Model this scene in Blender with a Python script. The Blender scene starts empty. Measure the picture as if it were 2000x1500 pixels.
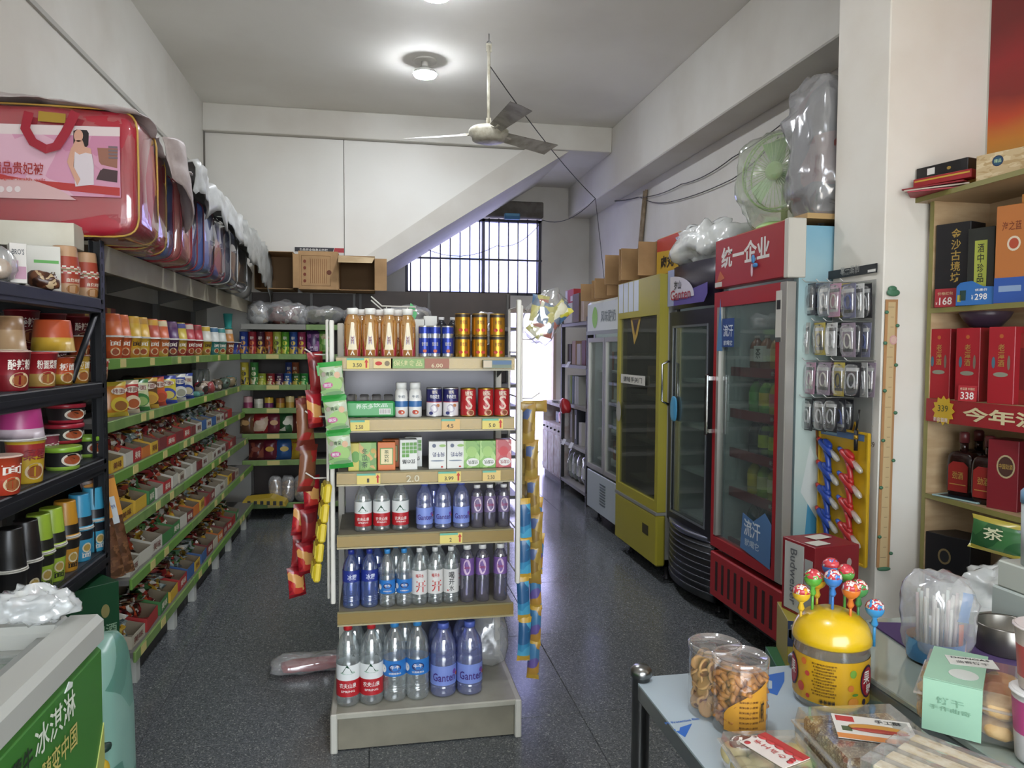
import bpy, bmesh, math, random
from mathutils import Vector, Matrix, noise
S = bpy.context.scene
COL = S.collection
PI = math.pi
rnd = random.Random(7)

# ------------------------------------------------------------------ camera, sky, exposure
F, CX, CY, HEYE = 1450.0, 1000.0, 750.0, 1.40
AX = Vector((0.98312392, -0.00325193, 0.18291195))      # world X, Y, Z seen in camera axes (right, down, forward)
AY = Vector((-0.18286607, -0.04605516, 0.98205851))
AZ = Vector((0.00523045, -0.99893361, -0.0458726))
cam_d = bpy.data.cameras.new('camera')
cam_d.sensor_width = 36.0
cam_d.lens = F * 36.0 / 2000.0
cam_d.clip_start = 0.02
cam = bpy.data.objects.new('camera', cam_d)
COL.objects.link(cam)
S.camera = cam
_right = Vector((AX[0], AY[0], AZ[0])); _down = Vector((AX[1], AY[1], AZ[1])); _fwd = Vector((AX[2], AY[2], AZ[2]))
_R = Matrix((_right, -_down, -_fwd)).transposed()
cam.matrix_world = Matrix.Translation((0, 0, HEYE)) @ _R.to_4x4()

def at(u, v, x=None, y=None, z=None):
    """measured point of the photograph on a known wall, shelf front or floor plane"""
    r = _right * ((u - CX) / F) + _down * ((v - CY) / F) + _fwd
    t = (z - HEYE) / r.z if z is not None else (y / r.y if y is not None else x / r.x)
    return Vector((0, 0, HEYE)) + r * t

w = bpy.data.worlds.new('overcast_sky'); S.world = w; w.use_nodes = True
w.node_tree.nodes['Background'].inputs[0].default_value = (0.86, 0.93, 1.0, 1)
w.node_tree.nodes['Background'].inputs[1].default_value = 4.4
S.view_settings.view_transform = 'Standard'
S.view_settings.look = 'None'
S.view_settings.gamma = 1.0
S.view_settings.use_curve_mapping = False
S.view_settings.exposure = 1.35
S.cycles.transparent_max_bounces = 24
S.cycles.max_bounces = 8
S.cycles.diffuse_bounces = 4
S.cycles.glossy_bounces = 4
sun_d = bpy.data.lights.new('sun', 'SUN'); sun_d.energy = 7.5; sun_d.angle = 0.01; sun_d.color = (1.0, .95, .88)
sun = bpy.data.objects.new('sun', sun_d); COL.objects.link(sun)
sun.rotation_euler = (math.radians(24), math.radians(-36), 0)     # high sun over the street before the shop

# ------------------------------------------------------------------ materials
_M = {}
def lin(h):
    h = h.lstrip('#')
    c = [int(h[i:i + 2], 16) / 255 for i in (0, 2, 4)]
    return tuple(a / 12.92 if a <= 0.04045 else ((a + 0.055) / 1.055) ** 2.4 for a in c) + (1,)
def dull(h, k=0.78):
    c = lin(h); return (c[0] * k, c[1] * k, c[2] * k, 1)
def _new(key):
    m = bpy.data.materials.new(key); m.use_nodes = True
    return m, m.node_tree, m.node_tree.nodes['Principled BSDF']
def mat(h, rough=0.5, metal=0.0, coat=0.0, emit=0.0, spec=0.5):
    key = ('p', h, rough, metal, coat, emit, spec)
    if key not in _M:
        m, nt, b = _new('plain_' + h.strip('#'))
        b.inputs['Base Color'].default_value = dull(h)
        b.inputs['Roughness'].default_value = rough
        b.inputs['Metallic'].default_value = metal
        b.inputs['Specular IOR Level'].default_value = spec
        if coat: b.inputs['Coat Weight'].default_value = coat
        if emit:
            b.inputs['Emission Color'].default_value = lin(h); b.inputs['Emission Strength'].default_value = emit
        _M[key] = m
    return _M[key]
def wornmat(h, h2, scale=6, rough=0.6, bump=0.0, amount=0.5, det=6, metal=0.0):
    """two-tone wear"""
    key = ('w', h, h2, scale, rough, bump, amount, metal)
    if key not in _M:
        m, nt, b = _new('worn_' + h.strip('#'))
        N, L = nt.nodes, nt.links
        g = N.new('ShaderNodeNewGeometry')
        n = N.new('ShaderNodeTexNoise'); n.inputs['Scale'].default_value = scale; n.inputs['Detail'].default_value = det
        L.new(g.outputs['Position'], n.inputs['Vector'])
        r = N.new('ShaderNodeValToRGB')
        r.color_ramp.elements[0].position = 0.5 - 0.25 * amount; r.color_ramp.elements[0].color = lin(h2)
        r.color_ramp.elements[1].position = 0.5 + 0.1; r.color_ramp.elements[1].color = lin(h)
        L.new(n.outputs['Fac'], r.inputs['Fac']); L.new(r.outputs['Color'], b.inputs['Base Color'])
        b.inputs['Roughness'].default_value = rough; b.inputs['Metallic'].default_value = metal
        if bump:
            bp = N.new('ShaderNodeBump'); bp.inputs['Strength'].default_value = bump; bp.inputs['Distance'].default_value = 0.01
            n2 = N.new('ShaderNodeTexNoise'); n2.inputs['Scale'].default_value = scale * 9; n2.inputs['Detail'].default_value = 4
            L.new(g.outputs['Position'], n2.inputs['Vector'])
            L.new(n2.outputs['Fac'], bp.inputs['Height']); L.new(bp.outputs['Normal'], b.inputs['Normal'])
        _M[key] = m
    return _M[key]
def printmat(cols, scale=30.0, rough=0.35, seed=0, coat=0.0, stretch=(1, 1, 1)):
    """printed packaging: blotches of a few inks"""
    key = ('r', tuple(cols), scale, rough, seed, stretch)
    if key not in _M:
        m, nt, b = _new('print_' + cols[0].strip('#'))
        N, L = nt.nodes, nt.links
        tc = N.new('ShaderNodeTexCoord')
        mp = N.new('ShaderNodeMapping'); mp.inputs['Location'].default_value = (seed * 3.7, seed * 1.3, seed * 2.1); mp.inputs['Scale'].default_value = stretch
        L.new(tc.outputs['Object'], mp.inputs['Vector'])
        nz = N.new('ShaderNodeTexNoise'); nz.inputs['Scale'].default_value = scale * 0.8; nz.inputs['Detail'].default_value = 1
        L.new(mp.outputs['Vector'], nz.inputs['Vector'])
        mx = N.new('ShaderNodeMix'); mx.data_type = 'VECTOR'; mx.inputs['Factor'].default_value = 0.035
        L.new(mp.outputs['Vector'], mx.inputs[4]); L.new(nz.outputs['Color'], mx.inputs[5])
        v = N.new('ShaderNodeTexVoronoi'); v.inputs['Scale'].default_value = scale
        L.new(mx.outputs[1], v.inputs['Vector'])
        sp = N.new('ShaderNodeSeparateColor'); L.new(v.outputs['Color'], sp.inputs['Color'])
        r = N.new('ShaderNodeValToRGB'); r.color_ramp.interpolation = 'CONSTANT'
        k = len(cols)
        base_share = 0.45
        for i, c in enumerate(cols):
            p = 0.0 if i == 0 else base_share + (1 - base_share) * (i - 1) / max(1, k - 1)
            e = r.color_ramp.elements[i] if i < 2 else r.color_ramp.elements.new(p)
            e.position = p; e.color = dull(c)
        L.new(sp.outputs['Red'], r.inputs['Fac']); L.new(r.outputs['Color'], b.inputs['Base Color'])
        b.inputs['Roughness'].default_value = rough
        if coat: b.inputs['Coat Weight'].default_value = coat
        _M[key] = m
    return _M[key]
def clear(h='#ffffff', veil=0.06, rough=0.06, gloss=0.35, crinkle=0.0):
    """thin clear film or sheet: lets light through, reflects at grazing angles, slight milky veil"""
    key = ('c', h, veil, rough, gloss, crinkle)
    if key not in _M:
        m = bpy.data.materials.new('clear_' + h.strip('#')); m.use_nodes = True
        nt = m.node_tree; N, L = nt.nodes, nt.links; N.clear()
        out = N.new('ShaderNodeOutputMaterial')
        t = N.new('ShaderNodeBsdfTransparent'); t.inputs[0].default_value = lin(h)
        d = N.new('ShaderNodeBsdfDiffuse'); d.inputs[0].default_value = lin(h)
        g = N.new('ShaderNodeBsdfGlossy'); g.inputs['Roughness'].default_value = rough
        f = N.new('ShaderNodeFresnel')                                  # a thin sheet reflects alike from both sides
        ge = N.new('ShaderNodeNewGeometry'); io = N.new('ShaderNodeMath'); io.operation = 'MULTIPLY_ADD'
        io.inputs[1].default_value = 1 / 1.45 - 1.45; io.inputs[2].default_value = 1.45
        L.new(ge.outputs['Backfacing'], io.inputs[0]); L.new(io.outputs[0], f.inputs['IOR'])
        ml = N.new('ShaderNodeMath'); ml.operation = 'MULTIPLY_ADD'; ml.inputs[1].default_value = 1.0; ml.inputs[2].default_value = gloss * 0.06
        m1 = N.new('ShaderNodeMixShader'); m1.inputs[0].default_value = veil
        m2 = N.new('ShaderNodeMixShader')
        if crinkle:
            tc = N.new('ShaderNodeTexCoord'); nz = N.new('ShaderNodeTexNoise'); nz.noise_type = 'RIDGED_MULTIFRACTAL'
            nz.inputs['Scale'].default_value = crinkle; nz.inputs['Detail'].default_value = 2.5
            bp = N.new('ShaderNodeBump'); bp.inputs['Strength'].default_value = .7; bp.inputs['Distance'].default_value = .18 / crinkle
            L.new(tc.outputs['Object'], nz.inputs['Vector']); L.new(nz.outputs['Fac'], bp.inputs['Height'])
            for nd in (d, g, f): L.new(bp.outputs['Normal'], nd.inputs['Normal'])
        L.new(t.outputs[0], m1.inputs[1]); L.new(d.outputs[0], m1.inputs[2])
        L.new(f.outputs[0], ml.inputs[0]); L.new(ml.outputs[0], m2.inputs[0])
        L.new(m1.outputs[0], m2.inputs[1]); L.new(g.outputs[0], m2.inputs[2]); L.new(m2.outputs[0], out.inputs[0])
        _M[key] = m
    return _M[key]
def liquid(h='#ffffff', ior=1.33, rough=0.02):
    key = ('l', h, ior, rough)
    if key not in _M:
        m, nt, b = _new('liquid_' + h.strip('#'))
        b.inputs['Base Color'].default_value = lin(h); b.inputs['Roughness'].default_value = rough
        b.inputs['Transmission Weight'].default_value = 1.0; b.inputs['IOR'].default_value = ior
        _M[key] = m
    return _M[key]
def woodmat(h, h2, scale=(1, 1, 14)):
    key = ('wood', h, h2, scale)
    if key not in _M:
        m, nt, b = _new('wood_' + h.strip('#'))
        N, L = nt.nodes, nt.links
        g = N.new('ShaderNodeNewGeometry'); mp = N.new('ShaderNodeMapping')
        mp.inputs['Scale'].default_value = scale; L.new(g.outputs['Position'], mp.inputs['Vector'])
        n = N.new('ShaderNodeTexNoise'); n.inputs['Scale'].default_value = 3; n.inputs['Detail'].default_value = 7
        L.new(mp.outputs['Vector'], n.inputs['Vector'])
        r = N.new('ShaderNodeValToRGB'); r.color_ramp.elements[0].position = .35; r.color_ramp.elements[1].position = .65
        r.color_ramp.elements[0].color = lin(h2); r.color_ramp.elements[1].color = lin(h)
        L.new(n.outputs['Fac'], r.inputs['Fac']); L.new(r.outputs['Color'], b.inputs['Base Color'])
        b.inputs['Roughness'].default_value = .45
        _M[key] = m
    return _M[key]

# ------------------------------------------------------------------ mesh builder
_T = {}
def tmesh(s, bold=0.0):
    k = (s, bold)
    if k not in _T:
        c = bpy.data.curves.new('t', 'FONT'); c.body = s; c.offset = bold; c.resolution_u = 2; c.fill_mode = 'FRONT'
        o = bpy.data.objects.new('t', c); COL.objects.link(o)
        me = bpy.data.meshes.new_from_object(o.evaluated_get(bpy.context.evaluated_depsgraph_get()))
        vs = [(v.co.x, v.co.y) for v in me.vertices]; fs = [tuple(p.vertices) for p in me.polygons]
        bpy.data.objects.remove(o); bpy.data.curves.remove(c); bpy.data.meshes.remove(me)
        if vs:
            x0 = min(a for a, b in vs); x1 = max(a for a, b in vs); y0 = min(b for a, b in vs); y1 = max(b for a, b in vs)
            vs = [((a - x0) / max(1e-6, x1 - x0) - .5, (b - y0) / max(1e-6, y1 - y0) - .5) for a, b in vs]
        _T[k] = (vs, fs)
    return _T[k]

class B:
    """collects geometry for ONE mesh"""
    def __init__(s):
        s.v, s.f, s.m, s.sm, s.mats = [], [], [], [], []
    def mi(s, m):
        if m not in s.mats: s.mats.append(m)
        return s.mats.index(m)
    def add(s, vs, fs, m, smooth=False, X=None):
        o = len(s.v)
        if X is not None: vs = [X @ Vector(p) for p in vs]
        s.v.extend(tuple(p) for p in vs)
        i = s.mi(m)
        for f in fs:
            s.f.append(tuple(o + a for a in f)); s.m.append(i); s.sm.append(smooth)
        return s
    def box(s, x0, x1, y0, y1, z0, z1, m, b=0.0, X=None):
        if b <= 0:
            vs = [(x, y, z) for x in (x0, x1) for y in (y0, y1) for z in (z0, z1)]
            fs = [(0, 1, 3, 2), (4, 6, 7, 5), (0, 4, 5, 1), (2, 3, 7, 6), (0, 2, 6, 4), (1, 5, 7, 3)]
            return s.add(vs, fs, m, False, X)
        vs = []; ix = {}
        xs, ys, zs = (x0, x1), (y0, y1), (z0, z1)
        sg = (1, -1)
        for i in (0, 1):
            for j in (0, 1):
                for k in (0, 1):
                    for a in range(3):
                        p = [xs[i] + sg[i] * b, ys[j] + sg[j] * b, zs[k] + sg[k] * b]
                        p[a] = (xs, ys, zs)[a][(i, j, k)[a]]
                        ix[i, j, k, a] = len(vs); vs.append(tuple(p))
        fs = []
        for a in range(3):
            for e in (0, 1):
                q = []
                for (p, r) in ((0, 0), (1, 0), (1, 1), (0, 1)):
                    t = [0, 0, 0]; t[a] = e; t[(a + 1) % 3] = p; t[(a + 2) % 3] = r
                    q.append(ix[t[0], t[1], t[2], a])
                fs.append(tuple(q if e else q[::-1]))
        for a in range(3):
            b1, b2 = (a + 1) % 3, (a + 2) % 3
            for p in (0, 1):
                for r in (0, 1):
                    t0 = [0, 0, 0]; t1 = [0, 0, 0]
                    t0[a] = 0; t1[a] = 1; t0[b1] = t1[b1] = p; t0[b2] = t1[b2] = r
                    q = (ix[t0[0], t0[1], t0[2], b1], ix[t1[0], t1[1], t1[2], b1], ix[t1[0], t1[1], t1[2], b2], ix[t0[0], t0[1], t0[2], b2])
                    fs.append(q if p != r else q[::-1])
        for i in (0, 1):
            for j in (0, 1):
                for k in (0, 1):
                    q = (ix[i, j, k, 0], ix[i, j, k, 1], ix[i, j, k, 2])
                    fs.append(q if (i + j + k) % 2 else q[::-1])
        return s.add(vs, fs, m, False, X)
    def lathe(s, prof, m, seg=20, smooth=True, X=None, cap=True, sx=1.0, sy=1.0):
        """prof: [(r, z[, material])] from bottom to top"""
        vs = []; n = len(prof)
        for p in prof:
            for i in range(seg):
                a = 2 * PI * i / seg
                vs.append((p[0] * math.cos(a) * sx, p[0] * math.sin(a) * sy, p[1]))
        o = len(s.v)
        s.add(vs, [], m, smooth, X)
        for j in range(n - 1):
            mm = s.mi(prof[j][2]) if len(prof[j]) > 2 else s.mi(m)
            for i in range(seg):
                i2 = (i + 1) % seg
                s.f.append((o + j * seg + i, o + j * seg + i2, o + (j + 1) * seg + i2, o + (j + 1) * seg + i)); s.m.append(mm); s.sm.append(smooth)
        if cap:
            if prof[0][0] > 1e-5:
                s.f.append(tuple(o + i for i in range(seg))[::-1]); s.m.append(s.mi(m)); s.sm.append(False)
            if prof[-1][0] > 1e-5:
                s.f.append(tuple(o + (n - 1) * seg + i for i in range(seg)))
                s.m.append(s.mi(prof[-1][2]) if len(prof[-1]) > 2 else s.mi(m)); s.sm.append(False)
        return s
    def tube(s, pts, r, m, seg=6, closed=False, X=None):
        pts = [Vector(p) for p in pts]; n = len(pts); vs = []
        ref = None
        for i, p in enumerate(pts):
            d = (pts[(i + 1) % n] - pts[i - 1]) if closed else (pts[min(i + 1, n - 1)] - pts[max(i - 1, 0)])
            d.normalize()
            if ref is None or abs(ref.dot(d)) > .95:
                ref = Vector((0, 0, 1)) if abs(d.z) < .9 else Vector((1, 0, 0))
            a = d.cross(ref).normalized(); bb = d.cross(a); ref = a.cross(d)
            rr = r[i] if isinstance(r, (list, tuple)) else r
            for k in range(seg):
                t = 2 * PI * k / seg
                vs.append(p + a * (rr * math.cos(t)) + bb * (rr * math.sin(t)))
        fs = []
        for i in range(n if closed else n - 1):
            for k in range(seg):
                k2 = (k + 1) % seg; i2 = (i + 1) % n
                fs.append((i * seg + k, i * seg + k2, i2 * seg + k2, i2 * seg + k))
        if not closed:
            fs.append(tuple(range(seg))[::-1]); fs.append(tuple((n - 1) * seg + k for k in range(seg)))
        return s.add(vs, fs, m, True, X)
    def prism(s, poly, d, m, X=None):
        """poly (x, z) outline in the XZ plane, front at y=0, back at y=d"""
        n = len(poly)
        ar = sum(poly[i][0] * poly[(i + 1) % n][1] - poly[(i + 1) % n][0] * poly[i][1] for i in range(n))
        if ar < 0: poly = poly[::-1]
        vs = [(a, 0, c) for a, c in poly] + [(a, d, c) for a, c in poly]
        fs = [tuple(range(n)), tuple(range(n, 2 * n))[::-1]] + [(i, i + n, (i + 1) % n + n, (i + 1) % n) for i in range(n)]
        return s.add(vs, fs, m, False, X)
    def disc(s, cx, cz, rx, rz, y, m, seg=20, X=None, cyl=None):
        vs = [(cx + rx * math.cos(2 * PI * i / seg), y, cz + rz * math.sin(2 * PI * i / seg)) for i in range(seg)]
        if cyl: vs = [(cyl * math.sin(a / cyl), -cyl * math.cos(a / cyl), c) for a, _, c in vs]
        return s.add(vs, [tuple(range(seg))], m, False, X)
    def text(s, t, cx, cz, w, h, y, m, X=None, cyl=None, bold=0.012, vert=False, flip=False):
        """flat print facing -Y, fitted into w x h; cyl wraps it round a cylinder of that radius"""
        if vert:
            n = len(t)
            for i, ch in enumerate(t):
                s.text(ch, cx, cz + h / 2 - (i + .5) * h / n, w, h / n * .9, y, m, X, cyl, bold)
            return s
        vs, fs = tmesh(t, bold)
        k = -1 if flip else 1
        ps = [(cx + k * a * w, y, cz + k * b * h) for a, b in vs]
        if cyl: ps = [(cyl * math.sin(a / cyl), -cyl * math.cos(a / cyl), c) for a, _, c in ps]
        return s.add(ps, fs, m, False, X)
    def sell(s, c, r, e, m, nu=20, nv=12, X=None, crump=0.0, freq=6, seed=0):
        """super-ellipsoid (soft box); e small = boxy"""
        vs = []
        def pw(a, p): return math.copysign(abs(a) ** p, a)
        for j in range(nv + 1):
            ph = -PI / 2 + PI * j / nv
            for i in range(nu):
                th = 2 * PI * i / nu
                p = Vector((r[0] * pw(math.cos(ph), e) * pw(math.cos(th), e), r[1] * pw(math.cos(ph), e) * pw(math.sin(th), e), r[2] * pw(math.sin(ph), e)))
                if crump:
                    q = p.normalized() if p.length else p
                    p = p + q * crump * (noise.noise(p * freq + Vector((seed * 7.3, seed, 0))) + .6 * noise.noise(p * freq * 2.6 + Vector((seed, 0, 3))))
                vs.append(Vector(c) + p)
        fs = [(j * nu + i, j * nu + (i + 1) % nu, (j + 1) * nu + (i + 1) % nu, (j + 1) * nu + i) for j in range(nv) for i in range(nu)]
        return s.add(vs, fs, m, True, X)
    def pouch(s, w, h, t, m, mt=None, X=None, nu=6, nv=8, crimp=0.1, jag=0.0, seed=0):
        """filled film bag standing on its lower seal, front at -y"""
        r = random.Random(seed); vs = []; 
        for side in (-1, 1):
            for j in range(nv + 1):
                v = j / nv
                e = max(0.0, 1 - abs(2 * v - 1) ** 3.2 * 1.0)
                for i in range(nu + 1):
                    u = i / nu
                    q = max(0.0, 1 - abs(2 * u - 1) ** 2.6)
                    ww = w * (1 - .09 * (e ** .5))
                    vs.append(((u - .5) * ww + r.uniform(-1, 1) * jag * q, side * (t / 2 * (q * e) ** .6) + r.uniform(-1, 1) * jag, v * h))
        o = (nu + 1) * (nv + 1); fs = []; ft = []
        for k in (0, 1):
            for j in range(nv):
                for i in range(nu):
                    a = k * o + j * (nu + 1) + i
                    q = (a, a + 1, a + nu + 2, a + nu + 1)
                    q = q if k == 0 else q[::-1]
                    (ft if mt is not None and (j == 0 or j == nv - 1) else fs).append(q)
        base = len(s.v)
        s.add(vs, fs, m, True, X)
        if ft:
            i = s.mi(mt)
            for f in ft:
                s.f.append(tuple(base + a for a in f)); s.m.append(i); s.sm.append(True)
        return s
    def mesh(s, name):
        me = bpy.data.meshes.new(name)
        me.from_pydata(s.v, [], s.f)
        for m in s.mats: me.materials.append(m)
        me.polygons.foreach_set('material_index', s.m); me.polygons.foreach_set('use_smooth', s.sm)
        me.update()
        return me

def TR(x=0, y=0, z=0, rz=0, rx=0, ry=0, s=1):
    return Matrix.Translation((x, y, z)) @ Matrix.Rotation(rz, 4, 'Z') @ Matrix.Rotation(rx, 4, 'X') @ Matrix.Rotation(ry, 4, 'Y') @ Matrix.Scale(s, 4)

def tag(o, label=None, cat=None, group=None, kind=None):
    if label: o['label'] = label
    if cat: o['category'] = cat
    if group: o['group'] = group
    if kind: o['kind'] = kind
    return o
def O(name, me, parent=None, X=None, label=None, cat=None, group=None, kind=None):
    if isinstance(me, B): me = me.mesh(name)
    o = bpy.data.objects.new(name, me); COL.objects.link(o)
    if parent is not None: o.parent = parent
    if X is not None: o.matrix_local = X
    return tag(o, label, cat, group, kind)
def E(name, X, label, cat, group=None, kind=None):
    o = bpy.data.objects.new(name, None); COL.objects.link(o); o.matrix_local = X; o.empty_display_size = .05
    return tag(o, label, cat, group, kind)
_C = {}
def cached(key, fn):
    if key not in _C: _C[key] = fn()
    return _C[key]
ORD = ['first', 'second', 'third', 'fourth', 'fifth', 'sixth', 'seventh', 'eighth', 'ninth', 'tenth', 'eleventh', 'twelfth', 'thirteenth', 'fourteenth', 'fifteenth', 'sixteenth', 'seventeenth', 'eighteenth', 'nineteenth', 'twentieth']
L90, R90 = PI / 2, -PI / 2        # turn a front that faces -Y to face +X / -X

WHITE = mat('#e8e6e0', .5); BLACK = mat('#17171a', .45); STEEL = mat('#9a9a98', .28, 1.0); CHROME = mat('#c8c8c8', .12, 1.0)
CARD = wornmat('#a8855c', '#94744f', 5, .8); CARD_IN = mat('#7d6041', .85)

# ================================================================== the setting
def floor_mat():
    m, nt, b = _new('dark_terrazzo'); N, L = nt.nodes, nt.links
    g = N.new('ShaderNodeNewGeometry')
    v = N.new('ShaderNodeTexVoronoi'); v.inputs['Scale'].default_value = 230
    L.new(g.outputs['Position'], v.inputs['Vector'])
    sp = N.new('ShaderNodeSeparateColor'); L.new(v.outputs['Color'], sp.inputs['Color'])
    r = N.new('ShaderNodeValToRGB'); r.color_ramp.interpolation = 'CONSTANT'
    for i, (p, c) in enumerate(((0, '#505356'), (.42, '#5e6163'), (.70, '#444749'), (.87, '#6e7170'), (.96, '#868886'))):
        e = r.color_ramp.elements[i] if i < 2 else r.color_ramp.elements.new(p)
        e.position = p; e.color = lin(c)
    L.new(sp.outputs['Red'], r.inputs['Fac'])
    n = N.new('ShaderNodeTexNoise'); n.inputs['Scale'].default_value = 1.1; n.inputs['Detail'].default_value = 5
    L.new(g.outputs['Position'], n.inputs['Vector'])
    mr = N.new('ShaderNodeMapRange'); mr.inputs[1].default_value = .3; mr.inputs[2].default_value = .7; mr.inputs[3].default_value = .12; mr.inputs[4].default_value = .27
    L.new(n.outputs['Fac'], mr.inputs[0]); L.new(mr.outputs[0], b.inputs['Roughness'])
    L.new(r.outputs['Color'], b.inputs['Base Color'])
    return m
FLOOR = floor_mat()
WALL = wornmat('#cbc9c2', '#bfbbb2', 1.3, .75, .08)
CEIL = wornmat('#dedcd6', '#d2cfc8', .8, .8, .05)
BOARD = wornmat('#d6d5cf', '#cfccc4', .9, .5)
CONC = wornmat('#6b665f', '#57524b', 9, .9, .3)
XL, XR, XN, ZC = -1.45, 2.50, 2.33, 3.52
YF, YB, YW = -1.3, 6.95, 8.5

fl = O('floor', B().box(XL - .2, XR + .2, YF, YW + .2, -.1, -.003, mat('#26282a', .7)), kind='structure')
tile = B().box(-.399, .399, -.399, .399, -.02, 0, FLOOR, .0015).mesh('floor_tile')
for i in range(6):
    for j in range(13):
        O('floor_tile', tile, fl, TR(XL - .12 + .4 + .8 * i - .05, YF + .41 + .8 * j, 0))
O('ceiling', B().box(XL - .2, XR + .2, YF, YW + .2, ZC, ZC + .15, CEIL), kind='structure')
wl = O('wall_left', B().box(XL - .2, XL, YF, YB + .15, 0, ZC, WALL), kind='structure')
O('shadow_strip', B().box(XL, XL + .014, YF, YB, 2.875, 2.90, mat('#b3b0a8', .6)), kind='structure')  # raised strip, its darker colour stands for a shadow line along the wall
O('trim_2', B().box(XL, XL + .012, 6.915, 6.93, 2.62, 3.28, mat('#6f6a62', .6)), kind='structure')
O('wall_right', B().box(XR, XR + .2, 2.6, YW, 0, ZC, WALL), kind='structure')
O('wall_near_right', B().box(XN, XR + .2, YF, 2.53, 0, ZC, WALL), kind='structure')
O('wall_pillar', B().box(1.905, XR + .1, 2.53, 2.85, 0, ZC, wornmat('#d8d4cb', '#cfc8bc', 1.6, .6, .06), .004), kind='structure')
fb = B().box(XL, XN, YF - .15, YF, 2.5, ZC, WALL).box(XL, XL + .75, YF - .15, YF, 0, 2.5, WALL).box(XN - .7, XN, YF - .15, YF, 0, 2.5, WALL)  # unseen shopfront wall, opening narrowed to hold back the front daylight
O('wall_front', fb, kind='structure')
# beams
O('ceiling_beam', B().box(XL, 2.24, 6.88, 7.12, 3.285, ZC, WALL, .006), kind='structure')
O('ceiling_beam', B().box(2.24, XR, 2.85, YW, 2.945, ZC, WALL, .008), kind='structure')
O('ceiling_far', B().box(XL, 2.24, 7.12, YW, 3.29, ZC, WALL), kind='structure')
# board wall under the stair and the sloping stair slab
p1, p2 = at(715, 501, y=YB), at(895, 380, y=YB)
q1, q2 = at(733, 526, y=YB - .03), at(973, 380, y=YB - .03)
ku = (p2.z - p1.z) / (p2.x - p1.x); kl = (q2.z - q1.z) / (q2.x - q1.x)
zu = lambda x: p1.z + ku * (x - p1.x)
zl = lambda x: q1.z + kl * (x - q1.x)
xs = at(672, 400, y=YB).x
xtop = p1.x + (3.285 - p1.z) / ku
bk = O('wall_back', B().prism([(XL, 0), (p1.x - .02, 0), (p1.x - .02, zu(p1.x - .02)), (xtop, 3.285), (XL, 3.285)], .06, WALL, TR(0, YB + .045)), kind='structure')
O('wall_panel', B().prism([(XL + .003, 0), (xs - .003, 0), (xs - .003, 3.282), (XL + .003, 3.282)], .04, BOARD, TR(0, YB)), bk)
O('wall_panel', B().prism([(xs + .003, 0), (p1.x - .03, 0), (p1.x - .03, zu(p1.x - .03) - .004), (xtop - .01, 3.282), (xs + .003, 3.282)], .04, BOARD, TR(0, YB)), bk)
xe = 2.235
O('stair_slab', B().prism([(p1.x - .1, zu(p1.x - .1)), (xtop, 3.285), ((3.285 - q1.z) / kl + q1.x, 3.285), (q1.x - .1, zl(q1.x - .1))], YW - YB + .03, WALL, TR(0, YB - .03)), kind='structure')
# window wall: opening for the barred window, door below
wx0, wx1, wz0, wz1 = .35, at(1058, 500, y=YW).x, 2.03, at(1000, 428, y=YW).z
dx0, dx1, dz1 = 1.30, at(1086, 700, y=YW).x, 1.88
fw = B().box(XL, wx0, YW, YW + .18, 0, ZC, WALL).box(wx0, wx1, YW, YW + .18, wz1 + .16, ZC, WALL).box(wx1, dx1, YW, YW + .18, dz1, ZC, WALL)
fw.box(dx1, XR, YW, YW + .18, 0, ZC, WALL).box(wx0, wx1, YW, YW + .18, dz1, wz0, WALL).box(wx0, dx0, YW, YW + .18, 0, dz1, WALL)
O('wall_far', fw, kind='structure')
O('wall_side_far', B().box(XL - .2, XL, YB + .15, YW + .18, 0, ZC, WALL), kind='structure')
O('trim_3', B().box(wx0, wx1 + .01, YW - .04, YW + .16, wz1 + .02, wz1 + .2, CONC, .01), kind='structure')
IRON = mat('#4a4a52', .5, .3)
wn = E('window_1', TR((wx0 + wx1) / 2, YW, wz0), None, None, kind='structure')
hw = (wx1 - wx0) / 2; hh = wz1 - wz0
O('window_frame', B().box(-hw, hw, .02, .08, 0, .035, IRON).box(-hw, hw, .02, .08, hh - .035, hh, IRON).box(-hw, -hw + .035, .02, .08, 0, hh, IRON).box(hw - .035, hw, .02, .08, 0, hh, IRON).box(hw - .70, hw - .665, .02, .08, 0, hh, mat('#7d7d88', .5)), wn)
O('pane', B().box(-hw + .03, hw - .03, .085, .09, .03, hh - .03, clear('#f4f6ff', .05)), wn)
bar = B().lathe([(.0075, 0), (.0075, hh)], IRON, 8).mesh('bar')
nb = 14
for i in range(nb):
    O('bar', bar, wn, TR(-hw + .06 + (2 * hw - .12) * i / (nb - 1), -.01, 0))
O('rail', B().box(-hw, hw, -.022, .002, hh * .45, hh * .45 + .02, IRON), wn)
# door frame at the back
df = E('door_1', TR(dx0, YW, 0), None, None, kind='structure')
FRM = mat('#b9a596', .5)
O('door_frame', B().box(0, .05, -.01, .1, 0, dz1, FRM).box(dx1 - dx0 - .035, dx1 - dx0, -.01, .1, 0, dz1, FRM).box(0, dx1 - dx0, -.01, .1, dz1 - .05, dz1, FRM), df)
# outside: pale rendered house wall, ground
OUT = wornmat('#a6a2cc', '#9a96c2', 1.5, .85)
nh = O('neighbour_house', B().box(-6, 9, 11.5, 12, -.1, 6, OUT), label='pale lavender rendered house wall seen through the barred window', cat='house')
O('wall_outline', B().prism([(1.1, 2.2), (1.7, 2.2), (1.7, 2.85), (1.1, 2.85)], .03, mat('#8a94c0', .8), TR(0, 11.47)), nh)
O('ground_back', B().box(-8, 10, YW + .2, 11.5, -.15, -.02, mat('#d8d5d0', .9)), kind='structure')
O('ground_front', B().box(-9, 10, -12, YF, -.15, -.01, mat('#c2bab0', .9)), kind='structure')

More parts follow.
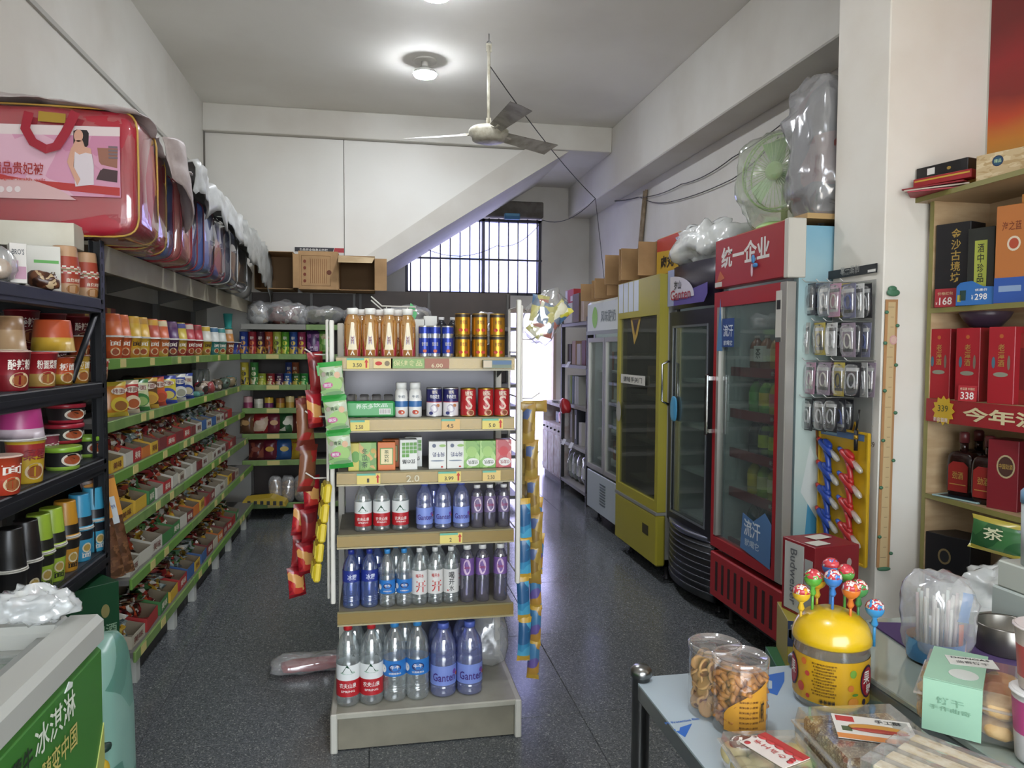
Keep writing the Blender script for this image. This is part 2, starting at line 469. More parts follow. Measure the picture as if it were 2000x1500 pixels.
def portal(n, X, w, h):
    l = bpy.data.lights.new(n, 'AREA'); l.shape = 'RECTANGLE'; l.size = w; l.size_y = h; l.cycles.is_portal = True
    o = bpy.data.objects.new(n, l); COL.objects.link(o); o.matrix_world = X
portal('window_daylight', TR((wx0 + wx1) / 2, YW + .1, (wz0 + wz1) / 2, rx=-PI / 2), wx1 - wx0, hh)
portal('door_daylight', TR((dx0 + dx1) / 2, YW + .1, dz1 / 2, rx=-PI / 2), dx1 - dx0, dz1)
portal('shopfront_daylight', TR((XL + XN) / 2 + .025, YF - .1, 1.25, rx=PI / 2), XN - XL - 1.45, 2.5)

# ------------------------------------------------------------------ ceiling lamps
def lamp(loc, label, power):
    t = E('ceiling_lamp', TR(*loc), label, 'lamp', 'round ceiling lamps')
    O('canopy', B().lathe([(.085, -.012), (.09, -.008), (.09, 0)], mat('#d9d7d0', .5), 28), t)
    O('socket', B().lathe([(.022, -.05), (.026, -.012)], mat('#d9d7d0', .5), 16), t)
    O('bulb_base', B().lathe([(.087, -.100), (.08, -.078), (.04, -.058), (.03, -.05)], mat('#e4e4e0', .4), 28), t)
    O('bulb', B().lathe([(.001, -.128), (.05, -.124), (.078, -.114), (.0865, -.1005)], mat('#f4f8ff', .4, emit=power), 28, cap=False), t)
lamp((at(830, 118, z=ZC).x, at(830, 118, z=ZC).y, ZC), 'round glowing white ceiling lamp left of the ceiling fan', 150)
lamp((at(852, -46, z=ZC).x, at(852, -46, z=ZC).y, ZC), 'round ceiling lamp nearest the camera at the top edge', 150)
lamp((.4, 1.3, ZC), 'added unseen ceiling lamp that brightens the near room', 130)  # added lamp above the view, only there to brighten the near room

# ================================================================== product designs (built once, copied)
def put(d, X, label, cat, group=None):
    """d = (name, [(part, mesh, [(sub, mesh), ...]), ...]) -> one thing with its parts; a single mesh stays a single object"""
    name, parts = d
    if len(parts) == 1 and not parts[0][2]:
        return O(name, parts[0][1], None, X, label, cat, group)
    t = E(name, X, label, cat, group)
    for pn, me, subs in parts:
        p = O(pn, me, t)
        for sn, sm in subs: O(sn, sm, p)
    return t
def part(n, b, *subs):
    return (n, b.mesh(n), [(sn, sb.mesh(sn)) for sn, sb in subs])

def bottle(r, h, body, cap, lz0, lz1, lab, letters=(), shape='water', seg=22, lab2=None, capr=.36, name='water_bottle'):
    def fn():
        b = B()
        if shape == 'water':
            pr = [(r * .82, 0), (r * .97, h * .02), (r, h * .06), (r * .95, h * .09), (r, h * .12)]
            for k in range(3):
                z = .14 + .03 * k; pr += [(r, h * z), (r * .955, h * (z + .012)), (r, h * (z + .024))]
            pr += [(r, h * .55), (r * .96, h * .57), (r, h * .59), (r * .98, h * .66), (r * .86, h * .76), (r * .62, h * .84), (r * capr * .95, h * .9), (r * capr * .9, h * .93)]
        elif shape == 'slim':
            pr = [(r * .85, 0), (r, h * .015), (r, h * .5), (r * .97, h * .52), (r * .97, h * .8), (r * .8, h * .86), (r * .5, h * .9), (r * .48, h * .93)]
        elif shape == 'tea':
            pr = [(r * .9, 0), (r, h * .02), (r * .99, h * .3), (r * .95, h * .62), (r * .98, h * .68), (r * .94, h * .72), (r * .75, h * .82), (r * .56, h * .86), (r * .56, h * .88)]
        elif shape == 'yog':
            pr = [(r * .9, 0), (r, h * .02), (r, h * .48), (r * .95, h * .5), (r, h * .55), (r * .92, h * .74), (r * .74, h * .8), (r * .7, h * .82)]
        elif shape == 'flask':
            pr = [(r * .95, 0), (r, h * .02), (r, h * .58), (r * .85, h * .68), (r * .4, h * .76), (r * .3, h * .8), (r * .3, h * .9)]
        if seg == 4: pass
        b.lathe(pr, body, seg)
        cr = pr[-1][0] * 1.16
        c = B().lathe([(cr, pr[-1][1] - h * .005), (cr, h * .992), (cr * .9, h)], cap, 16)
        ps = [part('body', b), part('cap', c)]
        if lab is not None:
            lb = B()
            rr = r * 1.012
            if lab2 is not None:
                zm = lz0 + (lz1 - lz0) * lab2[1]
                lb.lathe([(rr, h * lz0, lab), (rr, h * zm, lab2[0]), (rr, h * lz1)], lab, seg, cap=False)
            else:
                lb.lathe([(rr, h * lz0), (rr, h * lz1)], lab, seg, cap=False)
            subs = []
            if letters:
                t = B()
                for (s, dx, z, w, hh, m) in letters:
                    if s == 'o': t.disc(dx, h * z, w / 2, hh / 2, 0, m, 16, cyl=rr + .0012)
                    elif s == '^':
                        vs = [(dx - w / 2, 0, h * z), (dx + w / 2, 0, h * z), (dx, 0, h * z + hh)]
                        t.add([((rr + .0012) * math.sin(a / rr), -(rr + .0012) * math.cos(a / rr), c_) for a, _, c_ in vs], [(0, 1, 2)], m)
                    else: t.text(s, dx, h * z, w, hh, 0, m, cyl=rr + .0016)
                subs = [('lettering', t)]
            ps.append(part('label', lb, *subs))
        return (name, ps)
    return fn()

def can(r, h, bands, letters=(), lid='#c9c9c6', name='drink_can', lidm=None, seg=22):
    """bands: [(z fraction, material)...] from the bottom"""
    b = B(); rim = lidm or mat(lid, .3, .9)
    b.lathe([(r * .86, 0), (r * .96, h * .015), (r, h * .05)], rim, seg)
    pr = [(r, h * (.05 + .9 * z), m) for z, m in bands] + [(r, h * .95)]
    b.lathe(pr, bands[0][1], seg, cap=False)
    t = B().lathe([(r, h * .95), (r * .985, h * .965), (r * .97, h * .985), (r * .97, h), (r * .9, h), (r * .88, h * .985)], rim, seg)
    ps = [part('body', b), part('lid', t)]
    if letters:
        g = B()
        for (s, dx, z, w, hh, m) in letters:
            if s == 'o': g.disc(dx, h * z, w / 2, hh / 2, 0, m, 16, cyl=r + .0012)
            else: g.text(s, dx, h * z, w, hh, 0, m, cyl=r + .0016)
        ps[0][2].append(('lettering', g.mesh('lettering')))
    return (name, ps)

def carton(w, d, h, m, prints=(), name='drink_carton', top=None, b=.0015, split=False):
    """prints on the front: ('r', cx, cz, w, h, mat) rect, ('o', ...) ellipse, else text (flip by leading '!')"""
    split = split or name in ('liquor_box', 'gift_box')
    bb = B().box(-w / 2, w / 2, -d / 2, d / 2, 0, h, m, b)
    ps = [part('body', bb)]
    if top is not None: ps.append(part('top', B().box(-w / 2 + .001, w / 2 - .001, -d / 2 + .001, d / 2 - .001, h, h + .0012, top)))
    if prints:
        g = B(); y = -d / 2 - .0006
        k = 0
        for (s, cx, cz, ww, hh, pm) in prints:
            k += 1; yy = y - .00012 * k
            if s == 'r': g.add([(cx - ww / 2, yy, cz - hh / 2), (cx + ww / 2, yy, cz - hh / 2), (cx + ww / 2, yy, cz + hh / 2), (cx - ww / 2, yy, cz + hh / 2)], [(0, 1, 2, 3)], pm)
            elif s == 'o': g.disc(cx, cz, ww / 2, hh / 2, yy, pm, 18)
            elif s[0] == '|': g.text(s[1:], cx, cz, ww, hh, yy, pm, vert=True)
            elif s[0] == '!': g.text(s[1:], cx, cz, ww, hh, yy, pm, flip=True)
            else: g.text(s, cx, cz, ww, hh, yy, pm)
            if split: n_ = {'r': 'panel', 'o': 'emblem'}.get(s, 'lettering'); ps.append((n_, g.mesh(n_), [])); g = B()
        if not split: ps.append(('print', g.mesh('print'), []))
    return (name, ps)

def cup(rt, rb, h, body, lid, band=None, pic=None, txt=None, tm=None, inv=False, rim=None, name='noodle_cup', seg=20, parts=True, tz=.62, pz=.34):
    """paper cup of instant food; inv stands it on its lid"""
    b = B()
    z0, z1 = (0, h)
    def R(f): return (rb + (rt - rb) * f)
    pr = [(rb * .96, 0, body), (rb, .004, body)]
    if band is not None: pr += [(R(band[1]), h * band[1], band[0]), (R(band[2]), h * band[2], body)]
    pr += [(rt, h * .965, rim or lid), (rt + .003, h * .968, rim or lid), (rt + .003, h * .99, rim or lid), (rt * .99, h)]
    X = Matrix.Translation((0, 0, h)) @ Matrix.Rotation(PI, 4, 'X') if inv else None
    b.lathe(pr, body, seg, X=X, cap=True)
    l = B().lathe([(rt * .985, h * .985), (rt * .985, h + .0012)], lid, seg, X=X)
    g = B(); rr = R(.5) + .0012
    sl = (rt - rb) / h
    def wrap(u, z):
        r_ = rb + sl * z + .0012
        return (r_ * math.sin(u / r_), -r_ * math.cos(u / r_), z)
    if pic is not None:
        for (dx, z, w_, h_, m_) in pic:
            vs = [wrap(dx + w_ / 2 * math.cos(2 * PI * i / 18), h * z + h_ / 2 * math.sin(2 * PI * i / 18)) for i in range(18)]
            g.add([(a, b_ - .0004 * pic.index((dx, z, w_, h_, m_)), c) for a, b_, c in vs], [tuple(range(18))], m_, X=X)
    if txt:
        for (s_, dx, z, w_, h_, m_) in txt:
            vs, fs = tmesh(s_, .02)
            g.add([Vector(wrap(dx + a * w_, h * z + c * h_)) * 1.0 + Vector((0, -.0006, 0)) for a, c in vs], fs, m_, X=X)
    if not parts:
        o = B()
        for q in (b, l, g):
            off = len(o.v); o.v += q.v
            for f, mi_, sm in zip(q.f, q.m, q.sm):
                o.f.append(tuple(off + a for a in f)); o.m.append(o.mi(q.mats[mi_])); o.sm.append(sm)
        return (name, [('cup', o.mesh(name), [])])
    ps = [part('cup', b), part('lid', l)]
    if g.f: ps[0][2].append(('print', g.mesh('print')))
    return (name, ps)

def bagd(w, h, t, m, mt=None, emb=None, txt=None, name='snack_bag', jag=.002, seed=1):
    b = B().pouch(w, h, t, m, mt, jag=jag, seed=seed)
    y = -t / 2 - .002
    if emb:
        for (cx, cz, ew, eh, em) in emb: b.disc(cx * w, cz * h, ew * w / 2, eh * h / 2, y - .0005 * emb.index((cx, cz, ew, eh, em)), em, 16)
    if txt:
        for (s, cx, cz, tw, th, tm) in txt: b.text(s, cx * w, cz * h, tw * w, th * h, y - .002, tm)
    return (name, [('bag', b.mesh(name), [])])

def crumple(c, r, seed, m, e=.8, amp=.18, freq=9, nu=30, nv=18):
    return B().sell(c, r, e, m, nu, nv, crump=amp * min(r), freq=freq / max(r) * .12, seed=seed)
FILM = clear('#f8f8f8', .2, .14, 2.0, 26)
FILMW = clear('#f8faf8', .5, .2, 1.5, 20)

# ================================================================== the display rack in the middle
GY = 2.62
G0, G1 = at(655, 900, y=GY).x, at(1006, 900, y=GY).x
GZ = [1.372, 1.158, .972, .752, .480, .142]
GREY = wornmat('#757060', '#6a6556', 8, .5); RAIL = mat('#7d744c', .45); RAILC = mat('#a89d78', .3)
gd = E('display_rack', TR((G0 + G1) / 2, GY, 0), 'pale metal display rack of drinks standing in the middle aisle', 'shelf')
hw = (G1 - G0) / 2
pan = mat('#77757a', .35, .3)
O('back_panel', B().box(-hw + .02, hw - .02, .37, .385, .1, 1.36, pan), gd)
post = B().box(-.012, .012, .34, .40, 0, 1.50, mat('#d9d5c8', .45), .003)
for k in range(26): post.box(-.0125, .0125, .345, .352, .2 + k * .05, .225 + k * .05, BLACK)
pm = post.mesh('post')
O('post', pm, gd, TR(-hw + .005)); O('post', pm, gd, TR(hw - .005))
fp = B().box(-.008, .008, -.005, .02, .55, 1.58, mat('#dcd9cf', .4), .003).mesh('front_post')
O('front_post', fp, gd, TR(hw + .012)); 
fp2 = B().box(-.008, .008, .03, .055, .5, 1.50, mat('#dcd9cf', .4), .003).mesh('front_post')
O('front_post', fp2, gd, TR(-hw - .012))
for k, z in enumerate(GZ[:5]):
    sh = O('shelf', B().box(-hw + .008, hw - .008, .005, .37, z - .02, z, GREY), gd)
    O('price_rail', B().prism([(-hw + .004, z - .042), (hw - .004, z - .042), (hw - .004, z + .002), (-hw + .004, z + .002)], .01, RAIL, TR(0, -.004)), sh)
    O('rail_cover', B().box(-hw + .004, hw - .004, -.0075, -.005, z - .04, z - .003, clear('#fff6dc', .02, .3, 0)).box(-hw + .004, hw - .004, -.012, .0, z - .046, z - .041, RAILC), sh)
    br = B().prism([(0, z - .02), (0, z - .09), (.3, z - .02)], .004, GREY, Matrix.Rotation(-PI / 2, 4, 'Z') @ TR(0, 0, 0)).mesh('bracket')
    for sx in (-1, 1): O('bracket', br, sh, Matrix.Translation((sx * (hw - .012), .37, 0)))
O('deck', B().box(-hw - .004, hw + .004, -.045, .40, .118, .140, wornmat('#9a978a', '#8a877a', 7, .45), .004), gd)
O('kick_plate', B().box(-hw + .004, hw - .004, -.03, -.02, .004, .118, GREY, .002), gd)
ft = B().box(-.012, .012, -.05, .40, 0, .14, mat('#c2bfb4', .45), .004).mesh('foot'); O('foot', ft, gd, TR(-hw - .008)); O('foot', ft, gd, TR(hw + .008))
# price tags
YEL = mat('#e3cf74', .6); TEAL = mat('#6db8a0', .6); REDI = mat('#c4342c', .6); INK = mat('#4a4436', .6)
def ptag(k, u, v, w, txt, arrow=True, c=YEL, name='price_tag'):
    z = GZ[k]; x = at(u, v, y=GY - .012).x - (G0 + G1) / 2
    b = B().box(x - w / 2, x + w / 2, -.0145, -.013, z - .04, z - .003, c)
    b.box(x - w / 2, x + w / 2 - .016, -.015, -.0145, z - .010, z - .003, TEAL)
    if txt: b.text(txt, x - .002, z - .027, min(w * .4, .008 * len(txt)), .014, -.0152, INK)
    if arrow:
        b.box(x + w / 2 - .012, x + w / 2 - .006, -.0152, -.0147, z - .036, z - .018, REDI)
        b.add([(x + w / 2 - .016, -.0152, z - .018), (x + w / 2 - .002, -.0152, z - .018), (x + w / 2 - .009, -.0152, z - .006)], [(0, 1, 2)], REDI)
    O(name, b, gd)
ptag(0, 699, 703, .075, '3.50'); ptag(1, 703, 828, .065, '2.50', False); ptag(1, 880, 828, .065, '4.5', False, mat('#e0b878', .6)); ptag(1, 962, 826, .075, '5.0')
ptag(2, 720, 928, .08, '1'); ptag(2, 878, 928, .08, '3.99'); ptag(2, 960, 926, .065, '2.50', False, mat('#e0c27a', .6)); ptag(3, 881, 1050, .08, '2')
b = B().text('2.0', at(806, 928, y=GY).x - (G0 + G1) / 2, GZ[2] - .024, .045, .024, -.0152, mat('#d8d2b8', .6))
O('price_numeral', b, gd)
b = B()
for (u, w, c) in ((748, .065, '#ddc98a'), (796, .115, '#86a860'), (853, .085, '#9c5f45')):
    x = at(u, 705, y=GY).x - (G0 + G1) / 2; b.box(x - w / 2, x + w / 2, -.0145, -.013, GZ[0] - .038, GZ[0] - .004, mat(c, .5))
x = at(796, 705, y=GY).x - (G0 + G1) / 2; b.text('保健食品', x, GZ[0] - .02, .1, .02, -.0152, mat('#d6d29a', .6))
x = at(748, 705, y=GY).x - (G0 + G1) / 2; b.disc(x - .015, GZ[0] - .021, .012, .007, -.0152, REDI); b.disc(x + .014, GZ[0] - .021, .009, .009, -.0152, mat('#7d6c4b'))
x = at(853, 705, y=GY).x - (G0 + G1) / 2; b.text('6.00', x, GZ[0] - .028, .04, .014, -.0152, mat('#d8c9a0'))
O('rail_sticker', b, gd)
b = B(); x = at(968, 704, y=GY).x - (G0 + G1) / 2
b.box(-.05, .05, -.012, .012, 0, .028, mat('#6f7d6a', .5)).box(-.05, -.02, -.0125, -.012, .002, .026, mat('#c9b9a0', .5)).box(-.018, .05, -.0125, -.012, .012, .026, mat('#49698e', .5))
O('snack_box', b, None, TR(at(968, 704, y=GY).x, GY - .03, GZ[0] - .036), 'small grey and blue box clipped on the top price rail', 'box')

def grow(d, us, k, Y, label, cat, group, jitter=.0, rz=0):
    """a row of one design standing on rack shelf k"""
    n = len(us)
    for i, (u, lab) in enumerate(us):
        x = at(u, 900, y=Y).x
        put(d, TR(x, Y + rnd.uniform(-jitter, jitter), GZ[k], rz), lab.format(label), cat, group)
def nth(n, us, what, where, rev=False):
    r = []
    for i, u in enumerate(us):
        r.append((u, f'{what}, {n[i]} {where}'))
    return r
L2R = ['leftmost', 'second from left', 'third from left', 'fourth from left', 'fifth from left', 'sixth from left']

# row 1
AMB = clear('#e4b058', .35, .05, 3); CL = mat('#f0efe9', .4)
tea = bottle(.0305, .172, AMB, CL, .02, .62, None, (), 'tea', name='tea_bottle')
tl = B()
for a in (0,):
    P = lambda x, z: ((.0316) * math.sin(x / .0316), -(.0316) * math.cos(x / .0316), z)
    tl.add([P(-.02, .004), P(.02, .004), P(.02, .028), P(-.02, .028)], [(0, 1, 2, 3)], mat('#b3303a', .4))
    tl.add([P(-.016, .026), P(0, .026), P(.016, .026), P(.0045, .122), P(-.0045, .122)], [(0, 1, 2, 3, 4)], mat('#efe3c4', .4))
    tl.add([P(.018, .004), P(.03, .004), P(.03, .07)], [(0, 1, 2)], mat('#9c2434', .4)); tl.add([P(-.03, .004), P(-.018, .004), P(-.03, .07)], [(0, 1, 2)], mat('#9c2434', .4))
    tl.add([P(-.006, .045), P(.006, .045), P(.006, .075), P(-.006, .075)], [(0, 1, 2, 3)], mat('#a59ab8', .5))
tl.text('茶', 0, .06, .009, .024, 0, mat('#7a3b4a'), cyl=.0325).text('^', 0, .014, .016, .014, 0, mat('#f0e4d8'), cyl=.0325)
tea[1].append(('label', tl.mesh('label'), []))
grow(tea, nth(L2R, [690, 724, 760, 796], 'amber tea bottle with white wedge label', 'on the top rack shelf'), 0, 2.69, '{}', 'bottle', 'amber tea bottles on the rack')
grow(tea, nth(['leftmost', 'middle', 'rightmost'], [707, 742, 778], 'amber tea bottle in the back row of the top shelf', 'of the three'), 0, 2.77, '{}', 'bottle', 'amber tea bottles on the rack')
BLUE = mat('#2a3f9c', .3, .4); SIL = mat('#b9bcc4', .25, .8)
bc = can(.021, .113, [(0, SIL), (.08, BLUE), (.62, SIL), (.78, BLUE)], [('o', 0, .2, .014, .012, mat('#c8602c')), ('安奈吉', 0, .42, .022, .014, mat('#c9c4b0'))])
grow(bc, nth(['left', 'middle', 'right'], [829, 849, 874], 'slim blue and silver energy drink can', 'of the three on the top shelf'), 0, 2.68, '{}', 'can', 'slim blue cans on the rack')
GOLD = mat('#c08a2a', .28, .75); DK = mat('#33261c', .4)
gc = can(.0285, .079, [(0, GOLD), (.86, DK)], [('安奈吉', 0, .6, .026, .015, mat('#4a2a18')), ('o', -.010, .24, .016, .012, mat('#b8392a')), ('o', .010, .24, .016, .012, mat('#b8392a'))], lid='#c9a657')
for r_, tier in ((0, 'lower'), (1, 'upper')):
    for i, u in enumerate((903, 936, 970)):
        put(gc, TR(at(u, 900, y=2.68).x, 2.68, GZ[0] + r_ * .0795), f"short gold energy drink can, {['left', 'middle', 'right'][i]} one of the {tier} tier", 'can', 'stacked gold cans on the rack')
# things standing at the back of the top shelf
put(carton(.05, .04, .155, mat('#e2e2da', .5), name='white_box'), TR(at(840, 640, y=2.86).x, 2.86, GZ[0]), 'taller plain white box behind the slim blue cans', 'box')
put(carton(.045, .04, .142, mat('#dcdcd2', .5), name='white_box'), TR(at(818, 640, y=2.87).x, 2.86, GZ[0]), 'shorter plain white box just left of the taller white box', 'box')
fish = B().prism([(0, .0), (.02, -.005), (.028, .02), (.016, .05), (.004, .06), (-.004, .03)], .01, mat('#4fb56a', .5))
O('plush_tail', fish, None, TR(at(800, 590, y=2.87).x, 2.87, GZ[0] + .145), 'small green tail shaped tag sticking up behind tea bottles', 'tag')
hk = B(); WR = mat('#dedad0', .4)
xa, xb = at(730, 590, y=2.85).x, at(812, 590, y=2.85).x
for dz in (0, .014): hk.tube([(xa - .01, 2.84, GZ[0] + .205 - dz + .02), (xa + .03, 2.84, GZ[0] + .19 - dz), (xb, 2.84, GZ[0] + .188 - dz)], .003, WR)
for f_ in (.3, .8): hk.tube([(xa + (xb - xa) * f_, 2.85, GZ[0]), (xa + (xb - xa) * f_, 2.85, GZ[0] + .19)], .0025, WR)
O('wire_stand', hk, None, None, 'white bent wire stand behind the amber tea bottles', 'wire stand')
dkb = bottle(.02, .15, mat('#20222c', .2), mat('#e4e4e4', .4), .1, .5, mat('#2c3350', .4), shape='slim', name='drink_bottle')
for i, u in enumerate((862, 884)):
    put(dkb, TR(at(u, 900, y=2.82).x, 2.82, GZ[0]), f'dark bottle with white cap behind the slim cans, {["left", "right"][i]} one', 'bottle')
O('plastic_bag', crumple((0, 0, .06), (.07, .05, .06), 3, FILM, amp=.35), None, TR(at(945, 600, y=2.82).x, 2.82, GZ[0] + .05), 'clear crumpled plastic bag behind the stacked gold cans', 'bag')

# row 2
pk = B()
for i in range(4):
    pk.lathe([(.017, 0), (.019, .01), (.019, .05), (.014, .06), (.016, .066), (.016, .078), (.012, .082)], liquid('#f3efe4', 1.1, .2), 14, X=TR(-.063 + .042 * i, -.005, 0))
dr = E('yogurt_drink_pack', TR(at(724, 900, y=2.69).x, 2.69, GZ[1]), 'shrink wrapped pack of four small drinks with green wrapper', 'drink pack')
O('bottles', pk, dr)
wr = B().box(-.085, .085, -.028, .02, .002, .058, mat('#2f9a4a', .35), .006).text('养乐多', -.02, .04, .06, .018, -.0292, mat('#d9ecd8')).box(.03, .07, -.0288, -.028, .012, .032, WHITE)
for k in range(9): wr.box(.033 + k * .004, .0345 + k * .004, -.0292, -.0288, .014, .03, BLACK)
wr.text('饮品', .035, .044, .05, .014, -.0292, mat('#cfe6d4'))
O('wrapper', wr, dr)
yb = bottle(.0235, .124, mat('#ecebe6', .4), mat('#eeeeea', .4), .3, .47, mat('#3c6fa8', .4), (('牛奶', 0, .6, .026, .01, mat('#6a7686')), ('o', .0, .15, .024, .016, mat('#d0623a')), ('o', -.006, .16, .012, .012, mat('#b33a30'))), 'yog', capr=.7, name='yogurt_bottle')
grow(yb, [(784, 'white yogurt bottle with blue band, left of the pair'), (811, 'white yogurt bottle with blue band, right of the pair')], 1, 2.68, '{}', 'bottle', 'white yogurt bottles on the rack')
NAVY = mat('#2a2a66', .3, .2)
nc = can(.0285, .105, [(0, mat('#e2dfe0', .35)), (.5, mat('#b8303a', .35)), (.53, NAVY)], [('银鹭', 0, .86, .02, .012, mat('#e8dccc')), ('牛奶花生', 0, .7, .036, .014, mat('#f0eee8')), ('o', -.002, .3, .03, .03, mat('#b9b2c0')), ('o', .012, .4, .014, .012, mat('#c07a4a')), ('o', -.014, .14, .016, .012, mat('#3a3f78'))], lid='#dcdcdc')
grow(nc, [(848, 'navy and white peanut milk can, left of the pair'), (880, 'navy and white peanut milk can, right of the pair')], 1, 2.68, '{}', 'can', 'navy peanut milk cans on the rack')
RED = mat('#b3262a', .3)
rc = can(.0285, .103, [(0, RED)], [('银鹭', 0, .82, .03, .016, mat('#f0e2cc')), ('S', 0, .5, .026, .05, mat('#e6c9b8')), ('o', .006, .14, .03, .022, mat('#d9b08a')), ('o', .008, .15, .018, .014, mat('#8c4a2a'))], lid='#d0a03c')
grow(rc, nth(['left', 'middle', 'right'], [914, 948, 979], 'red congee can with gold lid', 'of the three'), 1, 2.68, '{}', 'can', 'red congee cans on the rack')

# row 3 cartons
GRN = mat('#5d9a3a', .45); LG = mat('#9cc46a', .45); ORG = mat('#d8722c', .45); WC = mat('#e6e6e0', .45); INKG = mat('#2f4a2a', .5); INKB = mat('#39406a', .5)
crt = [
 (694, 'yellow drink carton behind the green sachets', carton(.05, .045, .098, mat('#cdbf52', .45), [('o', 0, .05, .03, .04, GRN)])),
 (718, 'green drink carton with dark brush lettering', carton(.062, .045, .1, printmat(['#6fa040', '#86b052', '#5a8c34', '#c8a050'], 40), [('|冬瓜茶', -.01, .045, .02, .07, INKG), ('o', .02, .07, .018, .018, mat('#c6a552'))])),
 (755, 'orange drink carton with cream framed label', carton(.062, .045, .1, ORG, [('r', 0, .05, .046, .06, mat('#5c8c3a')), ('r', 0, .05, .04, .054, mat('#e9d9a8')), ('|茶饮料', 0, .05, .016, .046, INKG)])),
 (797, 'white carton printed with a grid of green squares', carton(.062, .05, .108, WC, [('r', -.018 + .0135 * (i % 4), .092 - .0135 * (i // 4), .0115, .0115, GRN) for i in range(14)] + [('!优の酪', 0, .03, .046, .016, mat('#3a3a3a'))])),
 (854, 'white milk carton with grey swoosh, left of the pair', carton(.062, .045, .1, WC, [('o', -.012, .084, .014, .014, mat('#6a7288')), ('o', .018, .084, .024, .01, LG), ('!纯牛奶', .004, .052, .042, .018, INKB), ('o', 0, .03, .05, .005, mat('#7f8c9c')), ('o', .016, .008, .008, .006, REDI)])),
 (888, 'white milk carton with grey swoosh, right of the pair', carton(.062, .045, .1, WC, [('o', -.012, .084, .014, .014, mat('#6a7288')), ('o', .018, .084, .024, .01, LG), ('!纯牛奶', .004, .052, .042, .018, INKB), ('o', 0, .03, .05, .005, mat('#7f8c9c')), ('o', .016, .008, .008, .006, REDI)])),
 (920, 'green apple yogurt drink carton, left of the pair', carton(.06, .045, .1, printmat(['#7cae4c', '#a6cc78', '#5c9636'], 25), [('o', 0, .06, .036, .04, LG), ('o', .004, .022, .046, .03, WC), ('!优酸乳', .004, .022, .036, .014, INKG)])),
 (951, 'green apple yogurt drink carton, right of the pair', carton(.06, .045, .1, printmat(['#7cae4c', '#a6cc78', '#5c9636'], 25), [('o', 0, .06, .036, .04, LG), ('o', .004, .022, .046, .03, WC), ('!优酸乳', .004, .022, .036, .014, INKG)])),
 (982, 'red strawberry yogurt drink carton at the right end', carton(.058, .045, .102, printmat(['#b84048', '#cc6a68', '#e0aca4'], 25), [('o', 0, .06, .034, .036, mat('#c43a40')), ('o', .004, .022, .044, .03, WC), ('!优酸乳', .004, .022, .036, .014, mat('#8a2430'))]))]
for u, lab, d in crt:
    put(d, TR(at(u, 900, y=2.67).x, 2.67, GZ[2], rnd.uniform(-.05, .05)), lab, 'carton', 'drink cartons on the rack')
for u, lab, d in ((764, 'orange carton tucked behind the orange carton with cream label', crt[2][2]), (807, 'white carton tucked behind the green grid carton', crt[3][2])):
    put(d, TR(at(u, 900, y=2.74).x, 2.74, GZ[2]), lab, 'carton', 'drink cartons on the rack')

# rows 4-6 bottles
WAT = clear('#f4f8f8', .10, .05, 3); BWAT = clear('#b4bce8', .22, .05, 3); DWAT = clear('#b8b4c8', .14, .05, 3)
LRED = mat('#b8242c', .4); LWH = mat('#e6e8e6', .4); DGR = mat('#1f4a34', .4); IW = mat('#f2ece6', .5)
nf = lambda r, h, cap: bottle(r, h, WAT, cap, .12 if h < .25 else .13, .62 if h < .25 else .52, LRED, (('农夫山泉', 0, .27, r * 1.5, r * .42, IW), ('SPRING', 0, .2, r * 1.2, r * .18, IW), ('^', -.002, .43, r * .9, r * .7, DGR), ('o', .0, .43, r * 1.3, r * .22, mat('#9ab8a4'))), lab2=(LWH, .52))
n4 = nf(.030, .174, mat('#e8e8e4', .4)); n6 = nf(.0415, .286, mat('#c4262c', .4))
gt = lambda r, h, z0, z1: bottle(r, h, BWAT, mat('#5a6cc0', .4), z0, z1, mat('#8296dc', .4), (('Ganten', .0, (z0 + z1) / 2 - .02, r * 1.9, r * .62, mat('#44287a')), ('o', r * .9, (z0 + z1) / 2 + .04, r * .4, r * .4, mat('#7a4aa4')), ('o', r * 1.15, (z0 + z1) / 2, r * .3, r * .3, mat('#c86a4a'))), capr=.42)
g4 = gt(.0305, .170, .12, .47); g6 = gt(.0475, .262, .17, .44)
sl4 = bottle(.0215, .156, DWAT, mat('#eceae6', .4), .36, .74, mat('#7a6a90', .4), (('o', 0, .55, .03, .05, mat('#d8c8d8')), ('Ganten', 0, .55, .026, .012, mat('#a02a5a'))), 'slim', capr=.9)
sl5 = bottle(.0255, .208, DWAT, mat('#eceae6', .4), .48, .78, mat('#7a5a9c', .4), (('o', -.004, .63, .028, .058, mat('#d4b8d4')), ('Ganten', -.004, .63, .024, .012, mat('#a02a5a'))), 'slim', capr=.9)
bl5 = bottle(.0305, .206, clear('#8ea4e0', .2, .05, 3), mat('#27358e', .4), .46, .66, mat('#24348c', .4), (('冰露', .004, .55, .034, .02, mat('#d8def4')),))
ks = lambda r, h: bottle(r, h, WAT, mat('#3d8fd0', .4), .24 if h < .25 else .33, .48 if h < .25 else .53, mat('#2f78c4', .4), (('o', .0, .38 if h < .25 else .44, r * 1.1, r * .7, mat('#182a66')), ('牛牛', 0, .385 if h < .25 else .45, r * .8, r * .34, IW), ('饮用纯净水', .0, .29 if h < .25 else .37, r * 1.1, r * .18, IW), ('o', -r * 1.1, .36 if h < .25 else .42, r * .6, r * .7, IW)))
k5, k6 = ks(.0285, .205), ks(.042, .283)
ho = bottle(.0285, .205, WAT, mat('#e6e6e2', .4), .2, .62, mat('#dedcd8', .4), (('开', .004, .34, .036, .04, REDI), ('喝开水', 0, .53, .03, .014, REDI)))
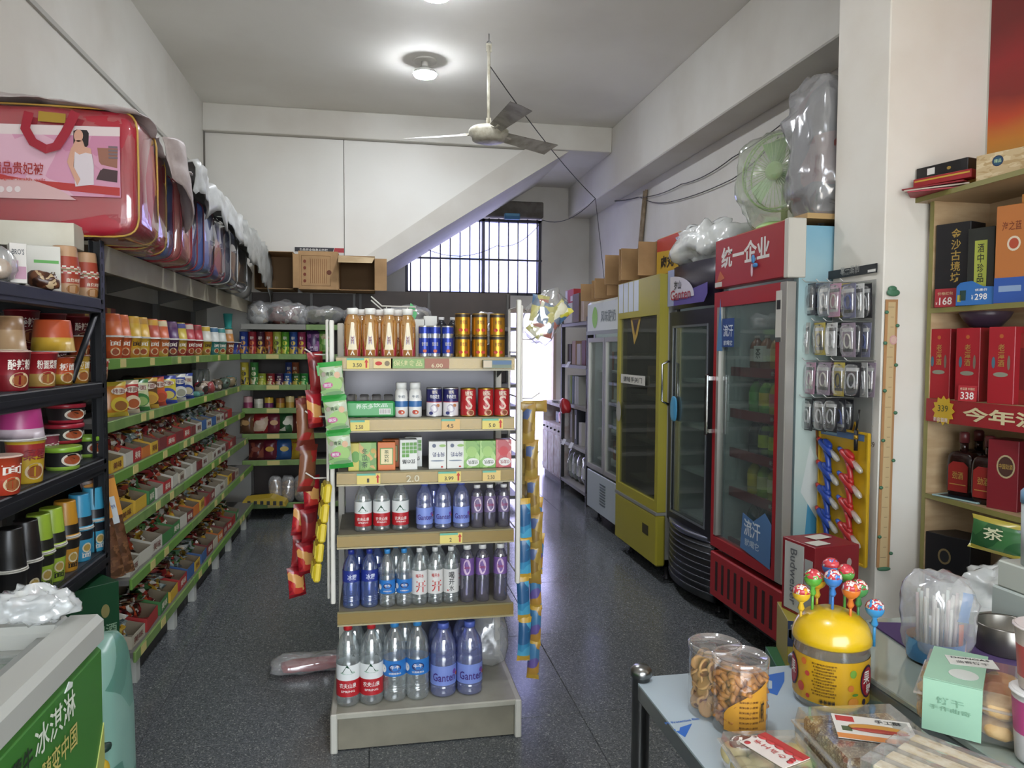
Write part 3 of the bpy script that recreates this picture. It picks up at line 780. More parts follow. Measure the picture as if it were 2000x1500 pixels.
ho2 = bottle(.0285, .205, WAT, mat('#e6e6e2', .4), .2, .62, mat('#dedcd8', .4), (('喝', .0, .52, .02, .024, BLACK), ('开', 0, .4, .02, .022, BLACK), ('水', 0, .29, .018, .02, BLACK), ('o', -.014, .25, .006, .006, REDI)))
grow(n4, nth(['left', 'middle', 'right'], [709, 745, 782], 'clear water bottle with red and white label', 'of the three on the fourth shelf'), 3, 2.68, '{}', 'bottle', 'small red label water bottles')
grow(g4, nth(['left', 'middle', 'right'], [829, 865, 901], 'small violet tinted water bottle with blue label', 'of the three on the fourth shelf'), 3, 2.68, '{}', 'bottle', 'small violet water bottles')
put(g4, TR(at(847, 900, y=2.76).x, 2.76, GZ[3]), 'small violet tinted water bottle standing behind the front three', 'bottle', 'small violet water bottles')
grow(sl4, nth(['left', 'middle', 'right'], [932, 957, 984], 'short square white capped water bottle', 'of the front three'), 3, 2.67, '{}', 'bottle', 'short white capped bottles')
put(sl4, TR(at(976, 900, y=2.74).x, 2.74, GZ[3]), 'short white capped water bottle standing behind the front three', 'bottle', 'short white capped bottles')
grow(bl5, [(685, 'navy label water bottle, left of the pair'), (721, 'navy label water bottle, right of the pair')], 4, 2.68, '{}', 'bottle', 'navy label bottles')
grow(bl5, [(700, 'navy capped water bottle behind the pair, left'), (736, 'navy capped water bottle behind the pair, right')], 4, 2.76, '{}', 'bottle', 'navy label bottles')
grow(k5, [(756, 'small water bottle with sky blue cap and label, left of the pair'), (789, 'small water bottle with sky blue cap and label, right of the pair')], 4, 2.67, '{}', 'bottle', 'small sky blue bottles')
grow(k5, [(773, 'sky blue capped water bottle behind the pair, left'), (797, 'sky blue capped water bottle behind the pair, right')], 4, 2.745, '{}', 'bottle', 'small sky blue bottles')
grow(ho, [(819, 'white label water bottle with red sign, left'), (850, 'white label water bottle with red sign, right')], 4, 2.67, '{}', 'bottle', 'white label bottles')
grow(ho2, [(881, 'white label water bottle with black vertical characters')], 4, 2.67, '{}', 'bottle', 'white label bottles')
grow(ho, [(826, 'white capped bottle behind white label bottles, left'), (857, 'white capped bottle behind white label bottles, middle'), (886, 'white capped bottle behind white label bottles, right')], 4, 2.74, '{}', 'bottle', 'white label bottles')
grow(sl5, nth(['left', 'middle', 'right'], [913, 943, 978], 'tall slim bottle with violet oval label', 'of the three'), 4, 2.67, '{}', 'bottle', 'tall slim violet bottles')
grow(n6, [(678, 'big red capped water bottle on the rack base, left'), (724, 'big red capped water bottle on the rack base, right')], 5, 2.655, '{}', 'bottle', 'big red capped bottles')
grow(n6, [(690, 'big red capped water bottle in the back row, left'), (735, 'big red capped water bottle in the back row, right')], 5, 2.75, '{}', 'bottle', 'big red capped bottles')
grow(k6, [(770, 'big sky blue capped water bottle on the base, left'), (815, 'big sky blue capped water bottle on the base, right')], 5, 2.665, '{}', 'bottle', 'big sky blue bottles')
grow(k6, [(790, 'big sky blue capped bottle in the back row')], 5, 2.76, '{}', 'bottle', 'big sky blue bottles')
grow(g6, [(866, 'wide violet tinted water bottle on the base, left'), (918, 'wide violet tinted water bottle on the base, right')], 5, 2.675, '{}', 'bottle', 'wide violet bottles')
grow(g6, [(860, 'wide violet water bottle in the back row, left'), (908, 'wide violet water bottle in the back row, right')], 5, 2.785, '{}', 'bottle', 'wide violet bottles')
O('plastic_bag', crumple((0, 0, .11), (.08, .07, .11), 5, FILM, amp=.3), None, TR(at(955, 900, y=2.9).x, 2.90, GZ[5]), 'clear plastic bag draped behind the violet bottles on the base', 'bag')

# ------------------------------------------------------------------ goods hanging on the rack's sides
def strip(name, pts, w, h, t, mats, label, cat, yaw=0, seed=0, group=None, part_name='sachet', emb=None):
    """chain of film packs hung from a point: pts = centre-bottom of each pack with tilt"""
    X0 = Matrix.Translation(Vector(pts[0][0]))
    t_ = E(name, X0, label, cat, group)
    for i, (p, tilt) in enumerate(pts):
        m, mt = mats[i % len(mats)]
        b = B().pouch(w, h, t, m, mt, jag=t * .06, seed=seed + i)
        if emb: emb(b, i)
        O(part_name, b, t_, Matrix.Translation(Vector(p) - Vector(pts[0][0])) @ Matrix.Rotation(yaw, 4, 'Z') @ Matrix.Rotation(tilt, 4, 'Y'))
    return t_
def semb(b, i):
    y = -.0135
    b.disc(.004, .052, .030, .026, y, mat('#8cb85a', .4)); b.disc(-.006, .028, .034, .009, y - .0004, mat('#6a9c44', .4)); b.disc(.006, .022, .03, .006, y - .0008, mat('#3f7a2c', .4)); b.disc(-.014, .05, .017, .010, y - .001, mat('#b23a7c', .4)); b.text('豌豆', -.014, .05, .024, .011, y - .0018, mat('#e8dce4')); b.disc(.02, .082, .010, .011, y - .0006, mat('#d0a47c', .4)); b.disc(-.024, .088, .007, .008, y - .0006, mat('#8c7a6a', .4))
    b.text('青豆', -.004, .088, .024, .013, y - .0014, INKG)
SG = [(printmat(['#b9c4a8', '#c6cfb8', '#9cb47c'], 30, .35, 2), mat('#2f9a3c', .4))]
Yh = 2.585
pts = [(at(667, 914, y=Yh), -.09), (at(662, 847, y=Yh), -.12), (at(652, 780, y=Yh), -.10)]
hs = strip('snack_sachet_strip', [((p.x, Yh, p.z), t_) for p, t_ in pts], .083, .128, .024, SG, 'three green and white bean snack sachets hanging at the rack corner', 'snack strip', emb=semb)
hdr = B().prism([(-.041, 0), (.041, 0), (.043, .035), (-.043, .035)], .002, mat('#2f9a3c', .4)).disc(0, .018, .016, .012, -.001, mat('#b83c8c', .4))
O('header', hdr, hs, Matrix.Translation(Vector((at(645, 732, y=Yh).x, Yh, at(645, 732, y=Yh).z)) - Vector(hs.location)) @ Matrix.Rotation(-.10, 4, 'Y'))
# wire side racks
def wire_rack(name, x, y, z0, z1, label):
    b = B()
    b.tube([(0, 0, z0), (0, 0, z1)], .005, WR, 8).tube([(0, .25, z0), (0, .25, z1)], .005, WR, 8)
    for k in range(7):
        z = z0 + (z1 - z0) * k / 6
        b.tube([(0, 0, z), (0, .25, z)], .003, WR, 6)
    sg = -1 if x < .2 else 1
    for k in range(3):
        z = z1 - .12 - k * .22
        b.tube([(0, .05, z), (sg * .05, .05, z), (sg * .08, .05, z + .02)], .003, WR, 6)
    O(name, b, None, TR(x, y, 0), label, 'wire rack')
wire_rack('wire_side_rack', G0 - .028, 2.66, .52, 1.50, 'white wire side rack on the left flank of the display rack')
wire_rack('wire_side_rack', G1 + .03, 2.66, .55, 1.56, 'white wire side rack on the right flank of the display rack')
# left: red snack strips and yellow trays
rs = random.Random(4)
REDS = [(printmat(['#a81f2a', '#8c1820', '#c43a30', '#d9a05c'], 22, .25, 1), mat('#7d141c', .3)), (printmat(['#8a2a2a', '#6b1c20', '#b4502c', '#c9803c'], 22, .25, 2), mat('#8c1a20', .3))]
for k, (u0, v0, v1, nn, lab) in enumerate(((628, 690, 835, 2, 'red snack bags hanging nearest the left wire rack post'), (605, 780, 960, 2, 'brown and red snack bags hanging left of the yellow trays'), (613, 930, 1120, 3, 'red snack bags hanging at the lower left of the rack'), (590, 985, 1165, 3, 'outermost strip of dark red snack bags left of the rack'))):
    ps = []
    for i in range(nn):
        f_ = (i + 1) / nn
        p = at(u0 - 10 * f_ + rs.uniform(-3, 3), v0 + (v1 - v0) * f_, y=2.72 + .03 * k)
        ps.append((tuple(p), rs.uniform(-.12, .12)))
    hgt = (at(600, v0, y=2.75).z - at(600, v1, y=2.75).z) / nn
    strip('snack_bag_strip', ps[::-1], .07 if k else .06, hgt * 1.03, .035, [(printmat(['#7a4a30', '#94623e', '#5a3020', '#9c2c28'], 30, .25, 4), mat('#6a2a20', .3))] if k == 1 else REDS, lab, 'snack strip', yaw=.5, seed=k * 9)
tr = B(); TY = mat('#d9c02c', .4)
for i in range(5):
    p = at(632, 975 + i * 38, y=2.64)
tray = B().box(-.012, .012, -.05, .05, 0, .066, TY, .006)
for k in range(3): tray.box(-.017, -.011, -.04 + .03 * k, -.02 + .03 * k, .01, .056, mat('#e6d452', .35), .003)
tm_ = tray.mesh('tray')
ytop = at(634, 950, y=2.64)
yt = E('yellow_tray_strip', Matrix.Translation(ytop), 'column of five yellow snack trays hanging beside the rack', 'snack strip')
for i in range(5):
    p = at(636 - i * 5, 978 + i * 38, y=2.64)
    O('tray', tm_, yt, Matrix.Translation(p - ytop) @ Matrix.Rotation(.1, 4, 'Y') @ Matrix.Rotation(.15, 4, 'Z'))
# right: bag of snacks, brown packs, blue strip
bg = E('snack_bag_bundle', Matrix.Translation(at(1045, 660, y=2.66)), 'clear bag stuffed with yellow snack packs on top of the rack', 'bag')
Xb = Matrix.Rotation(.45, 4, 'Y')
O('film', B().sell((0, 0, .085), (.066, .05, .10), .75, clear('#fafafa', .08, .1, 2.5, 30), 26, 16, crump=.02, freq=22), bg, Xb)
YP = [printmat(['#b9b23a', '#d8cf62', '#e6e2c0', '#4a6a8c', '#b4543a'], 32, .35, s_) for s_ in range(3)]
for i, (dx, dy, dz, ry) in enumerate(((-.02, -.015, .02, .3), (.02, -.018, .03, -.2), (0, .01, .05, .1), (-.02, -.01, .07, -.3), (.022, -.012, .085, .35), (.0, -.025, .05, -.1))):
    O('snack_pack', B().pouch(.066, .098, .026, YP[i % 3], None, jag=.001, seed=i), bg, Xb @ TR(dx, dy, dz - .015, ry=ry))
BRN = [(printmat(['#a0843e', '#b89a52', '#86692f', '#4a5a84'], 26, .3, 3), mat('#a88440', .3))]
cb = random.Random(11)
def chain(uv, w, h, t, mats, lab, y, name='snack_pack_strip', yaw=0.0, ry=.06):
    ps = []
    for (u, v) in uv:
        ps.append((tuple(at(u, v, y=y)), cb.uniform(-ry, ry)))
    return strip(name, ps, w, h, t, mats, lab, 'snack strip', yaw=yaw, seed=int(uv[0][0]))
chain([(1024, 880), (1026, 950), (1025, 1020), (1020, 1090)][::-1], .046, .15, .026, [(printmat(['#8a7040', '#a2884c', '#6d5630'], 24, .3, 8), None)], 'darker olive snack packs hanging against the right rack post', 2.70, yaw=-.4)
ms = chain([(1032, 868), (1038, 940), (1043, 1010), (1046, 1080), (1044, 1140)][::-1], .052, .155, .03, BRN, 'mustard yellow snack packs hanging on the right flank of the rack', 2.66, yaw=-.3)
O('sachet', B().pouch(.045, .11, .018, BRN[0][0], BRN[0][1], jag=.001, seed=77), ms, Matrix.Translation(at(1068, 793, y=2.66) - Vector(ms.location)) @ Matrix.Rotation(-PI / 2, 4, 'Y'))
BLS = [(printmat(['#3c8ab4', '#55a8cc', '#2f5f8c'], 22, .3, 5), mat('#c8a03c', .35)), (printmat(['#4a7fa8', '#6a5a9c', '#b88a3c', '#2a4a70'], 22, .3, 6), mat('#c8a03c', .35))]
chain([(1027, 1060), (1025, 1130), (1024, 1210), (1022, 1290)][::-1], .05, .165, .026, BLS[:1], 'light blue snack packs with gold seals hanging lowest right', 2.64)
chain([(1044, 1050), (1047, 1120), (1047, 1190), (1044, 1260), (1040, 1325)][::-1], .048, .155, .028, BLS[1:], 'violet and blue snack packs hanging lowest beside the light blue strip', 2.67, yaw=-.4)
# red wrapped thing lying by the rack foot
rw = E('wrapped_red_bundle', TR(at(590, 1300, z=.02).x, at(590, 1300, z=.02).y, 0), 'red items wrapped in clear film lying by the rack foot', 'bundle')
O('red_pack', B().sell((.04, 0, .022), (.13, .045, .018), .5, mat('#b01c22', .35), 24, 12, crump=.01, freq=18), rw, TR(rz=.1))
O('film', B().sell((.03, 0, .034), (.165, .075, .032), .6, FILM, 30, 14, crump=.022, freq=18, seed=2), rw, TR(rz=.1))

# ================================================================== green edged shelving along the left wall
GRAIL = mat('#6b9640', .4); GRAIL2 = wornmat('#6f8a4c', '#5f7a40', 12, .45)
DPAN = wornmat('#57514c', '#4a4540', 3, .6); SHB = mat('#8a8880', .5); DECK = mat('#6d6a66', .5)
LZ = [1.352, 1.095, .885, .672, .452, .150]
LX = [-1.075, -1.07, -1.045, -1.02, -.985, -.975]
TAGY = mat('#cfc27a', .5)
BAYS = ((3.22, 4.24, 'nearest the black rack'), (4.24, 5.28, 'in the middle of the left wall'), (5.28, 6.32, 'at the far left corner'))
rl = random.Random(21)
for (y0, y1, wh) in BAYS:
    t = E('wall_shelving_bay', TR(XL, (y0 + y1) / 2, 0), f'green edged shelving bay {wh}', 'shelf', 'shelving bays along the left wall')
    h = (y1 - y0) / 2
    O('back_panel', B().box(.005, .02, -h + .002, h - .002, .1, 1.69, DPAN), t)
    for s_ in (-1, 1): O('post', B().box(.02, .05, s_ * h - s_ * .03, s_ * h - s_ * .004, 0, 1.69, mat('#5d5c58', .5)) if s_ > 0 else B().box(.02, .05, -h + .004, -h + .03, 0, 1.69, mat('#5d5c58', .5)), t)
    for k, z in enumerate(LZ):
        dx = LX[k] - XL
        sh = O('shelf', B().box(.02, dx, -h + .003, h - .003, z - .022, z, DECK), t)
        O('shelf_rail', B().box(dx, dx + .012, -h + .001, h - .001, z - .042, z + .004, GRAIL if (k + int(y0)) % 2 else GRAIL2, .003), sh)
        for q in range(2):
            yy = -h + rl.uniform(.1, 2 * h - .1)
            O('price_tag', B().box(dx + .0121, dx + .014, yy - .035, yy + .035, z - .036, z, TAGY), sh)
    kick = B().box(.02, LX[5] - XL - .04, -h + .01, h - .01, .0, .105, mat('#3a3836', .7))
    O('plinth', kick, t)
    for yy in (-h + .06, h * .3):
        O('foot', B().box(LX[5] - XL - .039, LX[5] - XL - .005, yy, yy + .05, 0, .108, mat('#b9bab2', .6)), t)
# the plank above it with the quilts
wsx = -1.06
pk_ = E('wall_plank', TR(XL, 5.05, 1.70), 'long grey wall plank above the left shelving carrying the quilts', 'shelf')
O('board', B().box(.005, wsx - XL, -1.97, 1.85, .09, .105, wornmat('#97917f', '#8b8474', 4, .6)), pk_)
O('fascia', B().box(wsx - XL, wsx - XL + .015, -1.97, 1.85, 0, .105, wornmat('#99937f', '#8c8574', 4, .6)), pk_)
br = B().prism([(0, 0), (.36, .09), (0, .09)], .02, mat('#63625e', .5)).mesh('bracket')
for yy in (-1.6, -.6, .4, 1.4): O('bracket', br, pk_, TR(.003, yy, 0))

# ---- top shelf: instant noodle cups, two tiers, the upper tier turned over
def ncup(c1, c2, lid='#e6e4dc', inv=False, txt='面', r=.046, h=.098):
    return cached(('nc', c1, c2, lid, inv, txt, r, h), lambda: cup(r, r * .74, h, mat(c1, .4), mat(lid, .35), (mat(c2, .4), .05, .34),
        pic=[(0, .32, r * .9, h * .36, mat('#e0c89a', .4)), (0, .31, r * .66, h * .25, mat('#9c4a28', .4))], txt=[(txt, 0, .70, r * 1.0, h * .24, mat('#3a2418' if c1 in ('#d9a62e', '#cfae36', '#d67a34') else '#efe8d8'))], inv=inv, parts=False))
lower = [(220, '#d0622e', '#c0522a', 'orange'), (237, '#cf5e2c', '#b8482a', 'deep orange'), (257, '#d9a62e', '#c98c2a', 'yellow'), (275, '#d9b03a', '#c99c30', 'yellow'), (295, '#cf6a34', '#c05a2a', 'orange'), (314, '#cc7034', '#c9a83a', 'orange and yellow'), (333, '#5a3052', '#7a4a3a', 'dark purple'), (350, '#c9a23a', '#a83a2e', 'yellow and red'), (366, '#b0342c', '#98302a', 'red'), (383, '#b8382c', '#c08a3c', 'red and gold'), (400, '#cfae36', '#b08a3c', 'yellow'), (416, '#3f8f86', '#357a74', 'teal'), (431, '#5aa092', '#c8bc5c', 'teal and yellow'), (446, '#a85a34', '#8c4a30', 'rust brown')]
upper = [(214, '#cc6a3c', '#c0582e', 'orange'), (233, '#d47040', '#cc6638', 'pale orange'), (253, '#cfa838', '#c99a34', 'yellow'), (271, '#d9ac34', '#b88a3a', 'golden yellow'), (289, '#b8523a', '#d0a03c', 'orange red'), (309, '#cf6236', '#d8c8a0', 'orange'), (324, '#553062', '#6a4a6a', 'violet'), (337, '#c9b03e', '#4a4a86', 'yellow'), (352, '#b4444a', '#c9b8a8', 'pink red'), (366, '#b0303a', '#8a3030', 'crimson'), (383, '#d6d2c4', '#c9a83c', 'white'), (401, '#d2d4cc', '#3c6a8c', 'white and blue'), (417, '#ccd2ca', '#3f8a86', 'white and teal'), (432, '#c98a4a', '#ccc4b0', 'tan')]
def lat(u, k, dx=.055): return at(u, 680, x=LX[k] - dx).y
for i, (u, c1, c2, nm) in enumerate(lower):
    put(ncup(c1, c2), TR(LX[0] - .055, lat(u, 0), LZ[0], .62 + .3 * (i % 3) / 2), f'{nm} noodle cup, lower tier, {ORD[i]} from the black rack', 'noodle cup', 'noodle cups on the top left shelf')
for i, (u, c1, c2, nm) in enumerate(upper):
    put(ncup(c1, c2, inv=True), TR(LX[0] - .057, lat(lower[i][0], 0) + rl.uniform(-.008, .008), LZ[0] + .0995, .5 + .4 * (i % 4) / 3), f'upturned {nm} noodle cup, upper tier, {ORD[i]} from the black rack', 'noodle cup', 'noodle cups on the top left shelf')
# second rank
for i in range(9):
    c = lower[(i * 2) % 14]
    put(ncup(c[1], c[2]), TR(LX[0] - .16, 3.45 + i * .28, LZ[0], L90), f'noodle cup in the rear rank of the top shelf, {ORD[i]} from the near end', 'noodle cup', 'rear noodle cups')
tc = cup(.035, .026, .11, mat('#3fa39c', .3), mat('#4fb0a8', .3), name='plastic_cup', parts=False)
put(tc, TR(LX[0] - .06, lat(447, 0), LZ[0] + .0995, L90), 'upturned teal plastic cup above the rust brown cup', 'cup')
put(tc, TR(LX[0] - .06, lat(447, 0) + .005, LZ[0] + .212), 'topmost teal plastic cup standing in the far corner stack', 'cup')
for i, (u, c) in enumerate(((454, '#3c4a9c'), (460, '#7a3a5a'))):
    put(ncup(c, '#5a6ab0'), TR(LX[0] - .055, lat(u, 0), LZ[0], L90), f'{["blue", "plum"][i]} noodle cup in the far corner of the top shelf', 'noodle cup', 'noodle cups on the top left shelf')
# boxed noodles behind on the top shelf
for i, (yy, zz) in enumerate(((3.75, 0), (3.75, .125), (3.98, 0), (3.98, .125))):
    put(carton(.2, .13, .12, mat('#8c3a2c', .5), [('r', .0, .06, .05, .115, mat('#c9a23c')), ('面', -.06, .06, .05, .06, mat('#d9b85a')), ('o', .07, .06, .05, .06, mat('#b0602c'))], name='noodle_multipack'), TR(XL + .10, yy, LZ[0] + zz, L90), f'red and yellow noodle multipack in the shade behind the cups, {["near lower", "near upper", "far lower", "far upper"][i]}', 'box', 'noodle multipacks')

# ---- second shelf: standing noodle bags
def sbag(c, c2, c3, w=.125, h=.155, t=.05, txt='', seed=1):
    return bagd(w, h, t, mat(c, .3), mat(c2, .3), [(0, .34, .72, .42, mat(c2, .35)), (.04, .30, .5, .28, mat(c3, .4)), (0, .72, .6, .2, mat('#e6dfcc', .4))], [(txt, 0, .72, .5, .14, mat('#7a2420' if c != '#2b418c' else '#2b418c'))] if txt else None, name='noodle_bag', seed=seed)
bags2 = [(228, '#d0862a', '#c9b23c', '#8c5a2c', 'orange and yellow'), (252, '#b4302a', '#d8c8a8', '#a85a34', 'red'), (270, '#cdd0a0', '#3f7a40', '#8ca860', 'cream and green'), (289, '#6a4a2c', '#c9a03c', '#b88a3c', 'brown and gold'), (308, '#d0702a', '#c9503a', '#a84a2c', 'bright orange'), (325, '#cfc040', '#3c4a9c', '#c9b85a', 'yellow and blue'), (347, '#2b418c', '#d6d6cc', '#9a9a86', 'royal blue'), (362, '#d8d6c8', '#2b418c', '#b8b090', 'white and blue')]
for i, (u, c, c2, c3, nm) in enumerate(bags2):
    put(sbag(c, c2, c3, txt='拌面', seed=i), TR(LX[1] - .05, at(u, 800, x=LX[1] - .05).y, LZ[1], .85 + rl.uniform(-.25, .2), rx=rl.uniform(-.14, -.04)), f'{nm} noodle bag standing on the second left shelf', 'noodle bag', 'standing noodle bags')
tray = B().box(-.07, .07, -.05, .05, 0, .035, clear('#8fd0c4', .35, .1, 1), .012)
put(('food_tray', [('tray', tray.mesh('food_tray'), [])]), TR(LX[1] - .05, at(378, 760, x=LX[1] - .05).y, LZ[1], L90), 'teal plastic food tray beside the blue noodle bags', 'tray')
for i, (u, c) in enumerate(((396, '#8c3a44'), (408, '#9c4a4a'), (424, '#6a5a48'), (438, '#5a6a5c'), (450, '#8a7a5c'), (461, '#5f8a8c'))):
    O('snack_pack', B().sell((0, 0, .04), (.05, .045, .042), .7, printmat([c, '#b8a894', '#3c3430', c], 30, .25, i), 16, 10, crump=.01, freq=20, seed=i), None, TR(LX[1] - .055, min(6.24, at(u, 770, x=LX[1] - .05).y), LZ[1], L90), f'{["wine red", "dusty red", "brown", "grey green", "tan", "blue green"][i]} wrapped snack pack on the second left shelf', 'snack', 'wrapped packs on the second left shelf')
for i, u in enumerate((262, 290)):
    O('dried_food_bag', B().sell((0, 0, .075), (.07, .14, .075), .75, printmat(['#463a32', '#5a4a3c', '#332a26'], 28, .4, i), 20, 12, crump=.02, freq=16, seed=i), None, TR(XL + .13, at(u, 780, x=XL + .13).y - .6 + .3 * i, LZ[1]), f'dark bag of dried food behind the noodle bags, {["near", "far"][i]} one', 'bag')
jar = B().lathe([(.04, 0), (.042, .01), (.042, .13), (.036, .14), (.036, .15)], clear('#cfd4d0', .25, .08, 1), 18)
for i, u in enumerate((392, 404)):
    O('plastic_jar', jar.mesh('plastic_jar'), None, TR(XL + .2, at(u, 760, x=XL + .2).y - .1, LZ[1]), f'clear tall plastic jar on the second left shelf, {["near", "far"][i]} one', 'jar')

# ---- lower shelves: open display cartons with small packs
def dbox(w, d, h, c, cin, packs, txt=None, seed=0, slant=.45):
    """open carton with a low front and sloping cheeks, filled with small packs"""
    m = mat(c, .55); mi_ = mat(cin, .6)
    b = B(); hf = h * slant; th = .002
    b.box(-w / 2, w / 2, -d / 2, d / 2, 0, .003, m).box(-w / 2, w / 2, -d / 2, -d / 2 + th, 0, hf, m).box(-w / 2, w / 2, d / 2 - th, d / 2, 0, h, mi_)
    for sx in (-1, 1):
        x = sx * (w / 2 - th / 2)
        b.add([(x, -d / 2, 0), (x, d / 2, 0), (x, d / 2, h), (x, -d / 2, hf)], [(0, 1, 2, 3)], m)
        b.add([(x - sx * .0015, -d / 2, 0), (x - sx * .0015, d / 2, 0), (x - sx * .0015, d / 2, h), (x - sx * .0015, -d / 2, hf)], [(3, 2, 1, 0)], mi_)
    if txt: b.text(txt, 0, hf * .5, w * .7, hf * .55, -d / 2 - .001, mat('#efe6d2' if c not in ('#c4c0b2', '#b8b09c', '#cfa832') else '#6a2a24'))
    parts_ = [part('carton', b)]
    r = random.Random(seed); n = max(3, int(w / .035))
    for i in range(n):
        q = B().pouch(w / n * 1.1, h * 1.0, .026, packs[i % len(packs)], None, jag=.0015, seed=seed + i, nu=4, nv=5)
        for k, v in enumerate(q.v):
            q.v[k] = tuple(TR(-w / 2 + w / n * (i + .5), r.uniform(-.5, .1) * d * .5, .006, r.uniform(-.25, .25), r.uniform(-.35, .05)) @ Vector(v))
        parts_.append(part('pack', q))
    return ('display_carton', parts_)
PK = lambda a, b_, c, s_: printmat([a, b_, c, '#d8d2c4'], 38, .3, s_)
pal = [('#cfa832', 'yellow'), ('#c4c0b2', 'white'), ('#a82c2c', 'red'), ('#3f7a40', 'green'), ('#c8702e', 'orange'), ('#b8b09c', 'cream'), ('#7a3030', 'maroon'), ('#3a5f94', 'blue')]
packs_ = [PK('#8c2a2a', '#b8502c', '#5a1c20', 1), PK('#6a4a34', '#8c6a44', '#3c2a22', 2), PK('#b8902c', '#c9b04c', '#8c3a2c', 3), PK('#9ca8a4', '#c9ccc6', '#5a6a6c', 4), PK('#3f6a3a', '#6a8c4c', '#a83a30', 5)]
shelf_name = {2: 'third', 3: 'fourth', 4: 'fifth', 5: 'lowest'}
seqs = {2: [(0, .16, 2), (1, .12, 0), (2, .10, 0), (4, .13, 3), (0, .12, 2), (6, .15, 0), (2, .16, 0), (6, .15, 0), (2, .15, 0), (6, .14, 1), (1, .13, 3), (7, .13, 3), (1, .13, 3), (7, .13, 3), (5, .13, 1), (1, .13, 3), (6, .13, 1), (2, .14, 0)],
        3: [(0, .2, 2), (0, .18, 1), (3, .12, 4), (1, .13, 0), (2, .13, 0), (1, .13, 1), (5, .13, 1), (1, .13, 0), (1, .13, 1), (6, .13, 0), (1, .13, 1), (5, .13, 0), (1, .13, 3), (1, .13, 3), (1, .13, 3), (6, .13, 0), (2, .13, 0), (6, .12, 0)],
        4: [(1, .15, 3), (1, .16, 0), (1, .16, 1), (3, .17, 4), (3, .14, 4), (1, .13, 1), (6, .13, 0), (4, .14, 1), (0, .13, 2), (2, .13, 0), (6, .14, 1), (1, .13, 0), (1, .13, 1), (5, .13, 2), (0, .13, 2), (6, .12, 1), (5, .12, 0)],
        5: [(5, .17, 2), (2, .2, 0), (3, .16, 4), (0, .17, 2), (2, .17, 0), (7, .15, 3), (0, .13, 2), (7, .17, 3), (6, .15, 0), (5, .14, 1), (4, .14, 2), (6, .15, 0), (2, .14, 0), (2, .14, 2), (3, .13, 4)]}
for k, sq in seqs.items():
    y = 3.26; d = .2 if k < 4 else .24
    for i, (ci, w_, pi_) in enumerate(sq):
        c, nm = pal[ci]
        if y + w_ > 6.3: break
        hh = .105 + .02 * ((i * 7) % 3) / 2
        des = cached(('db', ci, w_, pi_, k > 3, i % 3), lambda: dbox(w_ * .96, d, hh, c, '#8a7f6c' if ci in (1, 5) else '#7a6c56', [packs_[pi_], packs_[(pi_ + 1) % 5]], '美味' if i % 2 == 0 else None, seed=i * 3 + k, slant=.5))
        put(des, TR(LX[k] - d / 2 - .012, y + w_ / 2, LZ[k], L90 + rl.uniform(-.06, .06)), f'{nm} open snack carton on the {shelf_name[k]} left shelf, {ORD[i]} from the near end', 'snack carton', f'snack cartons on the {shelf_name[k]} left shelf')
        y += w_ + .012

# ================================================================== shelving on the back wall
BY = 6.46; BZ = [1.60, 1.352, 1.095, .90, .685, .462, .10]
bu = E('wall_shelving_bay', TR(-.58, YB, 0), 'green edged shelving bay on the back wall under the cardboard boxes', 'shelf')
bx0, bx1 = -.50, .42
BPN = wornmat('#453b36', '#3a322e', 3, .55)
O('back_panel', B().box(bx0, bx1, -.02, -.005, 0, 1.9, BPN), bu)
for x in (bx0 + .0, .02, bx1 - .025): O('post', B().box(x, x + .022, -.05, -.02, 0, 1.9, mat('#77746e', .45)), bu)
for k, z in enumerate(BZ):
    sh = O('shelf', B().box(bx0, bx1, BY - YB, -.02, z - .022, z, DECK), bu)
    for a, b_, c in ((bx0, .02, GRAIL2 if k else mat('#8c8a82', .5)), (.022, bx1, GRAIL2)):
        O('shelf_rail', B().box(a, b_, BY - YB - .012, BY - YB, z - .042, z + .004, c, .003), sh)
    if k: O('price_tag', B().box(bx0 + .2, bx0 + .3, BY - YB - .014, BY - YB - .012, z - .036, z, TAGY), sh)
bu2 = E('wall_shelving_bay', TR(.55, YB, 0), 'dark backed shelving bay below the barred window', 'shelf')
O('back_panel', B().box(-.71, .72, -.02, -.005, 0, at(900, 572, y=YB).z, BPN), bu2)
for x in (-.68, -.06, .68): O('post', B().box(x, x + .022, -.05, -.02, 0, 1.92, mat('#5a5652', .45)), bu2)
for k, z in enumerate(BZ):
    O('shelf', B().box(-.71, .72, BY - YB, -.02, z - .03, z, DECK), bu2)
def bput(d, u, k, label, cat, group, dy=.06, rz=0, z=None, rx=0):
    return put(d, TR(at(u, 750, y=BY + dy).x, BY + dy, BZ[k] if z is None else z, rz, rx), label, cat, group)
def ccan(c, c2, h=.19, r=.034):
    return cached(('cc', c, c2, h), lambda: ('chip_can', [('can', B().lathe([(r * .97, 0), (r, .004), (r, h * .3), (r, h * .95), (r * 1.02, h * .955), (r * 1.02, h)], mat(c, .3), 18).lathe([(r * 1.004, h * .04), (r * 1.004, h * .34)], printmat([c2, '#d9b060', c], 45, .3), 18, cap=False).text('薯片', 0, h * .72, r * .9, h * .14, 0, mat('#e6e0d0'), cyl=r + .0015).disc(0, h * .5, r * .55, h * .09, 0, mat(c2, .3), 14, cyl=r + .001).mesh('chip_can'), [])]))
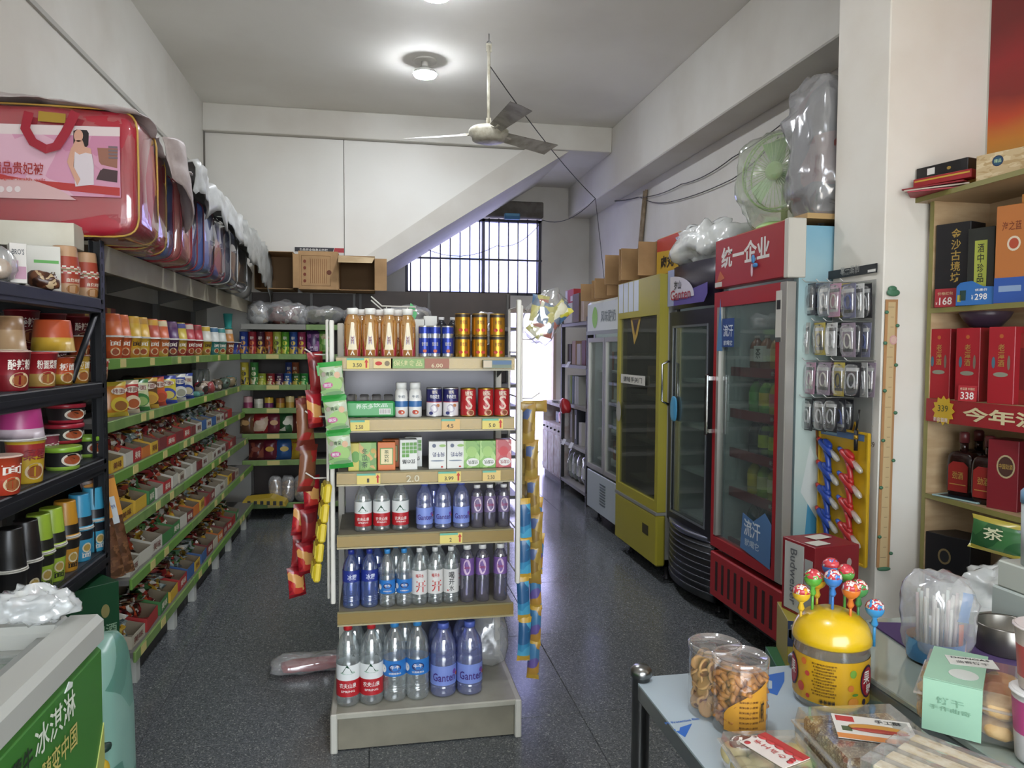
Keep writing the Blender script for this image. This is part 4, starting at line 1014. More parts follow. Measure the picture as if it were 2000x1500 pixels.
for i, (u, c, c2, nm) in enumerate(((477, '#28408c', '#c9903c', 'blue'), (494, '#8c2430', '#c96a3c', 'red'), (510, '#4a2434', '#c9a03c', 'dark plum'), (526, '#a84a2c', '#5a3020', 'rust orange'), (542, '#a3b04a', '#4a4a2c', 'pale lime'), (558, '#4f8c2c', '#c9c84a', 'green'), (574, '#2c4a86', '#d0b04a', 'steel blue'), (590, '#8c2c4c', '#d0b03c', 'magenta red'))):
    bput(ccan(c, c2), u, 1, f'tall {nm} chip can on the back wall shelf', 'chip can', 'tall chip cans on the back wall')
for i, (u, c, c2, nm) in enumerate(((478, '#b8a83a', '#3a3420', 'yellow'), (497, '#3a7a3a', '#c9c8a0', 'green'))):
    bput(ccan(c, c2), u, 2, f'tall {nm} chip can left of the short cans', 'chip can', 'chip cans on the second back shelf')
for i, (u, c, c2, nm) in enumerate(((565, '#2a3a70', '#c9903c', 'navy'), (577, '#8c4a2c', '#d0a85a', 'brown'))):
    bput(ccan(c, c2), u, 2, f'tall {nm} chip can standing behind the short cans', 'chip can', 'chip cans on the second back shelf', dy=.16)
for i, (u, c, c2, nm) in enumerate(((512, '#9aa83a', '#c9c86a', 'lime'), (529, '#8c2c30', '#d9c9a0', 'red'), (546, '#4a2a4a', '#c9b09a', 'plum'), (562, '#2c5a9c', '#d0c8a0', 'blue'), (579, '#3f6a34', '#c9b84a', 'moss green'), (594, '#2f8a3c', '#a8d08a', 'bright green'))):
    bput(ccan(c, c2, .095), u, 2, f'short {nm} chip can on the second back wall shelf', 'chip can', 'short chip cans on the back wall')
for i, (u, c, c2, h, nm) in enumerate(((484, '#8c3a5a', '#c9a0a0', .1, 'pink'), (505, '#b8b8a4', '#d6d4c4', .08, 'cream'), (525, '#6a2c5a', '#c9a83c', .09, 'purple and gold'), (547, '#a8842c', '#8c5a2c', .085, 'gold'), (566, '#b08c3c', '#d6c48a', .1, 'amber'), (590, '#7a3a30', '#b88a5c', .1, 'red brown'))):
    d = can(.037, h, [(0, mat(c, .35)), (.5, mat(c2, .35))], lid=c2, name='snack_tub')
    bput(d, u, 3, f'{nm} snack tub on the third back wall shelf', 'snack tub', 'snack tubs on the back wall')
def cbag(c, c2, s_, w=.15, h=.17): return bagd(w, h, .07, printmat([c, c, c2, c], 14, .25, s_), mat(c, .25), [(0, .55, .5, .26, mat(c2, .35))], None, seed=s_)
for i, (u, c, c2, w_, nm) in enumerate(((482, '#6a4a34', '#c9a06a', .13, 'brown'), (509, '#9c2a2c', '#d9c0a8', .15, 'red'), (535, '#7a2c3c', '#d0a06a', .13, 'pink red'), (559, '#2f5a34', '#d9d8c4', .13, 'dark green'), (587, '#5f2a24', '#d6ccbc', .15, 'maroon'))):
    bput(cbag(c, c2, i, w_), u, 4, f'{nm} crisp bag on the fourth back wall shelf', 'crisp bag', 'crisp bags on the back wall', rz=rl.uniform(-.2, .2))
for i, (u, c, c2, nm) in enumerate(((500, '#5a2424', '#8c4a3a', 'dark brown'), (527, '#6a2434', '#d0a03c', 'wine red'), (554, '#2f5a94', '#d0b04a', 'blue'), (584, '#b8982c', '#9c3a2c', 'yellow'))):
    bput(cbag(c, c2, i + 7, .14), u, 5, f'{nm} crisp bag on the fifth back wall shelf', 'crisp bag', 'crisp bags on the back wall', rz=rl.uniform(-.15, .15))
for i, (u, c) in enumerate(((538, '#7a5638'), (563, '#6b4c36'), (588, '#80603f'))):
    t = E('nut_bag', TR(at(u, 960, y=BY + .04).x, BY + .04, BZ[6]), f'clear bag of brown nuts on the lowest back shelf, {["left", "middle", "right"][i]}', 'bag', 'nut bags')
    O('nuts', B().sell((0, 0, .1), (.05, .04, .09), .7, printmat([c, '#5a4028', '#a07c50'], 60, .5, i), 18, 12, crump=.012, freq=30, seed=i), t)
    O('film', B().sell((0, 0, .115), (.057, .045, .113), .65, FILM, 20, 14, crump=.01, freq=16, seed=i), t)
yp = B().prism([(-.17, .04), (.17, 0), (.16, .03), (.05, .075), (-.16, .06)], .2, mat('#c0a32c', .4))
for q in range(6): yp.box(-.13 + q * .05, -.105 + q * .05, -.002, 0, .03 - q * .004, .055 - q * .002, BLACK)
O('yellow_package', yp, None, TR(at(522, 985, y=BY - .02).x, BY - .2, BZ[6] + .01, 0), 'flat yellow package with black marks on the lowest back shelf', 'package')
O('candy_bag', B().pouch(.12, .2, .05, printmat(['#4a2a5a', '#6a3a70', '#8c5a8c'], 30, .25, 3), mat('#3a204a', .3), jag=.001, seed=3).text('葡萄', 0, .05, .07, .04, -.03, mat('#c9b8d0')), None, TR(at(613, 690, y=BY + .05).x, BY + .05, BZ[1], .05), 'purple candy bag right of the tall chip cans', 'bag')
O('candy_bag', B().pouch(.12, .2, .05, printmat(['#5a8c3a', '#86a85a', '#b8b08a', '#a84a3a'], 22, .25, 4), mat('#4a7a30', .3), jag=.001, seed=4), None, TR(at(636, 690, y=BY + .05).x, BY + .05, BZ[1], .05), 'green candy bag half hidden behind the rack', 'bag')
# bags on the grey top shelf
for i, (u, c, r, lab) in enumerate(((507, '#b8b8b4', (.1, .08, .1), 'white plastic bag with packs on the grey top shelf'), (556, '#7a4a42', (.17, .1, .1), 'clear bag of red brown packs on the grey top shelf'), (590, '#8a8c8c', (.06, .07, .08), 'small clear bag beside the grey shelf post'), (632, '#5a5a34', (.17, .1, .085), 'clear bag of olive packs right of the grey post'), (690, '#6a3a30', (.08, .09, .075), 'dark red bag behind the tea bottles'), (800, '#55504a', (.2, .1, .09), 'dull clear bag behind the wire stand'))):
    p = at(u, 620, y=BY + .14)
    t = E('plastic_bag', TR(p.x, BY + .14, BZ[0]), lab, 'bag')
    O('contents', B().sell((0, 0, r[2] * .85), (r[0] * .86, r[1] * .8, r[2] * .8), .75, printmat([c, '#3c3632', c, '#a8a090'], 26, .4, i), 20, 12, crump=.02, freq=14, seed=i), t)
    O('film', B().sell((0, 0, r[2] * 1.03), r, .8, FILM, 28, 16, crump=.03, freq=13, seed=i + 4), t)
# cardboard boxes on top
def openbox(w, d, h, wall=.004, flaps=(1, 1, 1, 1), open_front=False, pr=None):
    """corrugated box lying with its mouth to the front (-y) or standing open at the top"""
    b = B(); t = wall
    if open_front:
        b.box(-w / 2, w / 2, d - t, d, 0, h, CARD_IN).box(-w / 2, -w / 2 + t, 0, d, 0, h, CARD).box(w / 2 - t, w / 2, 0, d, 0, h, CARD).box(-w / 2, w / 2, 0, d, 0, t, CARD).box(-w / 2, w / 2, 0, d, h - t, h, CARD)
    else:
        b.box(-w / 2, w / 2, 0, d, 0, h, CARD, .002)
    return b
bz = 2.0
def cbox(u, v, w, h, label, front, yaw=0):
    p = at(u, v, y=BY + .05)
    t = E('cardboard_box', TR(p.x, BY + .05, 1.902, yaw), label, 'box', 'cardboard boxes on the back shelving')
    O('carton', openbox(w, .38, h, open_front=front), t)
    return t
wpx = lambda a, b_: at(b_, 560, y=BY + .05).x - at(a, 560, y=BY + .05).x
hz = at(600, 490, y=BY + .05).z - 1.902
c1 = cbox(535, 560, wpx(498, 574), hz - .01, 'dark open cardboard box leftmost on the back shelving', True)
O('flap', B().box(wpx(498, 574) / 2, wpx(498, 574) / 2 + .05, -.02, .0, .01, hz - .03, CARD), c1)
c2 = cbox(622, 560, wpx(582, 660), hz, 'closed printed cardboard box in the middle of the back shelving', False)
pb = B(); pw = wpx(582, 660); PB = mat('#8c5a34', .8)
pb.tube([(-pw * .42, -.001, hz * .1), (pw * .3, -.001, hz * .1), (pw * .3, -.001, hz * .88), (-pw * .42, -.001, hz * .88)], .0012, PB, 4, True)
for q in range(9): pb.box(-pw * .2 + q * pw * .05, -pw * .19 + q * pw * .05, -.0015, 0, hz * .16, hz * .8, PB)
for q in range(4): pb.disc(-pw * .34, hz * (.22 + .17 * q), .012, .014, -.002, mat('#7a3a26', .8))
pb.disc(pw * .27, hz * .45, .02, .02, -.002, mat('#6a3a26', .8))
O('print', pb, c2)
c3 = cbox(697, 560, wpx(662, 733), hz - .03, 'open cardboard box with taped flap rightmost on the back shelving', True)
pw = wpx(662, 733)
O('flap', B().add([(-pw / 2, 0, hz - .03), (pw / 2, 0, hz - .04), (pw * .42, -.1, hz - .1), (-pw / 2, -.1, hz - .1)], [(0, 1, 2, 3)], wornmat('#b09a78', '#9c8462', 8, .4)), c3)
O('flap', B().box(pw / 2, pw / 2 + .1, -.01, -.006, .0, hz - .05, CARD), c3)
# notice strip on the wall
sg = E('notice_strip', Matrix.Translation(at(624, 488, y=YB - .004)), 'black and red notice strip with white characters on the back wall', 'sign')
sw = at(672, 488, y=YB).x - at(576, 488, y=YB).x
O('black_part', B().prism([(-sw / 2, -.02), (sw * .27, -.02), (sw * .3, .02), (-sw / 2, .02)], .004, mat('#26242c', .5)).text('食品安全信息公示栏', -sw * .12, 0, sw * .58, .022, -.001, WHITE), sg)
O('red_part', B().prism([(sw * .28, -.02), (sw / 2, -.02), (sw / 2, .02), (sw * .31, .02)], .004, mat('#b0242e', .5)), sg)
O('blank_part', B().box(-sw / 2, sw / 2, 0, .004, -.05, -.02, mat('#dcdad4', .6)), sg)

# ================================================================== black rack, front left
RX = -1.0; RZ = [1.585, 1.272, .985, .625]
RB = mat('#1d1e22', .45, .2)
rk = E('black_rack', TR(-1.2, 2.4, 0), 'black slotted steel rack of instant noodles at the left edge', 'shelf')
pst = B().box(-.02, .02, -.003, .0, 0, 1.80, RB).box(-.02, -.017, -.045, 0, 0, 1.80, RB).box(.017, .02, -.045, 0, 0, 1.80, RB)
for k in range(40): pst.box(.0195, .0208, -.03, -.022, .06 + k * .044, .085 + k * .044, mat('#0c0c0e', .7))
pm = pst.mesh('post')
for x, y in ((.18, .66), (-.22, .66), (.18, -.75), (-.22, -.75)): O('post', pm, rk, TR(x, y))
for z in RZ:
    s_ = O('shelf', B().box(-.22, .18, -.75, .64, z - .012, z, mat('#35363a', .5)), rk)
    fr = B().box(.172, .2, -.75, .64, z - .058, z - .002, RB, .004).box(.2, .204, -.75, .64, z - .04, z - .022, RB)
    O('beam', fr, s_)
    O('beam', B().box(-.22, .18, .61, .64, z - .058, z - .002, RB), s_)
O('brace', B().tube([(.18, .62, RZ[0] - .05), (.18, .38, RZ[0] - .30)], .012, RB, 6), rk)
for (u, v, k, t_) in ((8, 772, 1, '4.5'), (144, 750, 1, '5'), (126, 920, 2, '5'), (54, 1168, 3, '3')):
    p = at(u, v, x=RX + .205)
    O('price_tag', B().box(-.012, .012, -.001, 0, -.018, .018, WHITE).text(t_, 0, 0, .012, .018, -.002, BLACK), rk, Matrix.Translation(Vector((.206, p.y - 2.4, RZ[k] - .03))) @ Matrix.Rotation(L90, 4, 'Z'))

def rpos(u, x=-1.055): return at(u, 700, x=x).y
FACE = .95      # labels look out of the rack and a little towards the entrance
CHK = None
def chk_cup(inv):
    d = cup(.045, .037, .082, mat('#c9a07a', .4), mat('#c7b48c', .4), (mat('#b04a34', .4), .45, .86), pic=[(0, .22, .05, .03, mat('#a06a34'))], txt=[('自热米饭', .0, .58, .05, .014, mat('#efe4d0')), ], inv=inv)
    c = B(); n = 24
    X = Matrix.Translation((0, 0, .082)) @ Matrix.Rotation(PI, 4, 'X') if inv else None
    for i in range(n):
        for j in range(2):
            a0, a1 = 2 * PI * i / n, 2 * PI * (i + 1) / n; z0 = .070 + .006 * j; r = .0472
            c.add([(r * math.cos(a0), r * math.sin(a0), z0), (r * math.cos(a1), r * math.sin(a1), z0), (r * math.cos(a1), r * math.sin(a1), z0 + .006), (r * math.cos(a0), r * math.sin(a0), z0 + .006)], [(0, 1, 2, 3)], mat('#b8342e', .4) if (i + j) % 2 else mat('#e6dfd0', .4), X=X)
    d[1].append(('checked_rim', c.mesh('checked_rim'), []))
    return d
ck, cki = chk_cup(False), chk_cup(True)
def rput(d, u, k, z=0, lab='', cat='noodle cup', group='noodle cups on the black rack', x=-1.055, rz=FACE):
    return put(d, TR(x, rpos(u, x), RZ[k] + z, rz), lab, cat, group)
rput(ck, 133, 0, 0, 'checked rim cup, lower one of the left pair on the top rack shelf'); rput(cki, 131, 0, .084, 'upturned checked rim cup, upper one of the left pair')
rput(ck, 172, 0, 0, 'checked rim cup, lower one of the right pair beside the post'); rput(cki, 170, 0, .084, 'upturned checked rim cup, upper one beside the post')
put(carton(.10, .16, .15, mat('#dedcd2', .5), [('r', .01, .098, .07, .01, mat('#5db04a')), ('YI', .02, .052, .028, .026, mat('#6a5640')), ('米香', .0, .03, .02, .008, mat('#9a9286'))], name='white_carton'), TR(-1.10, rpos(82, -1.1) + .03, RZ[0], .35), 'white carton with green stripe on the top rack shelf', 'carton')
put(carton(.042, .06, .115, mat('#d6d2cc', .5), [('r', 0, .03, .038, .036, mat('#b88aa0')), ('r', -.008, .055, .016, .02, mat('#c49ab0')), ("BRO'S", 0, .09, .03, .016, mat('#3a4048'))], name='small_carton'), TR(-1.02, rpos(38, -1.02), RZ[0], .5), 'small grey and pink carton in front of the white carton', 'carton')
O('nut_bag', B().sell((0, 0, .026), (.045, .035, .028), .8, printmat(['#4a2a1c', '#6a4028', '#2c1a14', '#c9b08a'], 55, .3), 18, 12, crump=.012, freq=30), None, TR(-1.015, rpos(90, -1.015), RZ[0], .4), 'dark brown bag of glazed nuts before the white carton', 'bag')
t = E('bread_bag', TR(-1.03, rpos(3, -1.03), RZ[0]), 'clear bag of round bread at the left picture edge', 'bag')
O('bread', B().sell((0, 0, .035), (.03, .03, .03), 1, mat('#b08a5c', .7), 16, 10), t); O('film', B().sell((0, 0, .05), (.04, .04, .05), .8, FILM, 18, 12, crump=.01, freq=20), t)
put(carton(.38, .12, .085, wornmat('#cfccbe', '#c4c0b0', 5, .6), name='long_white_box'), TR(-1.235, 2.93, RZ[0] + .170, .08), 'long plain off white box lying on the cups and carton', 'box')
# second rack shelf
INKR = mat('#efe6da', .5)
def bucket(c, c2, lid, r, h, txt, inv=False, tz=.66, c3='#9c5a30', rim=None, tc='#efe6da', band=(.04, .4)):
    return cup(r, r * .82, h, mat(c, .35), mat(lid, .3), (mat(c2, .35), band[0], band[1]), pic=[(0, .28, r * 1.1, h * .38, mat('#d9c29a', .4)), (0, .27, r * .85, h * .28, mat(c3, .4))], txt=[(txt, 0, tz, r * 1.3, h * .26, mat(tc, .5))], inv=inv, rim=mat(rim, .4) if rim else None, name='noodle_bucket')
rput(bucket('#8c1f2a', '#7a1820', '#c9a89a', .052, .118, '酸辣粉'), 20, 1, 0, 'dark red noodle bucket at the left picture edge, second rack shelf', x=-1.05)
rput(bucket('#a3242c', '#b08c4a', '#b8323a', .052, .112, '粉面菜蛋', rim='#b83a3c'), 76, 1, 0, 'red noodle bucket with big white characters, second rack shelf')
rput(bucket('#c9542a', '#c9a23c', '#8c3a2a', .042, .095, '板面'), 118, 1, 0, 'orange noodle cup right of the red bucket', x=-1.05)
rput(bucket('#c9a03a', '#c98a34', '#7a4a30', .042, .1, '板面', tc='#f0ead8'), 150, 1, 0, 'yellow noodle cup left of the checked cup', x=-1.05)
rput(ck, 187, 1, 0, 'checked rim cup beside the post on the second rack shelf', x=-1.06)
rput(bucket('#a88a68', '#8a6a4c', '#c8b8a0', .042, .1, '面', inv=True), 20, 1, .119, 'upturned tan noodle cup on the dark red bucket', x=-1.05)
rput(bucket('#c4562e', '#d0a83c', '#d6d0c4', .066, .108, '重庆小面', inv=True, band=(.55, .97), c3='#3c2a22'), 104, 1, .113, 'large upturned orange noodle bucket above the red bucket', x=-1.07)
for i, (u, x) in enumerate(((45, -1.25), (100, -1.26), (150, -1.27))):
    put(bucket('#6a1620', '#5a1018', '#8c2c34', .055, .13, '酸辣粉'), TR(x, rpos(u, x), RZ[1], FACE), f'dark red noodle bucket in the rear of the second rack shelf, {["left", "middle", "right"][i]}', 'noodle cup', 'rear noodle buckets')
    put(bucket('#6a1620', '#5a1018', '#8c2c34', .055, .13, '酸辣粉'), TR(x, rpos(u, x), RZ[1] + .132, FACE), f'dark red noodle bucket stacked high in the rear, {["left", "middle", "right"][i]}', 'noodle cup', 'rear noodle buckets')
# third rack shelf
rput(bucket('#c9a52c', '#a83434', '#d6cfc2', .054, .135, '菜蛋', tc='#8c2a34', band=(.62, .9)), 45, 2, 0, 'yellow and red noodle bucket under the pink one')
rput(bucket('#b0387a', '#c9b8c0', '#e0dcd6', .064, .118, '粉面菜蛋', inv=True, band=(.72, .99)), 36, 2, .137, 'upturned magenta noodle bucket on the yellow bucket', x=-1.06)
rput(bucket('#b4486a', '#a83a5c', '#d6c8cc', .045, .115, '面'), 84, 2, 0, 'pink noodle cup peeping out behind the yellow bucket', x=-1.12)
rput(bucket('#c4482a', '#b83a24', '#d0b0a0', .045, .11, '面'), 2, 2, 0, 'orange red noodle cup at the left edge of the third rack shelf', x=-1.03)
def flat_bowl(c, lidc, low, r, h):
    m = mat(c, .4); 
    b = B().lathe([(r * .86, 0, mat(low, .35)), (r * .9, h * .16, m), (r * .97, h * .78, m), (r * .98, h * .8)], m, 26).disc(-.002, h * .45, r * .62, h * .28, 0, mat('#d6cdbc', .4), cyl=r * .95 + .002).disc(-.002, h * .45, r * .5, h * .2, 0, mat('#9c4a28', .4), cyl=r * .95 + .003)
    b.text('火鸡面', r * .75, h * .5, r * .5, h * .25, 0, mat('#e6e0d2'), cyl=r * .95 + .003)
    l = B().lathe([(r * .99, h * .78), (r * 1.03, h * .8), (r * 1.03, h * .96), (r, h)], mat(lidc, .3), 26)
    return ('noodle_bowl', [part('bowl', b), part('lid', l)])
rput(flat_bowl('#20201e', '#8cb83c', '#9cc24a', .058, .078), 118, 2, 0, 'flat black noodle bowl with lime lid, left', 'noodle bowl', 'flat noodle bowls', x=-1.05)
rput(flat_bowl('#20201e', '#8cb83c', '#9cc24a', .056, .078), 168, 2, 0, 'flat black noodle bowl with lime lid beside the post', 'noodle bowl', 'flat noodle bowls', x=-1.08)
rput(flat_bowl('#241c1e', '#a8283a', '#a82a3a', .062, .068), 122, 2, .0795, 'black noodle bowl with red lid, lower of the stack', 'noodle bowl', 'flat noodle bowls', x=-1.08)
rput(flat_bowl('#241c1e', '#a8283a', '#a82a3a', .062, .068), 126, 2, .149, 'black noodle bowl with red lid, upper of the stack', 'noodle bowl', 'flat noodle bowls', x=-1.08)
# fourth rack shelf: two-tier cups, upper tier turned over
def tall(c, dark, inv, txt, tc='#20201e', lid='#dcd8cc'):
    return cached(('tall', c, inv), lambda: cup(.043, .033, .122, mat(c, .35), mat(lid, .3), (mat(dark, .35), .66, .93), pic=[(0, .42, .034, .036, mat('#e2d6b4', .4)), (0, .42, .025, .025, mat('#b89a50', .4))], txt=[(txt, 0, .2, .036, .02, mat(tc, .5))], inv=inv))
cols4 = [('#22201f', '#1b1a1a', '火鸡面', '#d05a34', 'black'), ('#241e1e', '#1d1a1b', '拉面', '#d0603a', 'black and red'), ('#9ab83a', '#24241e', '面', '#20201e', 'lime green'), ('#a6c23e', '#24241e', '面', '#20201e', 'bright lime'), ('#c9902c', '#24201c', '面', '#20201e', 'amber'), ('#3f9cc4', '#22242a', '面', '#e6e4dc', 'sky blue'), ('#46a6ca', '#22242a', '面', '#e6e4dc', 'pale sky blue')]
for i, u in enumerate((10, 42, 68, 93, 121, 149, 176)):
    c, dk, tx, tc_, nm = cols4[i]
    rput(tall(c, dk, False, tx, tc_), u, 3, 0, f'{nm} noodle cup, lower tier of the fourth rack shelf')
    rput(tall(c, dk, True, tx, tc_), u - 1, 3, .1235, f'upturned {nm} noodle cup, upper tier of the fourth rack shelf')
for i, u in enumerate((60, 95)):
    rput(tall('#6f7c3c' if i == 0 else '#3a4048', '#24241e', True, '面'), u, 3, 0, f'dim {["olive", "slate"][i]} noodle cup in the rear rank of the fourth rack shelf', x=-1.2)
# beer cases on the floor at the rack's end
for i in range(2):
    g = B()
    c = carton(.20, .17, .27, mat('#17492b', .4), [('o', .05, .17, .03, .05, mat('#8c8450')), ('啤酒', .05, .1, .08, .04, mat('#8aa88a')), ('r', -.06, .22, .03, .03, mat('#a8b0a4'))], name='beer_case', split=True)
    put(c, TR(-1.06, 2.92, .0 + i * .271, .75), f'green beer case beneath the black rack, {["lower", "upper"][i]} one', 'beer case', 'green beer cases')

# hanging brown snack pack strips at the rack's end
t = E('long_snack_pack', Matrix.Translation(at(226, 1130, y=3.10)), 'long brown snack packs with orange headers hanging beyond the rack post', 'snack strip')
z0 = at(226, 1130, y=3.1).z; zh = at(226, 1010, y=3.1).z; zt = at(226, 930, y=3.1).z
BP = printmat(['#6a4630', '#7d583a', '#54361f'], 60, .35)
for i, dx in enumerate((0, -.02, .016)):
    b = B().pouch(.078, zt - z0, .02, BP if i != 1 else mat('#5a2a20', .4), None, jag=.001, seed=i)
    if i == 0 or i == 2: b.box(-.036, .036, -.0125, -.0105, (zh - z0), zt - z0 - .01, mat('#d08a24', .4)).box(-.02, .02, -.0135, -.0125, zh - z0 - .03, zh - z0 + .08, mat('#c9d0d4', .4)).text('SUPER', 0, zh - z0 + .04, .034, .014, -.0145, mat('#3a4a7a')).disc(-.012, zt - z0 - .04, .011, .013, -.0136, mat('#b83a34'))
    O('pack', b, t, TR(dx, .03 * i, 0, .55, 0, -.18))

# ================================================================== quilt bags on the plank
QF = 2.98
zq0, zq1 = 1.812, at(262, 212, y=QF).z
def qbag(y0, y1, x1, z1, c, c2, label, name='quilt_bag', pipe='#7a1820', z0=1.812, sheen=True):
    w_ = (x1 - XL - .02) / 2; d = (y1 - y0) / 2; h = (z1 - z0) / 2
    t = E(name, TR(XL + .015 + w_, y0 + d, z0), label, 'quilt bag', 'quilt bags on the plank')
    m = mat(c, .45, coat=.5) if c2 is None else printmat([c, c, c2], 7, .4, int(y0 * 10), coat=.4)
    O('quilt', B().sell((0, 0, h), (w_, d, h), .24, m, 36, 18, crump=.012, freq=9, seed=int(y0 * 7)), t)
    pl = B()
    for yy in (-d * .82, d * .82):
        pts = []
        for i in range(28):
            a = 2 * PI * i / 28
            pts.append((w_ * 1.003 * math.copysign(abs(math.cos(a)) ** .24, math.cos(a)), yy, h + h * 1.003 * math.copysign(abs(math.sin(a)) ** .24, math.sin(a))))
        pl.tube(pts, .004, mat(pipe, .4), 6, True)
    O('piping', pl, t)
    O('clear_cover', B().sell((0, 0, h), (w_ * 1.02, d * 1.03, h * 1.02), .26, clear('#ffffff', .02, .05, 1.5), 36, 18, crump=.02, freq=11, seed=int(y0 * 5) + 1), t)
    return t, w_, d, h
q, w_, d, h = qbag(QF, QF + .30, -.855, zq1, '#b01e34', None, 'big red quilt bag with pink picture label, nearest on the plank', pipe='#c9a24a')
# picture label on its front
lx1 = at(236, 300, y=QF).x; lz1 = at(100, 248, y=QF).z; lz0 = at(100, 382, y=QF).z
cx_ = XL + .015 + w_
fr = -d - .010
lab = B()
def RP(x0, x1, z0, z1, m, k=0): lab.add([(x0 - cx_, fr - k * .0006, z0 - zq0), (x1 - cx_, fr - k * .0006, z0 - zq0), (x1 - cx_, fr - k * .0006, z1 - zq0), (x0 - cx_, fr - k * .0006, z1 - zq0)], [(0, 1, 2, 3)], m)
def PP(pts, m, k): lab.add([(p.x - cx_, fr - k * .0006, p.z - zq0) for p in (at(u, v, y=QF) for u, v in pts)], [tuple(range(len(pts)))[::-1]], m)
def EP(u, v, ru, rv, m, k): PP([(u + ru * math.cos(2 * PI * i / 16), v - rv * math.sin(2 * PI * i / 16)) for i in range(16)][::-1], m, k)
PINK = printmat(['#d69ab4', '#e0b4c6', '#cc88a6'], 9, .4)
RP(XL + .02, lx1, lz0, lz1, PINK, 0)
PP([(-30, 242), (236, 250), (236, 268), (-30, 262)], mat('#e4d4d4', .4), 1)
PP([(192, 290), (232, 292), (231, 330), (196, 322)], mat('#9c6a58', .4), 1)
PP([(-40, 330), (20, 345), (60, 352), (236, 368), (236, 384), (120, 372), (-40, 384)], mat('#b83a38', .4), 2)
PP([(-40, 352), (60, 350), (120, 372), (152, 392), (-40, 386)], mat('#d9b4b4', .4), 3)
PP([(200, 330), (232, 335), (231, 358), (190, 352)], mat('#4a3438', .4), 3)
# printed figure: long dark hair, white top
SK = mat('#d6a48c', .4)
PP([(146, 258), (152, 255), (172, 256), (176, 262), (175, 285), (168, 292), (146, 282)], mat('#241c1c', .4), 4)
EP(156, 267, 9, 12, SK, 5); PP([(150, 276), (164, 276), (168, 288), (180, 292), (182, 305), (148, 305), (142, 292)], SK, 5)
PP([(149, 298), (158, 304), (170, 300), (182, 303), (186, 325), (186, 362), (150, 366), (146, 330)], mat('#ddd2d8', .4), 6)
PP([(142, 290), (149, 292), (147, 332), (134, 318)], SK, 6); PP([(134, 318), (147, 328), (160, 352), (154, 364)], SK, 7)
PP([(183, 300), (192, 312), (205, 330), (200, 334), (186, 322)], mat('#d9a0b8', .4), 6)
p0 = at(40, 330, y=QF)
lab.text('精品贵妃被', at(38, 330, y=QF).x - cx_, p0.z - zq0, at(88, 330, y=QF).x - at(-14, 330, y=QF).x, at(0, 318, y=QF).z - at(0, 342, y=QF).z, fr - .005, mat('#a8322e', .4))
lab.text('ecological health quilt', at(38, 350, y=QF).x - cx_, at(0, 350, y=QF).z - zq0, at(95, 330, y=QF).x - at(-14, 330, y=QF).x, .014, fr - .005, mat('#c8504a', .4))
for u in (6, 22, 38): EP(u, 371, 6, 6, mat('#e8dcdc', .4), 7)
for k_ in range(4): RP(at(214, 300, y=QF).x, at(232, 300, y=QF).x, at(0, 276 + 7 * k_ + 4, y=QF).z, at(0, 276 + 7 * k_, y=QF).z, mat('#7a6a70', .4), 4)
O('picture_label', lab, q)
O('gold_badge', B().prism([(-.045, -.017), (.045, -.019), (.047, .014), (-.042, .019)], .003, mat('#b8963c', .35, .4), TR(at(104, 231, y=QF).x - cx_, fr - .005, at(104, 231, y=QF).z - zq0)), q)
hp = [at(u, v, y=QF) for u, v in ((62, 222), (56, 255), (72, 282), (98, 296), (118, 290), (135, 262), (152, 222))]
hb = B(); hv = []
for i, p in enumerate(hp):
    dn = (hp[min(i + 1, 6)] - hp[max(i - 1, 0)]).normalized(); sd = Vector((-dn.z, 0, dn.x)) * .016
    yy = fr - .012 - .012 * math.sin(PI * i / 6)
    hv += [(p.x - cx_ - sd.x, yy, p.z - zq0 - sd.z), (p.x - cx_ + sd.x, yy, p.z - zq0 + sd.z)]
hb.add(hv, [(2 * i, 2 * i + 1, 2 * i + 3, 2 * i + 2) for i in range(6)], mat('#a01a30', .45))
O('handle', hb, q)
qx = -.90
bnd = [(300, 330, '#a81c30', None, 'second red quilt bag behind the picture bag', 2.26, '#c9a24a'), (331, 352, '#3f5a94', '#5a74a8', 'steel blue quilt bag between the red and the coral bag', 2.22, '#8c2430'), (353, 378, '#b0605a', '#c48478', 'coral pink quilt bag on the plank', 2.21, '#8c1c28'), (379, 396, '#2f3c6c', '#8c3a44', 'navy quilt bag with red trim', 2.21, '#8c1c28'), (397, 421, '#4a5f9c', '#6a7cac', 'mid blue quilt bag beside the navy one', 2.20, '#6a2434'), (422, 448, '#4a4a80', '#8c4a5a', 'violet quilt bag beside the mid blue one', 2.20, '#7a2434'), (449, 466, '#34384a', '#565c6c', 'slate quilt bag before the black one', 2.18, '#b0b0b0'), (467, 490, '#2a2e30', '#4a5254', 'black quilt bag with pale piping', 2.14, '#c0c0c0')]
for i, (u0, u1, c, c2, lab_, zt_, pp) in enumerate(bnd):
    y0_ = max(QF + .305, at(u0, 450, x=qx).y); y1_ = at(u1, 450, x=qx).y
    qbag(y0_ + .004, y1_ - .004, qx - .02 * (i % 2), zt_, c, c2, lab_, pipe=pp)
O('white_pillow', B().sell((0, 0, .17), (.19, .17, .17), .6, mat('#c9c8c2', .6), 24, 14, crump=.02, freq=8), None, TR(-1.2, 6.62, 1.808), 'white pillow bag at the far end of the plank', 'pillow')

